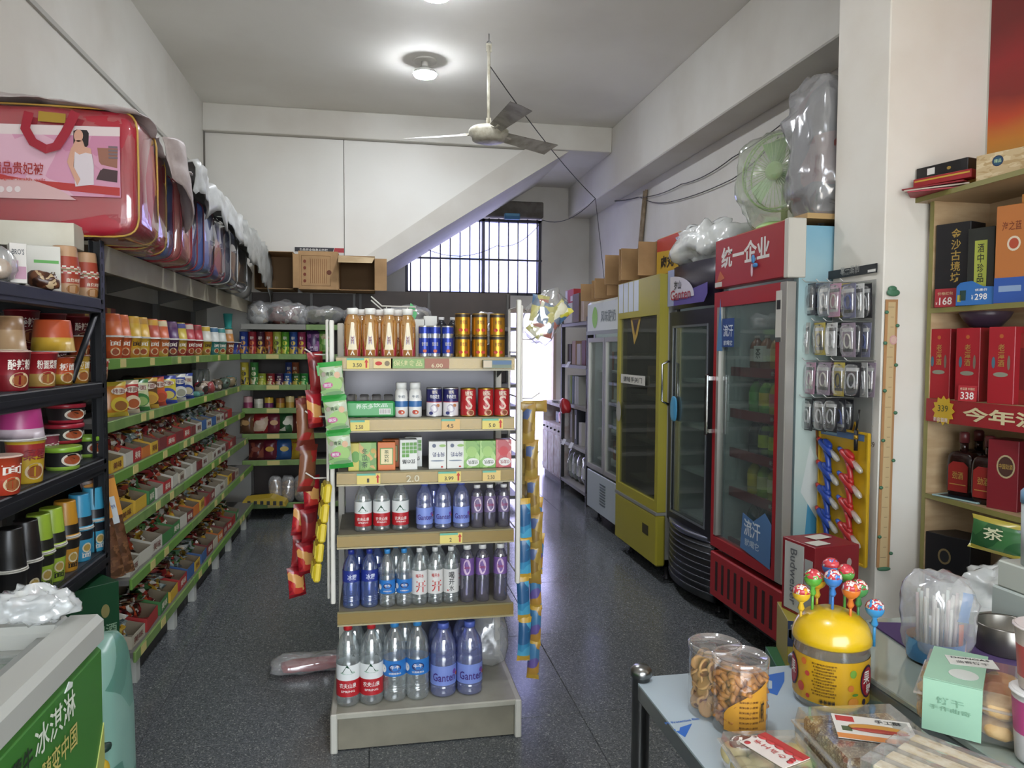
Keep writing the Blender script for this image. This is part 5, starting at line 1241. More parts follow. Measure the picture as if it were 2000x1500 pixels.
def sheet(name, fn, nu, nv, m, label, seed, amp=.02, m2=None):
    b = B(); vs = []
    for j in range(nv + 1):
        for i in range(nu + 1):
            p = Vector(fn(i / nu, j / nv))
            n1 = noise.noise(p * 7 + Vector((seed, 0, 0))); n2 = noise.noise(p * 17 + Vector((0, seed, 0)))
            p += Vector((amp * n2 * .6, amp * n1 * .5, amp * (n1 + .5 * n2)))
            vs.append(p)
    fs = [(j * (nu + 1) + i, j * (nu + 1) + i + 1, (j + 1) * (nu + 1) + i + 1, (j + 1) * (nu + 1) + i) for j in range(nv) for i in range(nu)]
    b.add(vs, fs, m, True)
    o = O(name, b, None, None, label, 'dust sheet', 'silver dust sheets over the quilts')
    md = o.modifiers.new('thick', 'SOLIDIFY'); md.thickness = .004
    return o
SILV = wornmat('#b4b6b4', '#a2a29e', 14, .38); MAUV = wornmat('#b8aeac', '#a69a98', 14, .5)
def lerp(a, b_, t): return a + (b_ - a) * t
zq = zq1 + .03
def sA(u, v):     # along the row, across from the wall
    y = lerp(2.955, 3.78, u); x = lerp(-1.43, -.85 + .02 * math.sin(u * 9), v)
    z = zq - .035 + (.075 - .07 * v) * min(1, u * 9) * (1 - .5 * u) - .07 * u + .010 * math.sin(u * 23 + v * 4)
    return (x, y, z)
sheet('dust_sheet', sA, 34, 14, MAUV, 'mauve grey dust sheet laid over the big red quilt bag', 1)
def sB(u, v):     # flap hanging down at the second red bag
    a = u * PI * .9
    y = lerp(3.38, 3.92, u); drop = .27 * (v ** 1.1) * (.6 + .4 * math.sin(PI * u))
    return (-.87 + .05 * math.sin(a * 2) + .02 * v, y + .05 * v, zq - .02 - .08 * u - drop + .03 * math.sin(u * 7))
sheet('dust_sheet', sB, 20, 14, wornmat('#a89c98', '#938682', 14, .45), 'stiff mauve dust sheet flap hanging beside the steel blue bag', 2, .012)
def sC(u, v):
    y = lerp(3.9, 5.15, u); x = lerp(-1.40, -.86, min(1, v * 1.35)); dz = max(0, v - .74) * .62
    return (x + .02 * math.sin(u * 15), y, 2.30 - .02 * u - dz + .02 * math.sin(u * 19) * (1 + v))
sheet('dust_sheet', sC, 34, 18, SILV, 'shiny silver dust sheet crumpled over the middle quilt bags', 3, .03)
def sD(u, v):
    y = lerp(5.2, 6.75, u); x = lerp(-1.40, -.87, min(1, v * 1.5)); dz = max(0, v - .66) * (.45 + .75 * u)
    return (x, y, 2.25 + .05 * math.sin(u * 3) - .05 * u - dz + .02 * math.sin(u * 17))
sheet('dust_sheet', sD, 34, 20, wornmat('#a4a6a2', '#8f908b', 12, .42), 'grey dust sheet drooping over the far dark quilt bags', 5, .035)

# ================================================================== chest freezer, lower left corner
def frame4(a, c, z0, z1, t, m):
    return B().box(a - t, a, -c, c, z0, z1, m, .01).box(-a, -a + t, -c, c, z0, z1, m, .01).box(-a + t, a - t, c - t, c, z0, z1, m).box(-a + t, a - t, -c, -c + t, z0, z1, m)
FX, FY0, FY1, FZ = -.552, .22, 1.655, .85
fz = E('chest_freezer', TR(-.90, (FY0 + FY1) / 2, 0), 'green chest freezer with sliding glass lids in the lower left corner', 'freezer')
hx = FX + .90; hy = (FY1 - FY0) / 2
GB = mat('#377826', .4); GRY = mat('#b4b5ae', .45)
O('body', frame4(hx - .005, hy - .005, .03, FZ - .065, .065, GB).box(-hx + .02, hx - .02, -hy + .02, hy - .02, .03, .1, GB), fz)
rim = B()
rim.box(hx - .075, hx, -hy, hy, FZ - .065, FZ, GRY, .012).box(-hx, -hx + .075, -hy, hy, FZ - .065, FZ, GRY, .012)
rim.box(-hx + .06, hx - .06, hy - .075, hy, FZ - .065, FZ, GRY, .012).box(-hx + .06, hx - .06, -hy, -hy + .075, FZ - .065, FZ, GRY, .012)
O('rim', rim, fz)
O('rail', B().box(hx - .10, hx - .075, -hy + .07, hy - .07, FZ - .05, FZ - .02, mat('#8f918c', .4)).box(-hx + .075, -hx + .10, -hy + .07, hy - .07, FZ - .05, FZ - .02, mat('#8f918c', .4)), fz)
for k, (a, b_) in enumerate(((-hy + .075, .05), (0.0, hy - .075))):
    l = O('sliding_lid', B().box(-hx + .1, hx - .1, a, b_, FZ - .04 - .012 * k, FZ - .035 - .012 * k, clear('#eef4f2', .05, .03, 2)), fz)
    O('lid_frame', B().box(-hx + .1, hx - .1, b_ - .025, b_, FZ - .046 - .012 * k, FZ - .03 - .012 * k, mat('#9a9c96', .4)).box(-hx + .1, hx - .1, a, a + .02, FZ - .046 - .012 * k, FZ - .03 - .012 * k, mat('#9a9c96', .4)), l)
O('well', B().box(-hx + .075, -hx + .08, -hy + .07, hy - .07, .3, FZ - .1, WHITE).box(hx - .08, hx - .075, -hy + .07, hy - .07, .3, FZ - .1, WHITE).box(-hx + .08, hx - .08, hy - .08, hy - .075, .3, FZ - .1, WHITE), fz)
fs_ = B()
X = Matrix.Translation((hx - .003, 0, 0)) @ Matrix.Rotation(L90, 4, 'Z')
def FT(s_, cy, cz, w, h, m, it=0): fs_.text(s_, cy, cz, w, h, 0, m, X @ Matrix.Shear('XZ', 4, (0, 0)) if False else X)
FT('冰淇淋', .475, .737, .17, .052, mat('#dfe8d4')); FT('蒙牛', .345, .728, .075, .042, mat('#1c2a18')); FT('随变中国', .49, .672, .15, .046, mat('#c9bc6a'))
fs_.prism([(.515, .770), (.535, .783), (.55, .776), (.548, .768)], .002, mat('#d8e0d8'), X)
fs_.prism([(.56, .38), (.705, .62), (.705, .54), (.62, .38)], .002, mat('#a8b05a', .4), X)
fs_.prism([(.20, .66), (.26, .66), (.28, .72), (.24, .72)], .002, mat('#cfe0c4', .4), X)
O('lettering', fs_, fz)
icm = [printmat([a, b_, '#d8d4c8', a], 18, .3, i) for i, (a, b_) in enumerate((('#a8343c', '#c96a6a'), ('#3a4f94', '#6a86c0'), ('#c9a83c', '#d9c87a'), ('#8c2c3c', '#b8504c'), ('#5a7a3c', '#94b05a')))]
ri = random.Random(3)
nmc = ['red', 'blue', 'yellow', 'crimson', 'green']
for i in range(6):
    for j in range(4):
        k = (i * 3 + j * 2) % 5
        me = cached(('ice', k), lambda: B().pouch(.15, .15, .05, icm[k], None, jag=.003, seed=k).mesh('ice_cream_pack'))
        O('ice_cream_pack', me, None, TR(-1.17 + .15 * j, .75 + .155 * i, .70 + ri.uniform(0, .02), 0, -PI / 2 + .12, ri.uniform(-.1, .1)), f'{nmc[k]} ice cream pack, {ORD[i]} row from the near end, {ORD[j]} from the wall', 'ice cream', 'packs inside the freezer')
O('freezer_basket', B().box(-1.24, -.64, .55, 1.6, .675, .69, mat('#c8c8c4', .5)), None, None, 'wire basket floor under the ice cream packs', 'basket')
cb_ = E('plastic_bag', Matrix.Translation((at(105, 1190, z=FZ).x, 1.605, FZ + .002)), 'crumpled clear plastic bag lying on the freezer rim', 'bag')
O('film', B().sell((0, 0, .034), (.075, .036, .036), .8, clear('#f4f6f6', .34, .16, 2, 40), 44, 24, crump=.022, freq=34, seed=9), cb_)
# teal sack beside the freezer with a round yellow print
sk = E('teal_sack', TR(at(188, 1400, y=1.86).x, 1.86, 0), 'pale teal printed plastic sack standing behind the freezer corner', 'sack')
zt_ = at(225, 1245, y=1.86).z
O('sack', B().sell((0, 0, zt_ / 2), (.066, .1, zt_ / 2), .45, printmat(['#6a9c8c', '#86b0a2', '#5a8c7c'], 8, .35), 26, 18, crump=.012, freq=10), sk)
sp_ = B(); Xs = Matrix.Translation((.02, -.1, 0))
O('yellow_print', B().sell((.035, -.088, zt_ * .62), (.022, .016, .036), .9, mat('#d0ac2c', .5), 18, 10), sk)
O('cap_print', B().sell((.036, -.09, zt_ * .70), (.026, .018, .012), .8, mat('#14332a', .5), 14, 8, X=Matrix.Translation((0, 0, 0))), sk)
sp_.sell((.035, -.088, zt_ * .44), (.022, .016, .10), .9, mat('#1f4a40', .5), 18, 10)
O('dark_print', sp_, sk)

# ================================================================== drink coolers along the right wall
GLASS = clear('#eef4f2', .035, .02, 1.6)
def frame(b, x0, x1, z0, z1, y0, y1, t, m, tl=None, tr=None, tt=None, tb=None):
    tl, tr, tt, tb = tl or t, tr or t, tt or t, tb or t
    b.box(x0, x0 + tl, y0, y1, z0, z1, m).box(x1 - tr, x1, y0, y1, z0, z1, m).box(x0 + tl, x1 - tr, y0, y1, z1 - tt, z1, m).box(x0 + tl, x1 - tr, y0, y1, z0, z0 + tb, m)
    return b
def shell(hw, d, z0, z1, m, mi_):
    """cabinet carcass open to the front"""
    b = B()
    b.box(-hw, -hw + .035, .03, d, z0, z1, m).box(hw - .035, hw, .03, d, z0, z1, m).box(-hw, hw, d - .03, d, z0, z1, m).box(-hw, hw, .03, d, z1 - .04, z1, m).box(-hw, hw, .03, d, z0, z0 + .04, m)
    b.box(-hw + .06, hw - .06, .05, .062, z1 - .052, z1 - .042, mat('#eef4ff', .4, emit=8.0))  # added glowing strip under the top, brightens the cooler interior
    b.box(-hw + .036, -hw + .04, .035, d - .03, z0 + .04, z1 - .04, mi_).box(hw - .04, hw - .036, .035, d - .03, z0 + .04, z1 - .04, mi_).box(-hw + .036, hw - .036, d - .04, d - .032, z0 + .04, z1 - .04, mi_)
    return b
def feet(t, hw, d, h):
    me = B().lathe([(.022, 0), (.022, .015), (.012, .02), (.012, h)], BLACK, 12).mesh('foot')
    for sx in (-1, 1):
        for yy in (.07, d - .07): O('foot', me, t, TR(sx * (hw - .07), yy, 0))
INN = mat('#aab4b0', .5)
def world_in(X, x, y, z): return X @ Vector((x, y, z))
# ---- red cooler
XRF = TR(1.73, 3.21, 0, R90)
rf = E('drink_cooler', XRF, 'red single door drink cooler with white characters on its header', 'cooler')
RC = mat('#a8242c', .35); SV = mat('#b8b4ac', .35, .5); OW = mat('#cfcbc0', .45)
hw, d = .34, .58
O('cabinet', shell(hw, d, .13, 1.93, mat('#9aaeae', .4), INN), rf)
O('header', B().box(-hw, hw - .035, -.02, .04, 1.715, 1.955, RC, .004), rf)
O('header_end', B().box(hw - .033, hw + .006, -.022, .06, 1.71, 1.96, OW, .004), rf)
O('header_lettering', B().text('统一企业', -.04, 1.86, .46, .105, -.0212, mat('#e6e0da', .5), bold=.03).prism([(-.32, 1.74), (-.23, 1.76), (-.28, 1.80)], .001, mat('#c86a3c', .4), TR(0, -.0215)).box(-.335, -.26, -.0216, -.021, 1.722, 1.745, OW), rf)
rib = B().sell((0, -.03, 0), (.012, .006, .02), .8, mat('#4a8cc0', .4), 12, 8).sell((.02, -.03, -.03), (.02, .006, .01), .8, mat('#3f86c4', .4), 12, 8).sell((-.01, -.03, -.05), (.005, .005, .03), .8, mat('#c8a8b0', .4), 10, 8)
O('ribbon', rib, rf, TR(.06, .002, 1.82))
dr = O('door_frame', frame(B(), -hw, hw - .055, .40, 1.695, -.02, .022, .03, RC, tt=.075, tb=.05).box(hw - .055, hw, -.022, .022, .40, 1.695, SV, .003).box(-hw + .03, -hw + .055, -.019, .012, .46, 1.62, SV), rf)
O('glass', B().box(-hw + .03, hw - .085, -.006, 0, .45, 1.62, GLASS), dr)
O('handle', B().box(-hw - .004, -hw + .014, -.065, -.05, .97, 1.28, CHROME, .004).box(-hw, -hw + .01, -.05, -.02, .98, 1.0, CHROME).box(-hw, -hw + .01, -.05, -.02, 1.25, 1.27, CHROME), dr)
gr = O('grille', B().box(-hw, hw, -.02, .03, .14, .37, RC, .006), rf)
sl = B().box(-.012, .012, -.0215, -.018, 0, .15, mat('#2a0c0e', .8), .001).mesh('slot')
for i in range(9): O('slot', sl, gr, TR(-hw + .075 + i * .066, 0, .18))
O('base', B().box(-hw + .02, hw - .02, .05, d, .085, .14, BLACK), rf)
feet(rf, hw, d, .09)
O('door_sticker', B().prism([(-.30, 1.40), (-.27, 1.66), (-.24, 1.40)], .001, mat('#5f8ab8', .4), TR(0, -.0225)).box(-.245, -.12, -.0226, -.022, 1.42, 1.56, mat('#34508c', .4)).text('流汗', -.18, 1.50, .1, .06, -.0235, mat('#dfe6f0')).text('就喝它', -.18, 1.44, .09, .025, -.0235, mat('#dfe6f0')), rf)
O('door_sticker', B().prism([(-.02, .47), (.25, .44), (.255, .64), (.2, .68), (.1, .62), (.0, .64)], .001, mat('#5a7fae', .4), TR(0, -.0225)).text('流汗', .09, .58, .15, .08, -.0235, mat('#e4eaf0')).text('就喝它', .09, .51, .13, .035, -.0235, mat('#cfdbe8')), rf)
O('energy_label', B().box(.255, .30, -.0226, -.022, 1.44, 1.66, OW).box(.262, .292, -.023, -.0226, 1.58, 1.62, BLACK).box(.255, .30, -.023, -.0226, 1.44, 1.46, mat('#4a4a4a')), rf)
# printed side panel towards the entrance
sd = B(); ys = hw + .0015
XS = Matrix.Translation((hw + .001, 0, 0)) @ Matrix.Rotation(L90, 4, 'Z')       # panel faces the entrance
def SP(pts, m, k): sd.add([XS @ Vector((a, -.0006 * k, c)) for a, c in pts], [tuple(range(len(pts)))], m)
m_, nt, b_ = _new('side_print'); N_, L_ = nt.nodes, nt.links
g_ = N_.new('ShaderNodeNewGeometry'); sx_ = N_.new('ShaderNodeSeparateXYZ'); L_.new(g_.outputs['Position'], sx_.inputs[0])
nz_ = N_.new('ShaderNodeTexNoise'); nz_.inputs['Scale'].default_value = 5; ad = N_.new('ShaderNodeMath'); ad.operation = 'MULTIPLY_ADD'; ad.inputs[1].default_value = .25
L_.new(g_.outputs['Position'], nz_.inputs['Vector']); L_.new(nz_.outputs['Fac'], ad.inputs[0]); L_.new(sx_.outputs['Z'], ad.inputs[2])
rp_ = N_.new('ShaderNodeValToRGB'); mr_ = N_.new('ShaderNodeMapRange'); mr_.inputs[1].default_value = .3; mr_.inputs[2].default_value = 2.1
L_.new(ad.outputs[0], mr_.inputs[0]); L_.new(mr_.outputs[0], rp_.inputs['Fac'])
for i, (p, c) in enumerate(((0, '#4a7c90'), (.22, '#83a8ac'), (.4, '#b0bcb4'), (.7, '#a8bab4'), (1, '#6a9ab0'))):
    e = rp_.color_ramp.elements[i] if i < 2 else rp_.color_ramp.elements.new(p); e.position = p; e.color = lin(c)
L_.new(rp_.outputs[0], b_.inputs['Base Color']); b_.inputs['Roughness'].default_value = .4
SP([(.03, .14), (d, .14), (d, 1.93), (.03, 1.93)], m_, 1)
SP([(.08, .55), (.24, .44), (.40, .40), (.55, .42), (.55, .52), (.36, .58), (.2, .70), (.1, .82)], mat('#4a94b8', .4), 2)
SP([(.06, .8), (.14, .68), (.3, .6), (.5, .56), (.5, .62), (.3, .72), (.16, .86), (.1, 1.0)], mat('#d6dcd8', .4), 3)
SP([(.12, 1.12), (.28, 1.10), (.30, .98), (.24, .86), (.18, .84), (.13, .96)], mat('#b87a4a', .4), 4); SP([(.10, 1.16), (.30, 1.14), (.29, 1.09), (.11, 1.11)], mat('#c9b8a0', .4), 5)
SP([(.16, .80), (.26, .78), (.34, .70), (.22, .72)], mat('#5a7a3c', .4), 4)
O('side_print', sd, rf)
for k, z in enumerate((.44, .70, .90, 1.10, 1.31)):
    sh = O('inner_shelf', B().box(-hw + .045, hw - .045, .07, d - .06, z - .015, z, mat('#b9bcb8', .4)).box(-hw + .045, hw - .045, .055, .07, z - .035, z + .01, mat('#7d2a30', .4)), rf)
    if k: O('rail_text', B().text('统一', .12, z - .012, .05, .022, .0535, OW), sh)
rowc = [[('#2c4a34', '#1f3a28', 'dark green'), ('#33402c', '#243020', 'olive'), ('#3a2a20', '#2c1c16', 'cola brown'), ('#2c4434', '#1f3426', 'bottle green')],
        [('#a8a030', '#c9b83c', 'yellow'), ('#8ca848', '#c9c890', 'pale green'), ('#a8ac5c', '#dcd8b0', 'cream'), ('#8c5a4a', '#c0b090', 'rose')],
        [('#2a3236', '#22282c', 'black'), ('#2c3438', '#a8b83a', 'black and lime'), ('#3f5a30', '#b4c43c', 'lime label'), ('#5a7040', '#c9cc5a', 'leaf green')],
        [('#4a8c3c', '#5aa048', 'green'), ('#5c9440', '#c9b43c', 'green and yellow'), ('#b8a84a', '#c46a70', 'yellow and pink'), ('#a85a5c', '#d09a94', 'pink')],
        [('#7a4a34', '#d8d4c8', 'brown tea'), ('#8c5a3c', '#d6cfc0', 'pale tea'), ('#b0844a', '#c9a86a', 'amber'), ('#a86a34', '#c8b48c', 'golden')]]
for k, z in enumerate((.44, .70, .90, 1.10, 1.31)):
    for i in range(4):
        c, c2, nm = rowc[k][i]
        hh = .22 if k == 0 else .165
        des = cached(('fb', c, c2, hh), lambda: bottle(.034, hh, mat(c, .25), mat('#d6d2c8' if k in (1, 4) else '#3a3a3a', .4), .25, .62, mat(c2, .35), shape='water', seg=16, name='drink_bottle'))
        p = world_in(XRF, .06 - .095 * (3 - i) + .09, .108, z)
        put(des, TR(p.x, p.y, p.z, R90), f'{nm} drink bottle in the red cooler, {["lowest", "fourth", "third", "second", "top"][k]} shelf', 'bottle', 'bottles in the red cooler')
p = world_in(XRF, -.02, .06, 1.31)
put(carton(.085, .02, .075, mat('#d6d4cc', .5), [('茶', 0, .04, .045, .05, BLACK)], name='tea_sign'), TR(p.x, p.y, p.z + .04, R90), 'white card with one black character in the red cooler', 'card')

# ---- black cooler with rounded front
XBF = TR(1.745, 3.88, 0, R90)
bf = E('drink_cooler', XBF, 'black single door drink cooler with curved louvred base', 'cooler')
hw, d = .30, .56; BK = mat('#1e1d22', .35)
def cyf(x, bul=.05): return -bul * (1 - (x / hw) ** 2)
def curved(z0, z1, m, bul=.05, x0=-hw, x1=hw, n=14, th=.02):
    b = B(); vs = []
    for i in range(n + 1):
        x = lerp(x0, x1, i / n); y = cyf(x, bul)
        vs += [(x, y, z0), (x, y, z1), (x, y + th, z0), (x, y + th, z1)]
    fs = []
    for i in range(n):
        a, c = i * 4, (i + 1) * 4
        fs += [(a, c, c + 1, a + 1), (a + 1, c + 1, c + 3, a + 3), (a + 2, a + 3, c + 3, c + 2), (a, a + 2, c + 2, c)]
    fs += [(0, 1, 3, 2), (n * 4, n * 4 + 2, n * 4 + 3, n * 4 + 1)]
    b.add(vs, fs, m, True); return b
O('cabinet', shell(hw, d, .06, 1.88, BK, mat('#98a09c', .5)), bf)
O('header', curved(1.64, 1.885, mat('#2a2334', .3), .03), bf)
hd = B()
hd.prism([(-.26, 1.66), (.2, 1.66), (.24, 1.70), (.24, 1.76), (.05, 1.74), (-.26, 1.70)], .001, mat('#5a4a94', .35), TR(0, -.033))
hd.prism([(-.25, 1.70)] + [(-.25 + .33 * math.cos(a), 1.70 + .13 * math.sin(a)) for a in [PI / 2 * i / 8 for i in range(9)]] , .001, mat('#d2ccd6', .35), TR(0, -.0355))
hd.text('岁山', -.14, 1.775, .1, .05, -.038, mat('#1c1a20')).text('Ganten', -.10, 1.72, .28, .06, -.038, mat('#a83244'))
hd.box(-.29, -.20, -.034, -.032, 1.66, 1.87, mat('#9ca4c8', .4))
O('header_print', hd, bf)
df_ = curved(.40, 1.62, BK, .035, -hw, -hw + .07)
df_2 = B()
dd = O('door_frame', frame(B(), -hw, hw, .40, 1.625, -.018, .025, .055, BK, tt=.09, tb=.06, tr=.075), bf)
O('glass', B().box(-hw + .05, hw - .07, -.01, -.005, .45, 1.54, clear('#dfe8e4', .05, .02, 2)), dd)
O('glass_edge', frame(B(), -hw + .055, hw - .075, .45, 1.545, -.021, -.018, .012, mat('#8d9094', .3, .6)), dd)
O('handle', B().tube([(-hw + .02, -.02, 1.08), (-hw + .005, -.06, 1.10), (-hw + .005, -.06, 1.32), (-hw + .02, -.02, 1.34)], .008, CHROME, 8), dd)
gb = O('base_louvre', curved(.08, .40, BK, .06), bf)
for k in range(8):
    m = mat('#7a7c86', .25, .8)
    O('louvre', curved(.115 + .035 * k, .122 + .035 * k, m, .066, th=.012), gb)
O('trim_lip', curved(.39, .415, mat('#8a8ca0', .2, .8), .07, th=.05), bf)
feet(bf, hw, d, .07)
for z in (.46, .72, .98, 1.24): O('inner_shelf', B().box(-hw + .045, hw - .045, .05, d - .06, z - .02, z, mat('#c4c8c4', .4)), bf)
cw = [('#2c3436', '#4a5a50', 'dark'), ('#c4c4bc', '#9a948c', 'white'), ('#5a2c34', '#b8b0a4', 'wine'), ('#8c3a34', '#c8b08c', 'red')]
for k, z in enumerate((.46, .72, .98, 1.24)):
    for i in range(2):
        c, c2, nm = [cw[3], cw[2]][i] if k == 0 else [cw[1], cw[2]][i] if k == 1 else [cw[1], cw[0]][i]
        p = world_in(XBF, .05 + .09 * i, .16, z)
        put(cached(('bb', c), lambda: carton(.07, .07, .16, mat(c, .45), [('r', 0, .09, .05, .06, mat(c2, .45))], name='drink_carton')), TR(p.x, p.y, p.z, R90), f'{nm} drink carton in the black cooler, {["lowest", "second lowest", "third", "top"][k]} shelf, {["far", "near"][i]} one', 'carton', 'cartons in the black cooler')
O('blue_sticker', B().sell((0, 0, 0), (.05, .006, .075), .8, mat('#4f9cc8', .35), 16, 10, crump=.004, freq=30), None, XBF @ TR(-.20, -.024, 1.06), 'sky blue paper sticker on the black cooler door', 'sticker')

# ---- yellow cooler
XYF = TR(1.69, 4.56, 0, R90)
yf = E('drink_cooler', XYF, 'yellow cooler with a tall dark glass door', 'cooler')
hw, d = .385, .6; YC = mat('#a3982e', .4); SVG = mat('#9a9890', .4, .3)
O('cabinet', shell(hw, d, .1, 1.84, SVG, mat('#5a5650', .5)), yf)
dd = O('door_frame', frame(B(), -hw, hw, .43, 1.855, -.025, .03, .05, YC, tt=.24, tb=.06, tl=.045, tr=.045), yf)
O('glass', B().box(-hw + .04, hw - .04, -.012, -.006, .48, 1.63, clear('#c8ccc0', .06, .02, 2)), dd)
O('lower_panel', B().box(-hw, hw, -.03, .03, .10, .41, YC, .01), yf)
O('lower_trim', B().box(-hw, hw, -.032, .03, .41, .428, SVG), yf)
O('vent', B().box(.16, .26, -.0325, -.03, .26, .32, mat('#3a3418', .6)), yf)
s_ = B()
for i in range(4): s_.box(-.36 + i * .10, -.275 + i * .10, -.0265, -.025, 1.655, 1.85, mat('#c4cace', .4))
s_.box(-.30, .16, -.0265, -.025, 1.18, 1.24, mat('#d0ccc0', .5)).text('请随手关门', -.07, 1.21, .36, .035, -.0275, mat('#5a5a52'))
s_.disc(-.34, .98, .05, .07, -.0268, mat('#a8a498', .5))
s_.prism([(-.16, 1.62), (.04, 1.62), (-.02, 1.50), (-.08, 1.44)], .001, mat('#b0903c', .5), TR(0, -.0136)).prism([(-.12, 1.6), (.0, 1.6), (-.06, 1.5)], .001, mat('#3a2c1c', .5), TR(0, -.0148))
O('sticker', s_, yf)
feet(yf, hw, d, .105)
for z in (.55, .82, 1.10, 1.38): O('inner_shelf', B().box(-hw + .045, hw - .045, .06, d - .06, z - .02, z, mat('#8a8478', .4)), yf)
for k, (x, y, z, w, h, c, nm) in enumerate(((-.02, .2, .55, .2, .2, '#8a6a48', 'brown carton on the lowest shelf'), (.2, .2, .55, .14, .14, '#6a4a34', 'dark brown pack on the lowest shelf'), (-.02, .2, .82, .22, .22, '#a07c52', 'tan carton on the middle shelf'), (.2, .2, .82, .12, .15, '#b8b4a4', 'pale pack on the middle shelf'), (-.03, .2, 1.10, .2, .2, '#a8855a', 'tan carton on the upper shelf'), (.18, .2, 1.10, .14, .16, '#c09a4a', 'golden pack on the upper shelf'), (.0, .2, 1.38, .22, .13, '#6a6458', 'grey carton on the top shelf'))):
    p = world_in(XYF, x, y, z)
    put(carton(w, .2, h, mat(c, .6), [('r', 0, h * .5, w * .6, h * .4, mat('#b8a88a' if k % 2 else '#7a5a3c', .6))], name='stock_carton'), TR(p.x, p.y, p.z, R90), f'{nm} in the yellow cooler', 'carton', 'stock in the yellow cooler')
# ---- white double-door cooler
XWF = TR(1.76, 5.48, 0, R90)
wf = E('drink_cooler', XWF, 'white double door cooler with a green round emblem', 'cooler')
hw, d = .45, .58; WM = mat('#c6cac8', .4)
O('cabinet', shell(hw, d, .1, 1.78, WM, mat('#c4ccc8', .5)), wf)
O('header', curved(1.53, 1.79, mat('#d4d8d4', .3), .03 , -hw * .66, hw * .66) if False else B().box(-hw, hw, -.03, .04, 1.53, 1.79, mat('#d4d8d4', .3), .02), wf)
O('header_print', B().disc(-.22, 1.66, .07, .085, -.0315, mat('#8cc04a', .4)).text('风味酸奶', .12, 1.66, .36, .09, -.032, mat('#7d8684')).box(-hw, hw, -.031, -.029, 1.525, 1.555, mat('#8a8e8c', .3)), wf)
for i, (a, b_) in enumerate(((-hw, -.005), (.005, hw))):
    dd = O('door_frame', frame(B(), a, b_, .44, 1.50, -.02, .03, .035, SV), wf)
    O('glass', B().box(a + .03, b_ - .03, -.008, -.003, .47, 1.47, GLASS), dd)
O('lower_panel', B().box(-hw, hw, -.015, .03, .11, .42, mat('#b8c0c4', .4), .005), wf)
lv = B().box(-.07, .07, -.018, -.014, 0, .012, mat('#6a7276', .5)).mesh('louvre')
for k in range(8): O('louvre', lv, wf, TR(-.02, 0, .19 + k * .022))
feet(wf, hw, d, .105)
for z in (.52, .76, 1.0, 1.24): O('inner_shelf', B().box(-hw + .045, hw - .045, .06, d - .06, z - .015, z, mat('#dfe2de', .4)), wf)
for k, z in enumerate((.52, .76, 1.0, 1.24)):
    for i in range(5):
        c, nm = [('#c9c4b4', 'cream'), ('#b87a5a', 'peach'), ('#8a9a8c', 'sage'), ('#c8ccd0', 'white'), ('#a8845a', 'tan')][(i + 2 * k) % 5]
        p = world_in(XWF, -.36 + .17 * i, .2, z)
        put(cached(('wb', c), lambda: carton(.11, .12, .15, mat(c, .5), [('r', 0, .08, .07, .05, mat('#d6d2c6', .5))], name='yogurt_carton')), TR(p.x, p.y, p.z, R90), f'{nm} carton in the white cooler, {["lowest", "second", "third", "top"][k]} shelf, {ORD[4 - i]} from the yellow cooler', 'carton', 'cartons in the white cooler')

# ---- dark shelf with files, back right
DX = 1.86
ds = E('dark_shelf', TR(DX, 6.82, 0, R90), 'dark angle iron shelf of boxes and files beyond the white cooler', 'shelf')
hw = .47; DM = mat('#3a3838', .5, .3)
pm = B().box(0, .035, 0, .035, 0, 1.70, DM).mesh('post')
for x in (-hw, hw - .035):
    for y in (0, .3): O('post', pm, ds, TR(x, y))
DZ = [.12, .50, .88, 1.26, 1.66]
for z in DZ: O('shelf', B().box(-hw, hw, .0, .33, z - .03, z, mat('#8f8b84', .5)), ds)
XD = TR(DX, 6.82, 0, R90)
def dput(x, y, z, w, dd, h, c, lab, name='box', rz=0, rx=0, pr=()):
    p = world_in(XD, x, y, z)
    put(carton(w, dd, h, mat(c, .6), list(pr), name=name), TR(p.x, p.y, p.z, R90 + rz, rx), lab, 'file' if name == 'file_folder' else 'box')
for i, (c, nm) in enumerate((('#c4c4bc', 'white'), ('#8ca04a', 'lime'), ('#5a6a78', 'slate'), ('#c8c8c4', 'pale grey'), ('#a8a8a0', 'grey'))):
    dput(-.32 + .085 * i, .14, DZ[2] + .001, .06, .2, .27, c, f'{nm} file folder standing on the dark shelf', 'file_folder')
for i, (c, nm, h) in enumerate((('#8a8072', 'grey brown', .32), ('#3a3c44', 'black', .33), ('#b8b4ac', 'white', .22))):
    dput(-.20 + .16 * i, .14, DZ[1] + .001, .09, .2, h, c, f'{nm} tall box on the second shelf of the dark shelf', 'file_box', pr=[('r', 0, h * .5, .03, h * .7, mat('#c8c4bc', .6))])
for i, (c, nm) in enumerate((('#5a4c44', 'dark'), ('#a88468', 'tan'), ('#b8aca0', 'pale'), ('#6a3434', 'red'))):
    dput(-.30 + .17 * i, .15, DZ[3] + .001, .13, .22, .20 + .03 * (i % 2), c, f'{nm} small carton on the upper shelf of the dark shelf', 'small_carton')
for i in range(4):
    p = world_in(XD, -.33 + .17 * i, .15, DZ[0])
    t = E('oil_jug', TR(p.x, p.y, p.z, R90), f'bagged oil jug on the bottom of the dark shelf, {ORD[i]} from the back', 'jug', 'bagged jugs')
    O('jug', B().sell((0, 0, .13), (.055, .09, .13), .5, mat(['#7c9086', '#3f5648', '#5a5048', '#2c3036'][i], .3), 18, 12).box(-.04, .04, -.1, -.08, .08, .18, mat('#c8c8c0', .5)), t)
    O('film', B().sell((0, 0, .155), (.07, .1, .155), .6, FILM, 20, 12, crump=.015, freq=16, seed=i), t)
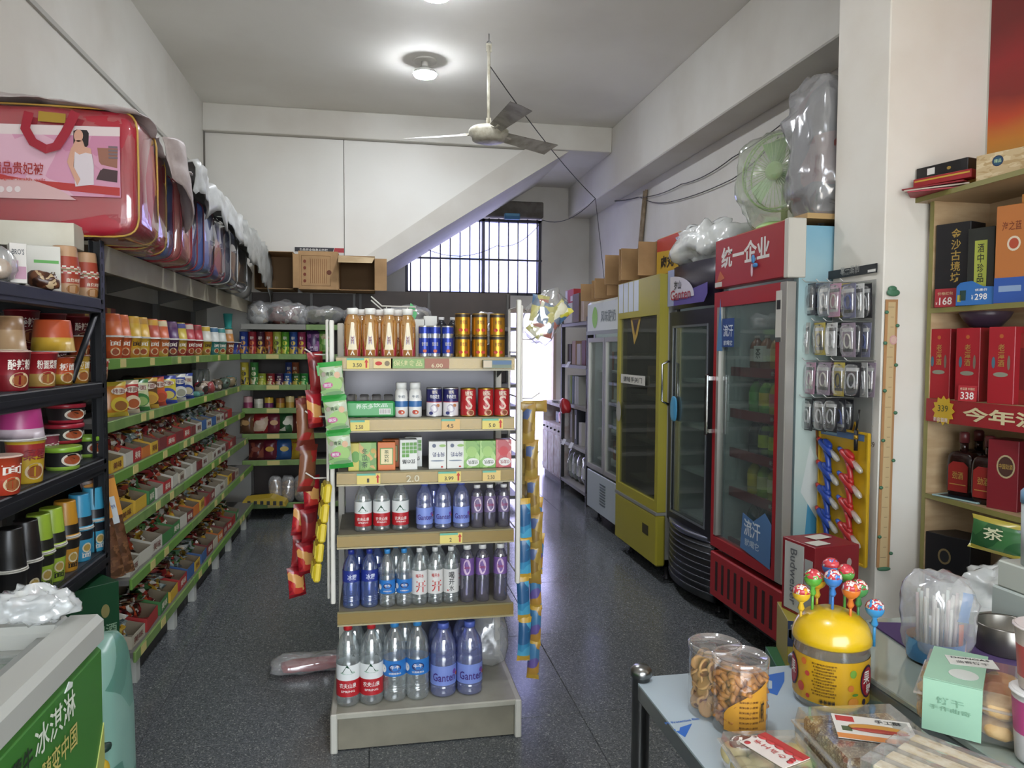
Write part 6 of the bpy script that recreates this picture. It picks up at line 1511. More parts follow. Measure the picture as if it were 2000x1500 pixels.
for i in range(3): O('receipt', B().box(-.05, .05, -.002, 0, -.06, 0, mat('#dcdcd6', .6)), None, XD @ TR(-.2 + .14 * i, -.02, DZ[1 + (i % 2)] + (.38 if i == 1 else .0) + .03, 0, -.5), f'white paper slip hanging off the dark shelf, {ORD[i]} from the back', 'paper')
O('red_bag', B().sell((0, 0, .07), (.05, .06, .07), .7, mat('#b82a30', .35), 16, 12, crump=.02, freq=14), None, TR(*world_in(XD, -.02, -.07, DZ[1] + .30)), 'crumpled red plastic bag hung on the dark shelf', 'bag')
# boxes on top of it
for (x, y, z, w, dd, h, c, lab, pr) in ((-.18, .12, DZ[4], .30, .26, .19, '#cfcbc6', 'white carton on top of the dark shelf', ()), (-.16, .12, DZ[4] + .192, .30, .24, .13, '#b83238', 'red and white carton topmost on the dark shelf', [('r', -.11, .065, .08, .12, mat('#e0d6d8')), ('r', .08, .04, .08, .05, mat('#d8c8c4'))]), (.16, .1, DZ[4], .22, .25, .26, '#6a5444', 'dark brown carton on top of the dark shelf', ()), (.33, .1, DZ[4], .1, .22, .2, '#cdb8a8', 'slim pale carton beside the white cooler', ()), (-.40, .1, DZ[4], .13, .25, .2, '#4a4440', 'black carton at the far end of the dark shelf', ())):
    dput(x, y, z + .001, w, dd, h, c, lab, 'stock_carton', pr=pr)
# ---- low white cabinet by the back door
cz = .60
lc = E('low_cabinet', TR(1.91, 7.86, 0, R90), 'low worn white cabinet beside the back door', 'cabinet')
hw = .43; WW = wornmat('#cfc8c4', '#b8a49c', 12, .6)
O('body', B().box(-hw, hw, 0, .45, .05, cz, WW, .003), lc)
for i in range(3): O('door', B().box(-hw + .02 + i * .28, -hw + .28 + i * .28, -.012, 0, .08, cz - .1, WW, .003), lc)
O('plinth', B().box(-hw, hw, .02, .45, 0, .05, mat('#8c8680', .6)), lc)
O('upper_shelf', B().box(-hw, hw, 0, .45, .80, .83, WW).box(-hw, -hw + .02, 0, .45, cz, .80, WW).box(hw - .02, hw, 0, .45, cz, .80, WW).box(-hw, hw, .43, .45, cz, .8, WW), lc)
for i in range(5): O('knob', B().sell((0, 0, 0), (.012, .012, .012), 1, BLACK, 8, 6), lc, TR(-.34 + i * .17, -.012, cz - .05))
p = TR(1.91, 7.86, 0, R90)
O('red_bag', B().sell((0, 0, .085), (.09, .08, .085), .7, mat('#b82430', .35), 18, 12, crump=.02, freq=12), None, TR(*(p @ Vector((.2, .12, cz)))), 'shiny red bag inside the low white cabinet', 'bag')
put(carton(.14, .12, .12, mat('#8a949c', .5), [('r', 0, .06, .08, .06, mat('#5a6a8c'))], name='small_carton'), TR(*(p @ Vector((-.12, .15, cz))), R90), 'grey blue carton inside the low white cabinet', 'box')
O('power_strip', B().box(-.08, .08, -.02, .02, 0, .03, mat('#c8c0b4', .5)).box(-.05, .05, -.021, -.02, .008, .02, BLACK), None, TR(1.94, 7.75, .831, R90 + .3), 'cream power strip lying on the low white cabinet', 'power strip')

# ---- on top of the coolers
def flapbox(X, w, dd, h, label, pr=None, flaps=True, c=None):
    t = E('cardboard_box', X, label, 'box', 'cardboard boxes above the coolers')
    m = c or CARD
    b = B().box(-w / 2, w / 2, dd - .004, dd, 0, h, CARD_IN).box(-w / 2, -w / 2 + .004, 0, dd, 0, h, m).box(w / 2 - .004, w / 2, 0, dd, 0, h, m).box(-w / 2, w / 2, 0, dd, 0, .004, m).box(-w / 2, w / 2, 0, dd, h - .004, h, m)
    O('carton', b, t)
    if flaps:
        O('flap', B().box(-w / 2 - .012, -w / 2, -.13, .0, .01, h - .01, m), t, TR(0, 0, 0, -.0)); O('flap', B().box(w / 2, w / 2 + .006, -.13, 0, .01, h - .01, m), t)
    if pr: O('print', pr, t)
    return t
zt2 = 1.80
flapbox(TR(1.76, 4.98, 1.862, R90), .30, .34, .23, 'open cardboard box above the yellow cooler, farthest')
flapbox(TR(1.76, 4.62, 1.862, R90), .32, .34, .23, 'open cardboard box above the yellow cooler, middle')
hb_ = B().box(-.17, .17, -.131, -.128, .005, .225, mat('#b03a2c', .6)).add([(-.17, -.1315, .005), (.17, -.1315, .005), (.17, -.1315, .13), (-.17, -.1315, .15)], [(0, 1, 2, 3)], mat('#c29a2c', .6)).text('肉丸', .0, .075, .2, .08, -.133, mat('#2a2018'), bold=.04, flip=False)
t = E('cardboard_box', TR(1.87, 4.25, 1.862, R90), 'red and yellow printed cardboard box above the yellow cooler, nearest', 'box', 'cardboard boxes above the coolers')
O('carton', B().box(-.17, .17, -.128, .2, .0, .23, CARD, .002), t); O('print', hb_, t)
flapbox(TR(1.80, 5.75, 1.792, R90), .3, .3, .16, 'small brown cardboard box above the white cooler, farther')
flapbox(TR(1.80, 5.36, 1.792, R90), .3, .3, .17, 'small brown cardboard box above the white cooler, nearer')
pb_ = E('plastic_bag', TR(1.86, 3.92, 1.888), 'big crumpled white plastic bag on the black cooler', 'bag')
O('film', B().sell((0, 0, .11), (.17, .25, .11), .7, FILMW, 44, 24, crump=.06, freq=11, seed=4), pb_)
O('inner_film', B().sell((0, .02, .09), (.12, .2, .08), .7, FILMW, 36, 20, crump=.06, freq=13, seed=8), pb_)
O('plank', B().box(1.80, 2.25, 2.88, 3.5, 1.962, 1.985, wornmat('#a88a5c', '#94764c', 6, .7)), None, None, 'thin wooden plank on top of the red cooler', 'plank')
# green fan wrapped in film
fx = TR(1.93, 3.32, 1.987, R90 + .55)
fn = E('table_fan', fx, 'pale green table fan wrapped in clear film on the red cooler', 'fan')
FG = mat('#a8cc7c', .4)
O('base', B().lathe([(.11, 0), (.11, .015), (.08, .03), (.02, .035)], FG, 24), fn)
O('stand', B().tube([(0, .04, .03), (0, .04, .26)], .016, FG, 10).sell((0, .05, .27), (.05, .07, .05), .7, FG, 16, 10), fn)
cg = B()
for yy, r in ((-.05, .175), (.03, .175), (-.01, .185)):
    cg.tube([(r * math.cos(2 * PI * i / 32), yy, .27 + r * math.sin(2 * PI * i / 32)) for i in range(32)], .004, FG, 6, True)
for i in range(40):
    a = 2 * PI * i / 40; c_, s_ = math.cos(a), math.sin(a)
    cg.tube([(.04 * c_, -.065, .27 + .04 * s_), (.175 * c_, -.05, .27 + .175 * s_), (.185 * c_, -.01, .27 + .185 * s_)], .0016, FG, 4)
O('cage', cg, fn)
O('hub', B().lathe([(.045, 0), (.045, .01), (.03, .015)], FG, 20, X=TR(0, -.06, .27, rx=PI / 2)), fn)
for i in range(3):
    a = 2 * PI * i / 3 + .4
    bl = B().add([(0, 0, 0), (.06, -.012, .03), (.15, -.016, .06), (.155, .012, -.05), (.07, .01, -.035)], [(0, 1, 2, 3, 4)], mat('#8cbc64', .35), True)
    O('blade', bl, fn, TR(0, -.02, .27) @ Matrix.Rotation(a, 4, 'Y'))
O('film', B().sell((0, 0, .235), (.205, .13, .24), .75, clear('#eef2ea', .12, .12, 2.5, 15), 44, 26, crump=.035, freq=10, seed=3), fn)
# dark wrapped bundle next to it
wb = E('wrapped_bundle', TR(1.99, 3.03, 1.987), 'dark grey and red bundle wrapped in film beside the green fan', 'bundle')
O('contents', B().sell((0, 0, .29), (.13, .135, .28), .5, printmat(['#4c4c50', '#3c3c42', '#8a5048', '#5a5a5e'], 6, .4), 26, 16, crump=.03, freq=8), wb)
O('film', B().sell((0, 0, .31), (.155, .155, .31), .5, clear('#d8d8da', .30, .16, 2, 14), 40, 26, crump=.05, freq=9, seed=6), wb)

# ================================================================== goods on the pillar
PXF = 1.905           # pillar face towards the aisle
PYF = 2.53            # pillar face towards the entrance
def pl(u, v, x=PXF): return at(u, v, x=x)
hdr = E('hook_board', Matrix.Translation(pl(1668, 700, 1.90)) @ Matrix.Rotation(R90, 4, 'Z'), 'clear hook board with black header on the pillar side', 'hook board')
p0 = pl(1668, 700, 1.90)
def loc(u, v, x=1.90): 
    q = at(u, v, x=x); return (-(q.y - p0.y), q.z - p0.z)
a_, b_ = loc(1614, 547), loc(1714, 514)
a_ = (a_[0], a_[1]); 
O('header_card', B().box(a_[0], b_[0], -.004, 0, a_[1], b_[1], mat('#26262a', .4)).text('掌一品创', (a_[0] + b_[0]) / 2, (a_[1] + b_[1]) / 2 + .01, .12, .03, -.0052, mat('#b8b8b4')).text('数码配件专家', (a_[0] + b_[0]) / 2, a_[1] + .012, .1, .01, -.0052, mat('#8c8c8a')).box(b_[0] - .05, b_[0] - .005, -.005, -.004, a_[1] + .004, a_[1] + .014, WHITE), hdr)
c_, d_ = loc(1622, 850), loc(1712, 545)
O('board', B().box(c_[0], d_[0], -.002, 0, c_[1], d_[1], clear('#d8d8d4', .3, .2, 1)), hdr)
hk_ = B().tube([(0, 0, 0), (0, -.12, 0), (0, -.135, .012)], .0022, mat('#c8c8c4', .3, .6), 6).mesh('hook')
rowsv = [(552, [1612, 1640, 1662, 1690]), (628, [1600, 1630, 1655, 1688]), (705, [1612, 1640, 1670, 1698]), (776, [1606, 1630, 1655])]
cardc = [('#d6d6d2', 'white'), ('#7a7a90', 'violet grey'), ('#4a4a50', 'dark grey'), ('#9a8a98', 'mauve'), ('#b8b8b4', 'grey'), ('#8a8f98', 'steel grey'), ('#3a3a40', 'black'), ('#c9b44a', 'yellow'), ('#c89ab0', 'pink'), ('#26262a', 'black')]
def acc(c, cable, k):
    b = B().box(-.04, .04, -.0015, .0015, -.132, 0, mat(c, .4))
    b.disc(0, -.01, .008, .004, -.0018, mat('#2a2a2c')).box(-.034, .034, -.0022, -.0016, -.034, -.02, mat('#d8d8d4' if k % 2 else '#2c2c30', .4))
    pts = [(.018 * math.cos(t), -.007, -.07 + .026 * math.sin(t)) for t in [2 * PI * i / 16 for i in range(17)]] + [(.02, -.007, -.10)]
    b.tube(pts, .0035, mat(cable, .5), 6)
    b.box(-.03, .03, -.0023, -.0016, -.112, -.1, mat('#1e1e22' if k % 2 else '#c8c8c4', .4))
    w = B().sell((0, -.007, -.067), (.038, .009, .06), .5, clear('#ffffff', .08, .06, 2.5), 18, 10, crump=.002, freq=60)
    return [('card', b.mesh('card'), []), ('blister', w.mesh('blister'), [])]
ra = random.Random(9)
accd = [('cable_pack', acc(c, ['#d6d6d2', '#4a5a9c', '#2a2a2e', '#d8d4c8', '#c8c8c8'][i % 5], i)) for i, (c, _) in enumerate(cardc)]
rn = ['top', 'second', 'third', 'lowest']
for r_, (v, us) in enumerate(rowsv):
    for i, u in enumerate(us):
        q = pl(u + 14, v, 1.90)
        O('hook', hk_, hdr, Matrix.Translation((-(q.y - p0.y), -.004, q.z - p0.z)))
        for dep in range(3):
            k = (i * 3 + r_ * 2 + dep) % 10 if not (r_ == 3) else [9, 6, 9][dep]
            if r_ == 2: k = [8, 3, 7, 9][i] if dep == 2 else (k if k != 0 else 4)
            put(accd[k], TR(1.895 - .028 - dep * .033, q.y, q.z - .006, R90 + ra.uniform(-.12, .12), ra.uniform(-.04, .04)), f'{cardc[k][1]} cable pack, {rn[r_]} hook row, {ORD[i]} hook from the cooler, {["rear", "middle", "front"][dep]} one', 'cable pack', 'cable packs on the hook board')
# yellow board of toy blasters
yx = 1.865
q0 = at(1648, 980, x=yx)
yb = E('toy_board', Matrix.Translation(q0) @ Matrix.Rotation(R90, 4, 'Z'), 'yellow hanging board with eight toy water blasters', 'toy board')
def yl(u, v): q = at(u, v, x=yx); return (-(q.y - q0.y), q.z - q0.z)
c4 = [yl(1597, 835), yl(1690, 848), yl(1700, 1112), yl(1596, 1062)]
xa, xb = -.165, .155
zt, zb = yl(1650, 838)[1], yl(1650, 1090)[1]
O('board', B().box(xa, xb, -.006, .004, zb, zt, mat('#cfa41c', .4), .004), yb)
O('rim', frame(B(), xa, xb, zb, zt, -.012, -.005, .008, mat('#d8ae24', .4)), yb)
O('header', B().box(xa + .01, xb - .03, -.0075, -.006, zt - .035, zt - .005, mat('#5a7aa8', .4)).box(xa + .03, xa + .12, -.008, -.0075, zt - .03, zt - .012, mat('#8cb0c4', .4)), yb)
def gun(c, tip):
    m = mat(c, .35); b = B()
    b.tube([(-.055, 0, .03), (-.04, 0, .022), (0, 0, 0), (.03, 0, -.018)], [.008, .014, .015, .012], m, 10)
    b.tube([(-.066, 0, .036), (-.052, 0, .028)], [.007, .010], mat(tip, .35), 10)
    b.sell((-.015, 0, .016), (.026, .012, .011), .8, m, 14, 8, X=Matrix.Rotation(.5, 4, 'Y'))
    b.tube([(-.01, 0, -.01), (0, 0, -.035), (.005, 0, -.058), (.003, 0, -.07)], [.010, .010, .009, .011], m, 10)
    b.tube([(-.028, 0, -.004), (-.012, 0, -.03)], .004, m, 6)
    t = B().tube([(.02, 0, -.004), (.052, 0, -.026), (.062, 0, -.034)], [.010, .011, .006], clear('#f0ece0', .35, .05, 2), 10)
    bl = B().sell((-.005, .006, -.012), (.068, .012, .056), .7, mat('#c4961a', .45), 22, 10)
    return b.mesh('blaster_body'), t.mesh('tank'), bl.mesh('moulding')
gb_, gr_ = gun('#2a4aa8', '#b8342c'), gun('#b82a2c', '#3a5ab0')
for i in range(4):
    for j, (me, tk, mo) in enumerate((gb_, gr_)):
        x = xa + .085 + .145 * j; z = zt - .092 - i * .098 - j * .024
        g = O('toy_blaster', me, yb, TR(x, -.022, z, 0, 0, 0) @ Matrix.Scale(1.12, 4)); g['label'] = 'blue toy blaster' if j == 0 else 'red toy blaster'
        O('tank', tk, g)
O('hanger', B().tube([(.06, -.01, zt), (.075, -.012, zt + .035), (.09, -.01, zt)], .004, mat('#c89c20', .4), 6), yb)
gl = E('glue_stick', Matrix.Translation(at(1672, 850, x=1.838)), 'thin black and gold pen hanging over the toy board', 'pen')
O('pen', B().tube([(0, 0, -.06), (0, 0, .02)], .008, BLACK, 10).tube([(0, 0, -.015), (0, 0, .0)], .0088, mat('#b8902c', .3, .6), 10).tube([(0, 0, .02), (.004, -.01, .10)], .004, BLACK, 8), gl)
# faded shop sticker on the pillar
O('pillar_sticker', B().text('超市', at(1697, 836, x=PXF).y * -1 + 2.58, 0, .07, .034, 0, mat('#b8a068', .6)).text('789', .012 - 0.0, -.062, .05, .022, 0, mat('#7a7466', .6)), None, TR(PXF - .0015, 2.59, at(1697, 836, x=PXF).z, R90), 'faded brown shop sticker lettering low on the pillar', 'sticker')

# giraffe style height chart on the pillar front
gy = PYF - .003
ch = E('height_chart', Matrix.Translation(at(1722, 1110, y=gy)), 'tan tree shaped height chart with green knobs on the pillar front', 'height chart')
o_ = at(1722, 1110, y=gy)
L_ = [(1710, 1108), (1737, 1108), (1752, 585), (1730, 585)]
def gl_(u, v): q = at(u, v, y=gy); return (q.x - o_.x, q.z - o_.z)
O('strip', B().prism([gl_(u, v) for u, v in ((1711, 1108), (1736, 1108), (1753, 585), (1729, 585))], .002, mat('#b88a5c', .5), TR(0, -.003)).prism([gl_(u, v) for u, v in ((1716, 1108), (1731, 1108), (1748, 590), (1734, 590))], .002, mat('#d2b88a', .5), TR(0, -.0045)), ch)
tk = B()
for k in range(26):
    v = 600 + k * 19.5; f_ = (v - 590) / 518
    a, b = gl_(1748 - 17 * f_ - 3, v), gl_(1748 - 17 * f_ - (9 if k % 5 else 14), v)
    tk.box(b[0], a[0], -.0056, -.0048, a[1] - .0008, a[1] + .0008, mat('#8c7a58'))
O('ticks', tk, ch)
gk = mat('#4a7a5c', .5)
for k, (u, v) in enumerate(((1730, 610), (1751, 636), (1727, 670), (1748, 713), (1726, 763), (1747, 806), (1723, 860), (1743, 899), (1719, 952), (1716, 1048), (1738, 1080))):
    x, z = gl_(u, v); O('knob', B().sell((x, -.006, z), (.008, .006, .007), 1, gk, 10, 8), ch)
x, z = gl_(1742, 572); O('crown', B().sell((x, -.008, z), (.028, .008, .014), .9, gk, 16, 8).sell((x - .004, -.008, z + .014), (.018, .008, .012), .9, gk, 14, 8), ch)
x, z = gl_(1724, 1110); O('root', B().sell((x, -.008, z), (.028, .008, .008), .9, gk, 16, 8), ch)
x, z = gl_(1742, 664); O('pink_sticker', B().disc(x, z, .016, .018, -.008, mat('#d8a8a4', .5)).disc(x, z, .011, .013, -.0085, mat('#e0bcae', .5)), ch)

# ================================================================== poster and wooden wall unit, right
pm_, nt, b_ = _new('poster_print'); N_, L_ = nt.nodes, nt.links
g_ = N_.new('ShaderNodeNewGeometry'); s_ = N_.new('ShaderNodeSeparateXYZ'); L_.new(g_.outputs['Position'], s_.inputs[0])
nz_ = N_.new('ShaderNodeTexNoise'); nz_.inputs['Scale'].default_value = 2.2; L_.new(g_.outputs['Position'], nz_.inputs['Vector'])
ad = N_.new('ShaderNodeMath'); ad.operation = 'MULTIPLY_ADD'; ad.inputs[1].default_value = .22; L_.new(nz_.outputs['Fac'], ad.inputs[0]); L_.new(s_.outputs['Z'], ad.inputs[2])
mr_ = N_.new('ShaderNodeMapRange'); mr_.inputs[1].default_value = 2.0; mr_.inputs[2].default_value = 2.75; L_.new(ad.outputs[0], mr_.inputs[0])
rp_ = N_.new('ShaderNodeValToRGB'); L_.new(mr_.outputs[0], rp_.inputs['Fac'])
for i, (p, c) in enumerate(((0, '#b8a070'), (.18, '#a8863c'), (.38, '#c07a24'), (.5, '#b8401c'), (.62, '#7d1c18'), (.8, '#8c1a20'), (1, '#6a1418'))):
    e = rp_.color_ramp.elements[i] if i < 2 else rp_.color_ramp.elements.new(p); e.position = p; e.color = lin(c)
L_.new(rp_.outputs[0], b_.inputs['Base Color']); b_.inputs['Roughness'].default_value = .35
O('wall_poster', B().box(XN - .006, XN - .001, 1.2, 2.515, 1.98, 3.1, pm_), None, None, 'large red and gold sunset poster on the right wall', 'poster')
WD = woodmat('#b39a78', '#a58a68', (3, 1, 14)); WDE = mat('#8a8348', .45)
UX, UY0, UY1 = 2.075, 1.25, 2.50
WZ = [.30, .862, 1.225, 1.565, 1.985]
wu = E('wall_unit', TR(UX, (UY0 + UY1) / 2, 0, R90), 'wooden wall unit of boxed liquor at the right edge', 'shelf')
hw = (UY1 - UY0) / 2; dp = XN - UX - .002
O('side_panel', B().box(-hw, -hw + .018, 0, dp, .2, 1.985, WD), wu); O('side_panel', B().box(hw - .018, hw, 0, dp, .2, 1.985, WD), wu)
O('side_edge', B().box(-hw, -hw + .018, -.003, 0, .2, 1.985, WDE), wu)
O('back_panel', B().box(-hw + .018, hw - .018, dp - .012, dp, .2, 1.985, WD), wu)
O('divider', B().box(-.08, -.062, .0, dp - .012, .3, WZ[2] - .02, WD), wu)
for k, z in enumerate(WZ):
    sh = O('shelf', B().box(-hw + (.018 if k < 4 else -.03), hw, .0 if k < 4 else -.04, dp - .012, z - .018, z, WD), wu)
    O('shelf_edge', B().box(-hw + (.018 if k < 4 else -.03), hw, -.004 if k < 4 else -.044, 0 if k < 4 else -.04, z - .018, z, WDE), sh)
XU = TR(UX, (UY0 + UY1) / 2, 0, R90)
def uput(d, u, v, k, lab, cat, group=None, y=.07, rz=0, dz=0):
    q = at(u, v, x=UX + y)
    return put(d, TR(UX + y, q.y, WZ[k] + dz, R90 + rz), lab, cat, group)
BKB = mat('#1c1c20', .4); GLD = mat('#c9a85a', .35, .5)
def pxw(u0, u1, y=.03): return at(u0, 700, x=UX + y).y - at(u1, 700, x=UX + y).y
# shelf 3: black boxes, orange box
q1 = at(1868, 590, x=UX + .05)
uput(carton(.125, .10, .31, BKB, [('|金沙古境坊', .012, .19, .035, .2, GLD), ('o', -.035, .05, .018, .02, GLD)], name='liquor_box'), 1872, 590, 3, 'tall black liquor box with gold vertical characters', 'liquor box', rz=.35, y=.07)
uput(carton(.09, .09, .275, mat('#2c2e2a', .4), [('r', .0, .14, .042, .18, mat('#a8b04a', .4)), ('|酒中珍品', 0, .15, .022, .14, BKB)], name='liquor_box', split=True), 1926, 590, 3, 'dark liquor box with lime green vertical label', 'liquor box', rz=.35, y=.075)
uput(carton(.10, .09, .33, mat('#b8713a', .4), [('海之蓝', 0, .26, .06, .03, mat('#7a3a1c')), ('o', .008, .20, .042, .05, mat('#d8c8b0')), ('o', .008, .20, .03, .036, mat('#b04a30')), ('r', 0, .045, .1, .085, mat('#2f55a0')), ('r', .0, .05, .07, .02, mat('#8aa0c0'))], name='liquor_box'), 1985, 585, 3, 'orange liquor box with blue foot', 'liquor box', rz=.35, y=.07)
uput(carton(.10, .09, .36, mat('#c4823c', .4), [('r', 0, .18, .06, .2, mat('#a86428'))], name='liquor_box', split=True), 2035, 580, 3, 'taller amber liquor box at the picture edge', 'liquor box', rz=.3, y=.1)
# price cards standing before them
def pcard(w, h, c, texts, lab, u, v, k, rz=.4, shape=None):
    b = B()
    if shape == 'wave': b.prism([(-w / 2, 0), (w / 2, 0), (w / 2, h * .72), (w * .2, h * .75), (-w * .1, h), (-w * .4, h * .95), (-w / 2, h * .8)], .002, mat(c, .4))
    else: b.prism([(-w / 2, 0), (w / 2, 0), (w / 2, h), (-w / 2, h)], .002, mat(c, .4))
    for (s__, cx, cz, tw, th, m) in texts:
        if s__ == 'r': b.box(cx - tw / 2, cx + tw / 2, -.0008, 0, cz - th / 2, cz + th / 2, m)
        else: b.text(s__, cx, cz, tw, th, -.001, m)
    q = at(u, v, x=UX + .004)
    O('price_card', b, None, TR(UX - .006, q.y, WZ[k] + .001, R90 + rz, -.05), lab, 'price card')
IWH = mat('#f0ece4', .5)
pcard(.075, .068, '#a8323a', [('168', .002, .022, .045, .028, IWH), ('价格红包', 0, .05, .055, .012, mat('#d8b890')), ('¥', -.03, .014, .006, .01, IWH)], 'red price card before the tall black liquor box', 1850, 590, 3)
pcard(.125, .085, '#2f6aac', [('298', .02, .028, .04, .022, IWH), ('¥', -.008, .026, .006, .018, IWH), ('r', -.04, .035, .02, .036, mat('#1c3a34')), ('r', -.052, .025, .012, .024, mat('#a8a040')), ('优惠价', .02, .052, .04, .009, IWH)], 'blue wavy price card before the lime labelled box', 1908, 588, 3, shape='wave')
# shelf 2: three red boxes and banner
for i, u in enumerate((1846, 1902, 1968)):
    uput(carton(.088, .088, .262, mat('#a8222c', .4), [('|老潭酒', .0, .165, .022, .08, GLD), ('o', 0, .10, .05, .016, mat('#8a8a78')), ('o', -.025, .14, .012, .04, mat('#4a6a7a')), ('o', .026, .14, .01, .05, mat('#7a6a5c')), ('o', 0, .23, .014, .014, mat('#b8602c'))], name='liquor_box'), u, 790, 2, f'red liquor box with gold emblem, {["left", "middle", "right"][i]} of the three', 'liquor box', 'three red liquor boxes', rz=.25, y=.055)
uput(carton(.09, .09, .24, mat('#8c2a24', .4), [('r', 0, .12, .05, .14, mat('#6a1c1a'))], name='liquor_box'), 2022, 790, 2, 'brown red liquor box at the right picture edge', 'liquor box', rz=.2, y=.1)
pcard(.062, .056, '#b83038', [('338', .0, .02, .044, .026, IWH), ('老潭酒 中国红', 0, .044, .05, .009, mat('#e0c8a8'))], 'red price card leaning on the middle red liquor box', 1893, 790, 2)
bn = E('shelf_banner', XU @ TR(-hw + .02, -.008, WZ[2] - .085), 'red banner with cream characters hanging from the liquor shelf', 'banner')
O('cloth', B().box(0, 1.2, -.003, 0, 0, .085, mat('#a0242a', .5)).text('今年流行', .40, .042, .44, .05, -.0042, mat('#e4d6a8', .5), bold=.03), bn)
O('starburst', B().prism([((.042 if i % 2 else .055) * math.cos(PI * i / 12), (.042 if i % 2 else .055) * math.sin(PI * i / 12)) for i in range(24)], .002, mat('#d6b02c', .4)).text('339', 0, .008, .05, .024, -.001, mat('#5a5a2c')).text('新店首惠', -.01, -.034, .07, .016, -.0012, mat('#f0dcd8')), bn, TR(.09, -.007, .045))
O('purple_bowl', B().lathe([(.03, 0), (.05, .006), (.075, .035), (.088, .06), (.085, .062), (.06, .03)], mat('#4a3a4c', .35), 24), None, TR(UX + .13, at(1925, 620, x=UX + .13).y, WZ[2] + .264), 'dark purple bowl resting on the red liquor boxes', 'bowl')
# shelf 1: two dark bottles and red carton
def liq():
    g = B().sell((0, 0, .085), (.052, .032, .088), .45, mat('#24100e', .15), 24, 16)
    g.tube([(0, 0, .165), (0, 0, .21)], .014, mat('#2a1410', .15), 12)
    return ('liquor_bottle', [part('bottle', g), part('cap', B().lathe([(.017, .205), (.017, .24), (.012, .245)], mat('#6a2a2c', .4), 14)), part('label', B().prism([(-.036, .025), (.036, .025), (.036, .12), (.02, .135), (-.02, .135), (-.036, .12)], .002, mat('#8c2420', .35), TR(0, -.0345)), ('lettering', B().text('劲酒', 0, .085, .04, .028, -.0355, GLD).box(-.03, .03, -.0355, -.0348, .05, .053, GLD)))])
ld = liq()
uput(ld, 1880, 975, 1, 'dark liquor bottle with red label, left of the pair', 'bottle', 'dark liquor bottles', rz=.3, y=.07)
uput(ld, 1930, 985, 1, 'dark liquor bottle with red label, right of the pair', 'bottle', 'dark liquor bottles', rz=.3, y=.06)
uput(ld, 1908, 975, 1, 'dark liquor bottle standing behind the pair', 'bottle', 'dark liquor bottles', rz=.3, y=.17)
uput(carton(.10, .10, .24, mat('#7d1f28', .4), [('o', .01, .15, .06, .08, mat('#b0a078')), ('o', .01, .15, .05, .068, mat('#4a2c24')), ('中国劲酒', .01, .15, .045, .018, GLD)], name='liquor_box'), 1972, 985, 1, 'wine red liquor carton with round seal', 'liquor box', rz=.3, y=.08)
O('tablet', B().box(-.09, .09, -.04, .04, 0, .006, mat('#9cb8b8', .3), .002).box(-.07, .08, -.032, .032, .006, .0065, mat('#2a3a44', .2)), None, TR(UX + .04, at(1868, 975, x=UX + .02).y, WZ[1] + .001, R90 + .2), 'flat blue grey card pack lying on the liquor shelf', 'card')
# bottom: black gift box, green bag, plastic bags
uput(carton(.17, .13, .30, mat('#15161c', .4), [('o', -.01, .22, .05, .06, mat('#7a6a48')), ('o', -.01, .22, .036, .045, mat('#1c1c20'))] + [('o', -.04 + .03 * i, .15 - .03 * (i % 2), .014, .014, mat('#3a3a44', .3)) for i in range(4)], name='gift_box'), 1868, 1150, 0, 'black gift box with round gold seal low in the unit', 'gift box', rz=.3, y=.09, dz=.115)
put(carton(.3, .2, .112, mat('#8a7350', .7), name='stock_carton'), TR(UX + .12, at(1890, 1150, x=UX + .1).y - .02, WZ[0] + .001, R90), 'brown carton under the black gift box', 'box')
q = at(1945, 1070, x=UX - .05)
O('green_snack_bag', B().pouch(.17, .115, .05, printmat(['#2f5a34', '#3f7040', '#1f4428'], 14, .25), mat('#b0a040', .25), X=Matrix.Rotation(.1, 4, 'Y'), jag=.003).text('茶', 0, .07, .06, .04, -.03, mat('#d8d8b0')), None, Matrix.Translation((q.x, q.y, q.z - .02)) @ Matrix.Rotation(R90 + .5, 4, 'Z'), 'green and gold snack bag on the heap of plastic bags', 'bag')
for i, (u, v, r, lab) in enumerate(((1948, 1165, (.10, .10, .075), 'heap of white plastic bags below the green snack bag, upper'), (1945, 1225, (.13, .12, .085), 'heap of clear plastic bags with blue print, lower'))):
    q = at(u, v, x=UX - .06)
    t = E('plastic_bag', Matrix.Translation((q.x, q.y, q.z - r[2] * .6)), lab, 'bag')
    O('film', B().sell((0, 0, r[2]), r, .8, FILMW, 34, 20, crump=.04, freq=14, seed=i + 20), t)
    O('print', B().sell((0, -.02, r[2] * .9), (r[0] * .5, r[1] * .6, r[2] * .4), .8, mat('#3a5a8c' if i else '#b8b8b0', .4), 16, 10, crump=.02, freq=16), t)
# things on the unit's top
tz = WZ[4]
uput(carton(.20, .14, .045, mat('#1c1a1c', .4), [('r', -.04, .024, .03, .024, WHITE), ('o', .03, .022, .016, .012, GLD)], name='flat_box'), 1862, 360, 4, 'flat black box on top of the wooden unit', 'box', rz=.25, y=.04, dz=.062)
uput(carton(.21, .16, .03, mat('#a0242a', .5), [('r', 0, .02, .2, .006, mat('#c9a03c'))], name='flat_box'), 1862, 372, 4, 'flat red and gold gift box under the black box', 'box', rz=.35, y=.03, dz=.031)
for i, (c, nm) in enumerate((('#8c2028', 'dark red'), ('#c8b8a8', 'cream'), ('#a8283a', 'crimson'))):
    q = at(1838, 385 + i * 10, x=UX)
    O('paper_bag', B().box(-.11, .10, -.09, .09, 0, .005, mat(c, .5)), None, TR(UX + .0, q.y - .01, tz + .001 + .0085 * (2 - i), R90 + .5 + .15 * i, .0), f'{nm} folded paper bag sticking out under the gift boxes', 'paper bag')
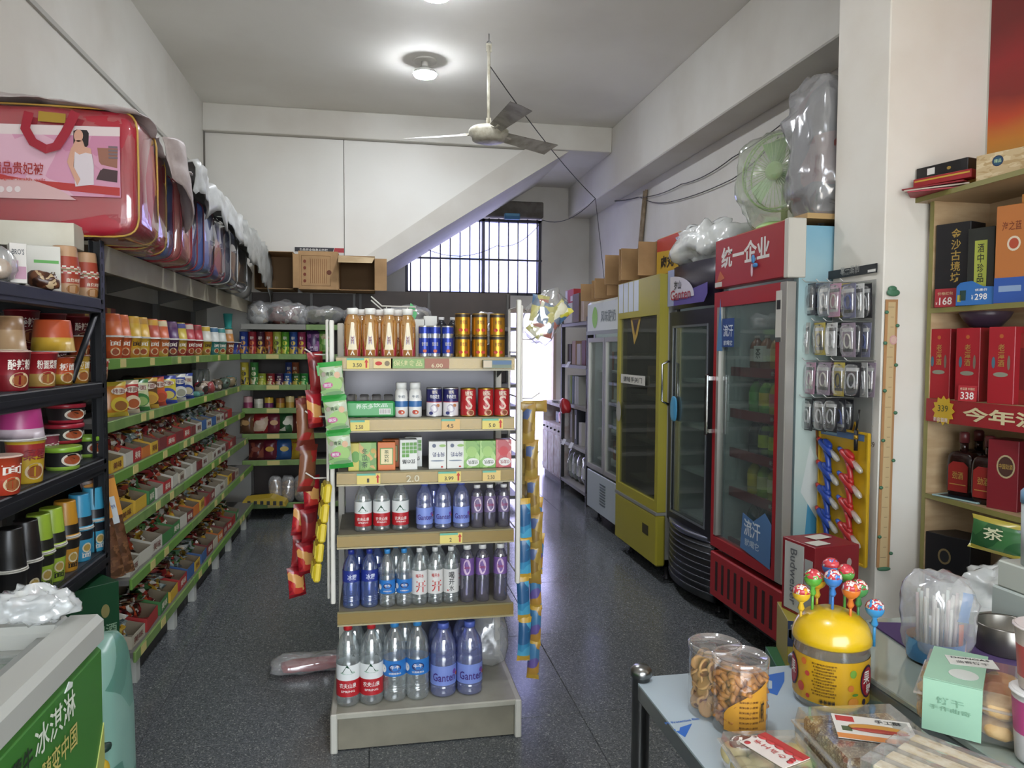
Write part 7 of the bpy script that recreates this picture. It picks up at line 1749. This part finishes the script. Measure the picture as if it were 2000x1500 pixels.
uput(carton(.16, .10, .05, mat('#b8862c', .45), name='flat_box'), 1900, 375, 4, 'mustard yellow flat box beside the black one', 'box', rz=.1, y=.07)
uput(carton(.2, .12, .09, printmat(['#c8b088', '#d6c29c', '#b89c70'], 40, .3, stretch=(1, 1, 3)), [('o', -.03, .06, .036, .036, mat('#1c3050')), ('o', -.03, .06, .028, .028, mat('#24506a')), ('精品', -.03, .06, .022, .012, mat('#b8d0a0'))], name='woven_gift_box'), 1985, 340, 4, 'cream woven gift box with dark round seal', 'gift box', rz=.35, y=.06)

# ================================================================== counter and steel table, lower right
CZ, CXE, CY1 = .762, .955, 1.56
ct = E('glass_counter', TR(CXE, CY1, 0), 'glass topped shop counter at the lower right', 'counter')
O('top_glass', B().box(0, .62, -1.5, 0, CZ - .012, CZ, mat('#8f9a90', .06, spec=.9), .002), ct)
O('edge', B().box(-.003, .012, -1.5, 0, CZ - .03, CZ - .012, mat('#7d8480', .3, .6)).box(-.003, .62, -.012, .003, CZ - .03, CZ - .012, mat('#7d8480', .3, .6)), ct)
O('front_glass', B().box(.002, .008, -1.48, -.02, .3, CZ - .03, clear('#b8c8bc', .15, .03, 2)), ct)
O('body', B().box(.012, .61, -1.48, -.015, .05, .3, mat('#8f8a80', .5)).box(.4, .61, -1.48, -.015, .3, CZ - .03, mat('#6a655c', .6)), ct)
cl = B(); vs = []
cp = [(1698, 1216), (1774, 1268), (1835, 1330), (1920, 1420), (2120, 1420), (2080, 1226)]
cpw = [at(u, v, z=CZ + .002) for u, v in cp]
cl.prism([(p.x, p.y) for p in cpw], .003, mat('#4a3464', .8), Matrix(((1, 0, 0, 0), (0, 0, 1, 0), (0, 1, 0, CZ + .001), (0, 0, 0, 1))))
O('purple_cloth', cl, None, None, 'purple cloth spread on the counter', 'cloth')
# ashtray
q = at(1965, 1268, z=CZ + .005)
O('ashtray', B().lathe([(.058, 0), (.06, .004), (.06, .055), (.058, .058), (.055, .055), (.054, .008), (.0, .006)], mat('#8a867e', .3, .9), 32, cap=False), None, TR(q.x, q.y, CZ + .005), 'round steel ashtray on the purple cloth', 'ashtray')
# straws
q = at(1826, 1285, z=CZ + .005)
sw_ = E('straw_bag', TR(q.x, q.y, CZ + .005), 'plastic bag of wrapped straws in a blue printed tub', 'straws')
O('tub', B().lathe([(.052, 0), (.054, .004), (.055, .045)], printmat(['#4a8cc4', '#6aa8d8', '#3a70a8', '#c0703c'], 26, .3), 28, cap=False).lathe([(.0, .002), (.052, .002)], mat('#4a7ca8', .4), 28, cap=False).box(.012, .035, -.0565, -.054, .012, .03, WHITE), sw_)
rs_ = random.Random(5)
for i in range(22):
    a, r = rs_.uniform(0, 2 * PI), .04 * math.sqrt(rs_.random())
    x, y = r * math.cos(a), r * math.sin(a)
    O('straw', B().tube([(x, y, .004), (x * 1.15, y * 1.1, .115 + rs_.uniform(0, .025))], .0032, mat(['#d8d4cc', '#dcc8c4', '#cfd8d0', '#e0dcd4'][i % 4], .4), 6), sw_)
O('film', B().sell((.004, 0, .09), (.062, .058, .09), .6, FILM, 34, 20, crump=.012, freq=26, seed=2), sw_)
O('blue_wrapper', B().pouch(.034, .06, .006, mat('#2f78b8', .35), None, jag=.001), sw_, TR(.032, -.035, .085, .2, 0, .25))
O('orange_wrapper', B().pouch(.012, .055, .004, mat('#c8602c', .35), None), sw_, TR(.02, -.045, .03))
# ---- steel table
TZ, TX0, TY1 = .70, .545, 1.485
tb = E('steel_table', TR(TX0, TY1, 0), 'steel topped table with blue lettered protective film at lower right', 'table')
TOPM = mat('#b4c2ca', .3)
O('top', B().box(0, .39, -1.3, 0, TZ - .035, TZ - .004, mat('#8f9498', .3, .7)).box(0, .39, -1.3, 0, TZ - .004, TZ, TOPM), tb)
def TP(groups):
    fl_ = B()
    for k, (pts, m) in enumerate(groups):
        ps = [at(u, v, z=TZ + .0004 * (k + 1)) for u, v in pts]
        fl_.add([(p.x - TX0, p.y - TY1, p.z) for p in ps], [tuple(range(len(pts)))], m)
    O('film_mark', fl_, tb)
PB_ = mat('#2f6ac0', .35)
TP([([(1500, 1318), (1532, 1312), (1532, 1330), (1518, 1358), (1500, 1352)], PB_), ([(1500, 1328), (1508, 1330), (1508, 1345), (1500, 1345)], TOPM)])
TP([([(1315, 1425), (1352, 1413), (1338, 1440)], PB_), ([(1318, 1420), (1328, 1421), (1327, 1427), (1320, 1428)], TOPM)])
O('film_lettering', B().text('PE Protective film', 0, 0, .07, .008, 0, PB_, X=Matrix.Translation((at(1332, 1409, z=TZ).x - TX0, at(1332, 1409, z=TZ).y - TY1, TZ + .0008)) @ Matrix.Rotation(.1, 4, 'Z') @ Matrix.Rotation(-PI / 2, 4, 'X')), tb)
lg = B().lathe([(.019, 0), (.019, TZ + .008), (.023, TZ + .01), (.023, TZ + .022), (.016, TZ + .03), (.001, TZ + .033)], STEEL, 20).mesh('leg')
for x, y in ((.012, -.012), (.38, -.012), (.012, -1.28), (.38, -1.28)): O('leg', lg, tb, TR(x, y))
O('lower_shelf', B().box(0.0, .39, -1.3, 0, .22, .24, mat('#85888a', .3, .7)), tb)
bluec = put(carton(.26, .2, .30, mat('#1f3f9c', .45), [('r', -.05, .22, .1, .05, mat('#c8d0e0')), ('r', .05, .12, .12, .04, mat('#c8d0e0'))], name='blue_case', b=.006), TR(TX0 + .17, TY1 - .32, .241, .1), 'blue carton on the steel table lower shelf', 'box')
O('carton_lid', B().box(-.13, .13, -.1, .1, .3015, .335, mat('#2450b4', .4), .008), bluec)
# ---- snack jars
def snack_jar(u, v, r, h, kind, label, lz):
    q = at(u, v, z=TZ)
    t = E('snack_jar', TR(q.x, q.y, TZ + .001, -.45), label, 'jar', 'clear snack jars')
    O('jar', B().lathe([(r * .96, 0), (r, .006), (r, h * .9), (r * .99, h * .92)], clear('#ffffff', .03, .03, 1.5), 36, cap=False), t)
    O('lid', B().lathe([(r * 1.01, h * .9), (r * 1.04, h * .905), (r * 1.04, h * .985), (r * 1.0, h), (r * .93, h), (r * .92, h * .985), (0.001, h * .985)], clear('#f4f0ee', .10, .06, 2.5), 36, cap=False), t)
    rr = random.Random(int(u)); n = 0
    if kind == 'chips':
        me = B().lathe([(.010, .002), (.015, .0), (.0155, .0025), (.015, .005), (.010, .0035)], mat('#c89858', .55), 14).lathe([(0.0, .0015), (.010, .0015)], mat('#8a5228', .6), 14, cap=False).mesh('cracker')
    else:
        b = B(); 
        for k in range(2): b.tube([(.006 * math.cos(i * 1.1 + k * PI), .006 * math.sin(i * 1.1 + k * PI), -.016 + i * .0055) for i in range(7)], .0058, mat('#b87a34', .5), 6)
        me = b.mesh('twist')
    zc = .012
    while zc < h * .84:
        for ring, cnt in ((r * .64, 10), (r * .28, 5)):
            a0 = rr.uniform(0, 6)
            for i in range(cnt):
                a = a0 + 2 * PI * i / cnt
                O('cracker' if kind == 'chips' else 'twist', me, t, TR(ring * math.cos(a), ring * math.sin(a), zc + rr.uniform(-.003, .003), rr.uniform(0, 6), rr.uniform(.6, 1.6) if kind == 'chips' else rr.uniform(.6, 1.9)))
        zc += .017
    if lz:
        lb = B(); vs = []
        for i in range(13):
            a = -1.25 + i * .14 + .65
            top = .3 + .45 * min(1, max(0, (i / 12)) ** .7)
            vs += [((r + .001) * math.sin(a), -(r + .001) * math.cos(a), .01), ((r + .001) * math.sin(a), -(r + .001) * math.cos(a), h * top)]
        lb.add(vs, [(2 * i, 2 * i + 2, 2 * i + 3, 2 * i + 1) for i in range(12)], mat('#cf9430', .4), True)
        for k in range(6): lb.text('配料表小麦粉', .3 * r, h * (.5 - k * .07), r * .7, .004, 0, mat('#6a4018'), cyl=r + .0018)
        lb.text('小麻花', r * .82, h * .36, .012, h * .3, 0, BLACK, cyl=r + .002)
        O('label', lb, t)
snack_jar(1394, 1388, .049, .135, 'chips', 'clear jar of round brown crackers on the steel table', False)
snack_jar(1444, 1418, .050, .135, 'twist', 'clear jar of twisted dough snacks in front of the cracker jar', True)
# ---- yellow lollipop tub
q = at(1621, 1366, z=TZ)
lt = E('lollipop_tub', TR(q.x, q.y, TZ + .001, -.6) @ Matrix.Diagonal((.86, .86, .87, 1)), 'yellow domed lollipop tub with fruit printed label', 'tub')
r = .083
O('tub', B().lathe([(r * .9, 0), (r * .97, .006), (r, .02), (r * .985, .03), (r, .04), (r * .985, .055), (r, .07), (r * .985, .085), (r, .10), (r * .98, .115), (r, .125), (r * .97, .14), (r * .98, .15)], clear('#f2ece0', .12, .04, 2), 40, cap=False), lt)
lab = B().lathe([(r * 1.006, .018), (r * 1.006, .118)], mat('#d8a61c', .35), 40, cap=False)
lp = B(); rc_ = r * 1.006 + .0015
for k in range(11): lp.text('果汁糖配料白砂糖葡萄糖浆食用香精'[:9 + (k * 5) % 7], -.014, .108 - k * .0068, .055 - .006 * (k % 3), .0045, 0, mat('#5c3c12'), cyl=rc_ + .0008)
for (dx, z, w_, h_, m) in ((.094, .072, .05, .074, mat('#3a1c3c')), (.094, .072, .042, .064, mat('#a8222e')), (-.105, .072, .05, .074, mat('#3a1c3c')), (-.105, .072, .042, .064, mat('#a8222e')), (.05, .094, .016, .018, mat('#7aa83c')), (.045, .062, .014, .015, mat('#d87a2c')), (-.062, .105, .014, .016, mat('#d8702c')), (-.052, .08, .012, .012, mat('#c84a3c')), (.052, .03, .026, .022, mat('#d88a2c')), (-.05, .03, .010, .010, mat('#b83c34')), (.056, .047, .016, .006, mat('#5a8c34')), (.082, .028, .012, .014, mat('#3a3040')), (-.07, .045, .02, .022, mat('#c8503c'))):
    lp.disc(dx, z, w_ / 2, h_ / 2, 0, m, 18, cyl=rc_ + (.0006 if w_ == .042 else 0))
lp.text('果', .09, .082, .024, .028, 0, IWH, cyl=rc_ + .0014).text('糖', .098, .056, .02, .022, 0, IWH, cyl=rc_ + .0014).text('果', -.102, .078, .024, .03, 0, IWH, cyl=rc_ + .0014)
for k in range(12): lp.disc(-.022 + k * .0028, .026, .0008 + .0004 * (k % 3), .007, 0, BLACK, 4, cyl=rc_ + .0008)
lbo = O('label', lab, lt); O('label_print', lp, lbo)
O('dome', B().lathe([(r * 1.02, .142), (r * 1.05, .146), (r * 1.05, .156), (r * 1.0, .170), (r * .9, .187), (r * .7, .202), (r * .4, .212), (.001, .215)], mat('#dcb414', .28, coat=.4), 44), lt)
O('green_candy', B().sell((-.03, -.045, .016), (.024, .015, .012), .8, mat('#3f9a3c', .4), 14, 8).sell((.02, -.05, .012), (.02, .014, .01), .8, mat('#4fa83c', .4), 14, 8), lt)
lol = [(-.067, -.02, '#d8b02c', 'yellow', .10), (-.043, -.01, '#5aa43c', 'green', .113), (-.034, .03, '#d0a42c', 'golden', .10), (-.005, .035, '#4a7ac0', 'dark blue', .125), (.0, -.01, '#3f7cc0', 'blue', .105), (.026, .025, '#5a9c44', 'leaf green', .118), (.038, -.02, '#d8762c', 'orange', .10), (.055, .01, '#4a8c4c', 'deep green', .105)]
def lolly(x, y, c, hh, name, z0):
    t = E('lollipop', TR(q.x + x, q.y + y, TZ + z0), name, 'lollipop', 'lollipops stuck in the yellow tub')
    O('stick', B().tube([(0, 0, 0), (0, 0, hh - .02)], .0028, mat(c, .4), 8), t)
    O('candy', B().sell((0, 0, hh), (.0175, .0175, .0175), 1, mat(c, .25), 18, 12), t)
    O('wrapper', B().lathe([(.004, hh - .036), (.007, hh - .03), (.004, hh - .02), (.016, hh - .006)], mat(c, .3), 14).lathe([(.0179, hh + .002), (.0152, hh + .010), (.008, hh + .0168), (.001, hh + .0185)], printmat(['#c8484c', '#e4dcd4', c, '#b83040'], 120, .25), 18), t)
for (x, y, c, nm, hh) in lol:
    z0 = (.215 - (math.hypot(x, y) / r) ** 2 * .05) * .87 - .012
    x, y = x * .86, y * .86; x, y = x * math.cos(.6) + y * math.sin(.6), -x * math.sin(.6) + y * math.cos(.6)
    lolly(x, y, c, hh - .03, f'{nm} lollipop stuck in the yellow dome', z0)
lolly(.058, -.05, '#3f94cc', .075, 'sky blue lollipop on a white stick at the tub rim', .125)
# ---- cartons stacked on the floor by the red cooler
SX, SY = 1.545, 2.36
put(carton(.26, .22, .30, mat('#2f6a3c', .45), [('o', .06, .24, .03, .05, mat('#b8c8b8')), ('r', -.06, .25, .07, .02, mat('#9cc4a0'))], name='green_case'), TR(SX - .02, SY, 0, -.3), 'green carton at the bottom of the carton stack by the cooler', 'carton')
dcs = put(carton(.23, .20, .17, mat('#a8983a', .45), [('r', 0, .125, .23, .09, mat('#1f2f58')), ('正宗', -.06, .13, .07, .03, mat('#c8b83c')), ('椰汁', .03, .12, .09, .05, IWH), ('r', 0, .04, .2, .03, mat('#c9b84a'))], name='drink_case'), TR(SX, SY, .301, -.35), 'navy and yellow drink carton under the red beer carton', 'carton')
bw = put(carton(.185, .17, .26, mat('#8c1c26', .4), [('r', -.02, .2, .04, .03, mat('#a85a54')), ('o', .05, .2, .02, .03, mat('#b8a8a0'))], name='beer_carton'), TR(SX + .01, SY, .472, .12), 'dark red beer carton with pale side strip beside the pillar', 'beer carton')
sp_ = B(); Xs = Matrix.Translation((-.0925, 0, 0)) @ Matrix.Rotation(R90, 4, 'Z')
sp_.box(-.07, .03, -.0015, 0, .01, .25, mat('#c0c0ba', .5), 0, Xs).box(.035, .075, -.0015, 0, .02, .21, mat('#a8a8a4', .5), 0, Xs)
sp_.text('Budweiser', 0, 0, .20, .036, -.003, mat('#6a6a6c'), X=Xs @ Matrix.Translation((-.02, 0, .13)) @ Matrix.Rotation(PI / 2, 4, 'Y'))
O('side_print', sp_, bw)
for i, (x, y, w_) in enumerate(((-.03, -.045, .07), (.02, .03, .08))):
    O('paper_slip', B().box(-w_ / 2, w_ / 2, -.025, .025, 0, .001, mat('#dcd8cc', .6)), None, TR(SX + x, SY + y, .734 + .0012 * i, .3), f'white paper slip on the red beer carton, {["front", "back"][i]}', 'paper')
# ---- cookie boxes
def clam(X, w, dd, h, label, fill):
    t = E('cookie_box', X, label, 'food box')
    cm = clear('#f4f2ee', .07, .05, 2.5)
    b = B()
    for z0, z1, k0, k1 in ((0, h * .62, .93, 1.0), (h * .66, h, 1.0, .95)):
        vs = [(sx * w / 2 * k, sy * dd / 2 * k, z) for z, k in ((z0, k0), (z1, k1)) for sx, sy in ((-1, -1), (1, -1), (1, 1), (-1, 1))]
        b.add(vs, [(0, 1, 5, 4), (1, 2, 6, 5), (2, 3, 7, 6), (3, 0, 4, 7)], cm)
    vs = [(sx * w / 2 * .95, sy * dd / 2 * .95, h) for sx, sy in ((-1, -1), (1, -1), (1, 1), (-1, 1))]
    b.add(vs, [(0, 1, 2, 3)], cm)
    O('shell', b, t)
    O('shell_rim', frame(B(), -w / 2 - .004, w / 2 + .004, -dd / 2 - .004, dd / 2 + .004, 0, .004, .008, clear('#f0eeea', .2, .05, 3)), t, Matrix.Translation((0, 0, h * .66)) @ Matrix.Rotation(PI / 2, 4, 'X'))
    fill(t, w, dd, h)
    return t
rk_ = random.Random(12)
def fill_seed(t, w, dd, h):
    bar = B().box(-w * .44, w * .44, -dd * .07, dd * .07, 0, h * .4, printmat(['#8a6a40', '#7a5a34', '#a88c5c', '#c8b48a'], 160, .6), .004).mesh('sesame_bar')
    for i in range(6):
        for j in range(2): O('sesame_bar', bar, t, TR(0, -dd * .38 + i * dd * .15, .004 + j * h * .42))
    lb = B().box(-.055, .065, -.045, .035, h + .001, h + .0022, mat('#dcd8d0', .5)).box(-.055, .065, -.045, -.03, h + .0022, h + .0026, mat('#d88a4a', .5)).box(-.05, -.022, .012, .03, h + .0022, h + .0026, mat('#b83438', .5)).sell((.01, -.005, h + .003), (.045, .013, .002), .9, mat('#c8903c', .5), 18, 6, X=Matrix.Rotation(0, 4, 'Z')).sell((.012, -.012, h + .0032), (.044, .006, .002), .9, mat('#a83c2c', .5), 18, 6)
    lb.box(-.045, -.03, -.02, -.005, h + .0022, h + .0026, mat('#4a5a3c')).box(.035, .06, .0, .03, h + .0022, h + .0025, mat('#a8a8a0'))
    lb.text('手工酥', .03, 0, .04, .012, 0, BLACK, X=Matrix.Translation((0, .022, h + .003)) @ Matrix.Rotation(-PI / 2, 4, 'X'))
    O('label', lb, t, TR(rz=-.35))
q2 = at(1690, 1425, z=TZ + .09)
qs = at(1700, 1425, z=TZ + .085)
clam(TR(qs.x, qs.y, TZ + .001, -.1), .175, .17, .085, 'clear box of sesame bars with long bun picture label', fill_seed)
def fill_pastry(t, w, dd, h):
    me = B().sell((0, 0, .017), (.021, .021, .017), .8, mat('#d8c896', .6), 16, 10).mesh('pastry')
    for i in range(4):
        for j in range(4): O('pastry', me, t, TR(-w * .36 + i * w * .24 + rk_.uniform(-.003, .003), -dd * .36 + j * dd * .24, .004 + (.006 if (i + j) % 2 else 0)))
    for i in range(2): O('twisted_candy', B().sell((0, 0, .012), (.02, .008, .01), .7, printmat(['#6a4034', '#d8cfc4', '#8a5a48'], 90, .3), 12, 8), t, TR(-w * .3 + .03 * i, dd * .33, .036))
    lb = B().box(-.03, .03, -.045, .045, h + .001, h + .0022, mat('#e0d4cc', .5)).box(.012, .03, -.045, .045, h + .0022, h + .0027, mat('#b83434', .5))
    for k in range(5): lb.sell((.012, -.036 + .018 * k, h + .0026), (.006, .009, .0015), 1, mat('#b83434', .5), 10, 4)
    for k in range(4): lb.text('手工点心'[k], 0, 0, .012, .012, 0, mat('#c03a38'), X=Matrix.Translation((-.006, .028 - .016 * k, h + .003)) @ Matrix.Rotation(-PI / 2, 4, 'X'))
    for (x, y) in ((-.022, .036), (.0, -.036), (-.008, -.038)): lb.sell((x, y, h + .0026), (.006, .005, .0015), 1, mat('#a82c30', .5), 10, 4)
    O('label', lb, t, TR(0, .01, 0, .45))
clam(TR(.632, 1.062, TZ + .001, -.12), .13, .155, .055, 'clear box of pale yellow pastries with red scalloped label', fill_pastry)
def fill_cookie(t, w, dd, h):
    me = B().sell((0, 0, .018), (.028, .028, .018), .8, wornmat('#c8a878', '#b8935f', 60, .7), 16, 10, crump=.002, freq=60).mesh('cookie')
    for i in range(4):
        for j in range(3):
            for k in range(2): O('cookie', me, t, TR(-w * .36 + i * w * .24, -dd * .33 + j * dd * .33, .004 + k * .033))
    tm__ = mat('#9cc4a8', .55)
    sl_ = B().box(-.085, -.0, -dd / 2 - .006, -dd / 2 - .004, .0, h + .003, tm__).box(-.085, .0, -dd / 2 - .006, dd / 2 + .004, h + .002, h + .004, tm__)
    sl_.text('饼干', -.045, h * .65, .04, .012, -dd / 2 - .0072, mat('#7aa488')).text('手作曲奇', -.045, h * .5, .06, .008, -dd / 2 - .0072, mat('#7aa488'))
    s__ = O('paper_sleeve', sl_, t)
    O('white_sticker', B().box(-.03, .045, -.02, .02, h + .0042, h + .0052, mat('#dcdcd4', .5)).text('DONOAS', 0, 0, .06, .008, 0, BLACK, X=Matrix.Translation((.008, .012, h + .0056)) @ Matrix.Rotation(-PI / 2, 4, 'X')).text('曲奇饼干', 0, 0, .05, .012, 0, mat('#6a6a66'), X=Matrix.Translation((.008, -.006, h + .0056)) @ Matrix.Rotation(-PI / 2, 4, 'X')), s__, TR(-.03, .03, 0, .3))
    O('round_sticker', B().lathe([(.022, h + .0042), (.022, h + .0048)], mat('#d0d4cc', .5), 24), s__, TR(-.03, -.035, 0))
q3 = at(1925, 1322, z=CZ + .085)
clam(TR(q3.x, q3.y, CZ + .004, -.8), .19, .15, .085, 'clear box of cookies with mint paper sleeve on the counter', fill_cookie)
def fill_cake(t, w, dd, h): pass
qc = at(1868, 1518, z=CZ + .05)
for i in range(4):
    t = E('cake_pack', TR(qc.x - .05 + .034 * i, qc.y - .01 + .018 * i, CZ + .001, .5), f'wrapped red and cream cake slice at the bottom edge, {ORD[i]} from left', 'cake', 'wrapped cake slices')
    O('cake', B().box(-.013, .013, -.085, .075, 0, .035, mat('#a82c34', .5), .003).box(-.0125, .0125, -.083, .073, .035, .05, wornmat('#d8ccb0', '#c4b088', 70, .6), .003), t)
    O('film', B().box(-.0155, .0155, -.1, .09, .0005, .056, clear('#fafafa', .1, .1, 2.5, 30), .004), t)
O('cake_tray', B().box(-.09, .09, -.1, .1, 0, .001, mat('#c8c4bc', .5)), None, TR(.83, .9, TZ + .0002, -.62), 'thin pale tray under the wrapped cakes', 'tray') if False else None
# cups at the right edge
q = at(1995, 1395, z=CZ)
cu = cup(.042, .034, .11, mat('#d8d4d2', .4), mat('#e4e2de', .3), (mat('#c04a86', .4), .4, .88), pic=[(0, .6, .04, .05, mat('#4a2a6a')), (0, .6, .03, .036, mat('#5a3a8c'))], txt=[('粥', 0, .6, .02, .026, IWH)], name='porridge_cup')
put(cu, TR(at(2032, 1490, z=CZ).x, at(2032, 1490, z=CZ).y, CZ + .004, .3), 'white and magenta porridge cup at the lower right edge', 'cup')
put(cup(.042, .034, .1, mat('#c8b8b0', .4), mat('#dcd0cc', .3), (mat('#b84a4c', .4), .2, .7), name='porridge_cup'), TR(at(2034, 1490, z=CZ).x, at(2034, 1490, z=CZ).y, CZ + .116, .3), 'pale red cup stacked on the magenta porridge cup', 'cup')
q = at(2012, 1110, y=1.45)
bs = E('paper_goods_stack', TR(1.46, 1.38, CZ + .004), 'stack of pale boxes and a blue lidded tub at the right edge', 'box stack')
O('lower_box', B().box(-.06, .06, -.08, .08, 0, .10, mat('#a8b0a8', .5), .004), bs)
O('upper_box', B().box(-.055, .055, -.07, .07, .101, .16, mat('#b8bcb0', .5), .003), bs)
O('tub', B().lathe([(.045, .161), (.048, .30)], mat('#c8d0cc', .4), 24), bs); O('tub_lid', B().lathe([(.05, .30), (.05, .325), (.046, .33)], mat('#7aa8c8', .35), 24), bs)

# ================================================================== ceiling fan and wires
f0 = at(955, 66, z=ZC); fx_, fy_ = f0.x, f0.y
zf = at(955, 266, y=fy_).z
cf = E('ceiling_fan', TR(fx_, fy_, ZC), 'old cream three blade ceiling fan on a long rod', 'fan')
FC = wornmat('#b8b4a4', '#9c9684', 20, .45)
O('hook', B().tube([(0, 0, 0), (0, 0, -.05)], .004, STEEL, 6).tube([(.014 * math.cos(i * PI / 6), 0, -.065 + .016 * math.sin(i * PI / 6)) for i in range(12)], .004, STEEL, 6, True), cf)
zr = zf - ZC
O('rod', B().tube([(0, 0, -.08), (0, 0, zr + .08)], .011, FC, 12).box(-.018, .018, -.006, .006, -.12, -.065, FC).box(-.016, .016, -.008, .008, zr + .07, zr + .12, FC), cf)
O('motor', B().lathe([(.02, zr + .075), (.05, zr + .062), (.12, zr + .05), (.135, zr + .035), (.135, zr + .015), (.115, zr - .005), (.11, zr - .03), (.06, zr - .045), (.001, zr - .05)], FC, 36), cf)
ends = [(795, 271), (1015, 210), (1068, 290)]
for (u, v) in ends:
    e = at(u, v, z=zf - .0)
    # blades lie in the motor plane: direction from their tip in plan
    e = at(u, v, z=zf + .02); ang = math.atan2(e.y - fy_, e.x - fx_)
    bl = B(); L0, L1, wd = .14, .60, .085
    vs = []
    for i in range(9):
        s__ = i / 8; xx = L0 + (L1 - L0) * s__; ww = wd * (.62 + .5 * s__)
        for (yy, zz) in ((-ww / 2 * 1.5, .020), (0, .004), (ww / 2 * 1.5, -.020)): vs.append((xx, yy, zz))
    bl.add(vs, [(3 * i + k, 3 * i + 3 + k, 3 * i + 4 + k, 3 * i + 1 + k) for i in range(8) for k in (0, 1)], wornmat('#8c887c', '#6f6a5e', 14, .4), True)
    bl.add([(a, b, c - .003) for a, b, c in vs], [(3 * i + 1 + k, 3 * i + 4 + k, 3 * i + 3 + k, 3 * i + k) for i in range(8) for k in (0, 1)], wornmat('#a8a498', '#8f8a7c', 14, .4), True)
    bl.tube([(.10, 0, 0), (L0 + .06, 0, 0)], .008, FC, 8)
    O('blade', bl, cf, TR(0, 0, zr + .02, ang))
WIRE = mat('#3c3a38', .6)
def wire(pts, label, r=.004, sag=.0):
    ps = []
    for i in range(len(pts) - 1):
        a, b = Vector(pts[i]), Vector(pts[i + 1])
        for k in range(8):
            t = k / 8; p = a.lerp(b, t); p.z -= sag * 4 * t * (1 - t); ps.append(p)
    ps.append(Vector(pts[-1]))
    return O('cable', B().tube(ps, r, WIRE, 5), None, None, label, 'cable')
jx = at(1163, 388, x=2.20)
wire([(fx_ + .01, fy_, at(957, 130, y=fy_).z), (jx.x, jx.y, jx.z)], 'cable slung from the fan rod to the beam corner', .004, .05)
wire([tuple(jx), tuple(at(1200, 470, x=2.30)), tuple(at(1180, 458, x=2.0))], 'thin cable dropping from the beam corner to the boxes', .003) if False else wire([tuple(jx), (2.05, jx.y - .8, 2.03)], 'thin cable dropping from the beam corner to the boxes', .003)
wr1 = [at(1163, 388, x=2.44), at(1245, 385, x=2.47), at(1330, 360, x=2.48), at(1430, 308, x=2.48), at(1615, 165, x=2.48)]
wire([tuple(p) for p in wr1], 'upper cable running along the right wall under the beam', .004, .03)
wr2 = [at(1175, 392, x=2.46), at(1250, 385, x=2.48), at(1300, 396, x=2.48), at(1430, 350, x=2.48), at(1520, 268, x=2.48)]
wire([tuple(p) for p in wr2], 'lower cable running along the right wall to the fan', .004, .02)
wire([tuple(at(1163, 388, x=2.20)), tuple(at(1060, 430, y=8.3)), tuple(at(970, 480, y=8.3)), tuple(at(830, 485, y=8.3))], 'slack cable from the beam corner across the barred window', .004, .10)
wire([tuple(at(1590, 205, x=2.49)), tuple(at(1618, 180, x=2.47)), tuple(at(1640, 165, x=2.45))], 'short thick black cable end by the pillar top', .009)
cd = E('cable_duct', Matrix.Translation(at(1245, 470, x=XR - .02)), 'brown cable duct rising behind the boxes on the right wall', 'cable duct')
a, b = at(1238, 470, x=XR - .015), at(1255, 372, x=XR - .015)
for k in range(2): O('duct', B().tube([(0, .05 * k, -.5), (b.x - a.x, b.y - a.y + .05 * k, b.z - a.z)], .014, wornmat('#8c7c68', '#77664f', 20, .6), 8), cd)
# small blue box above the window
q = at(1000, 423, y=YW - .06)
O('alarm_box', B().box(-.09, .09, -.03, .02, -.035, .035, mat('#3f7ca8', .4), .008).box(-.08, .08, -.031, -.03, .005, .03, mat('#6aa8c8', .4)), None, Matrix.Translation(q), 'small blue box fixed above the barred window', 'alarm box')
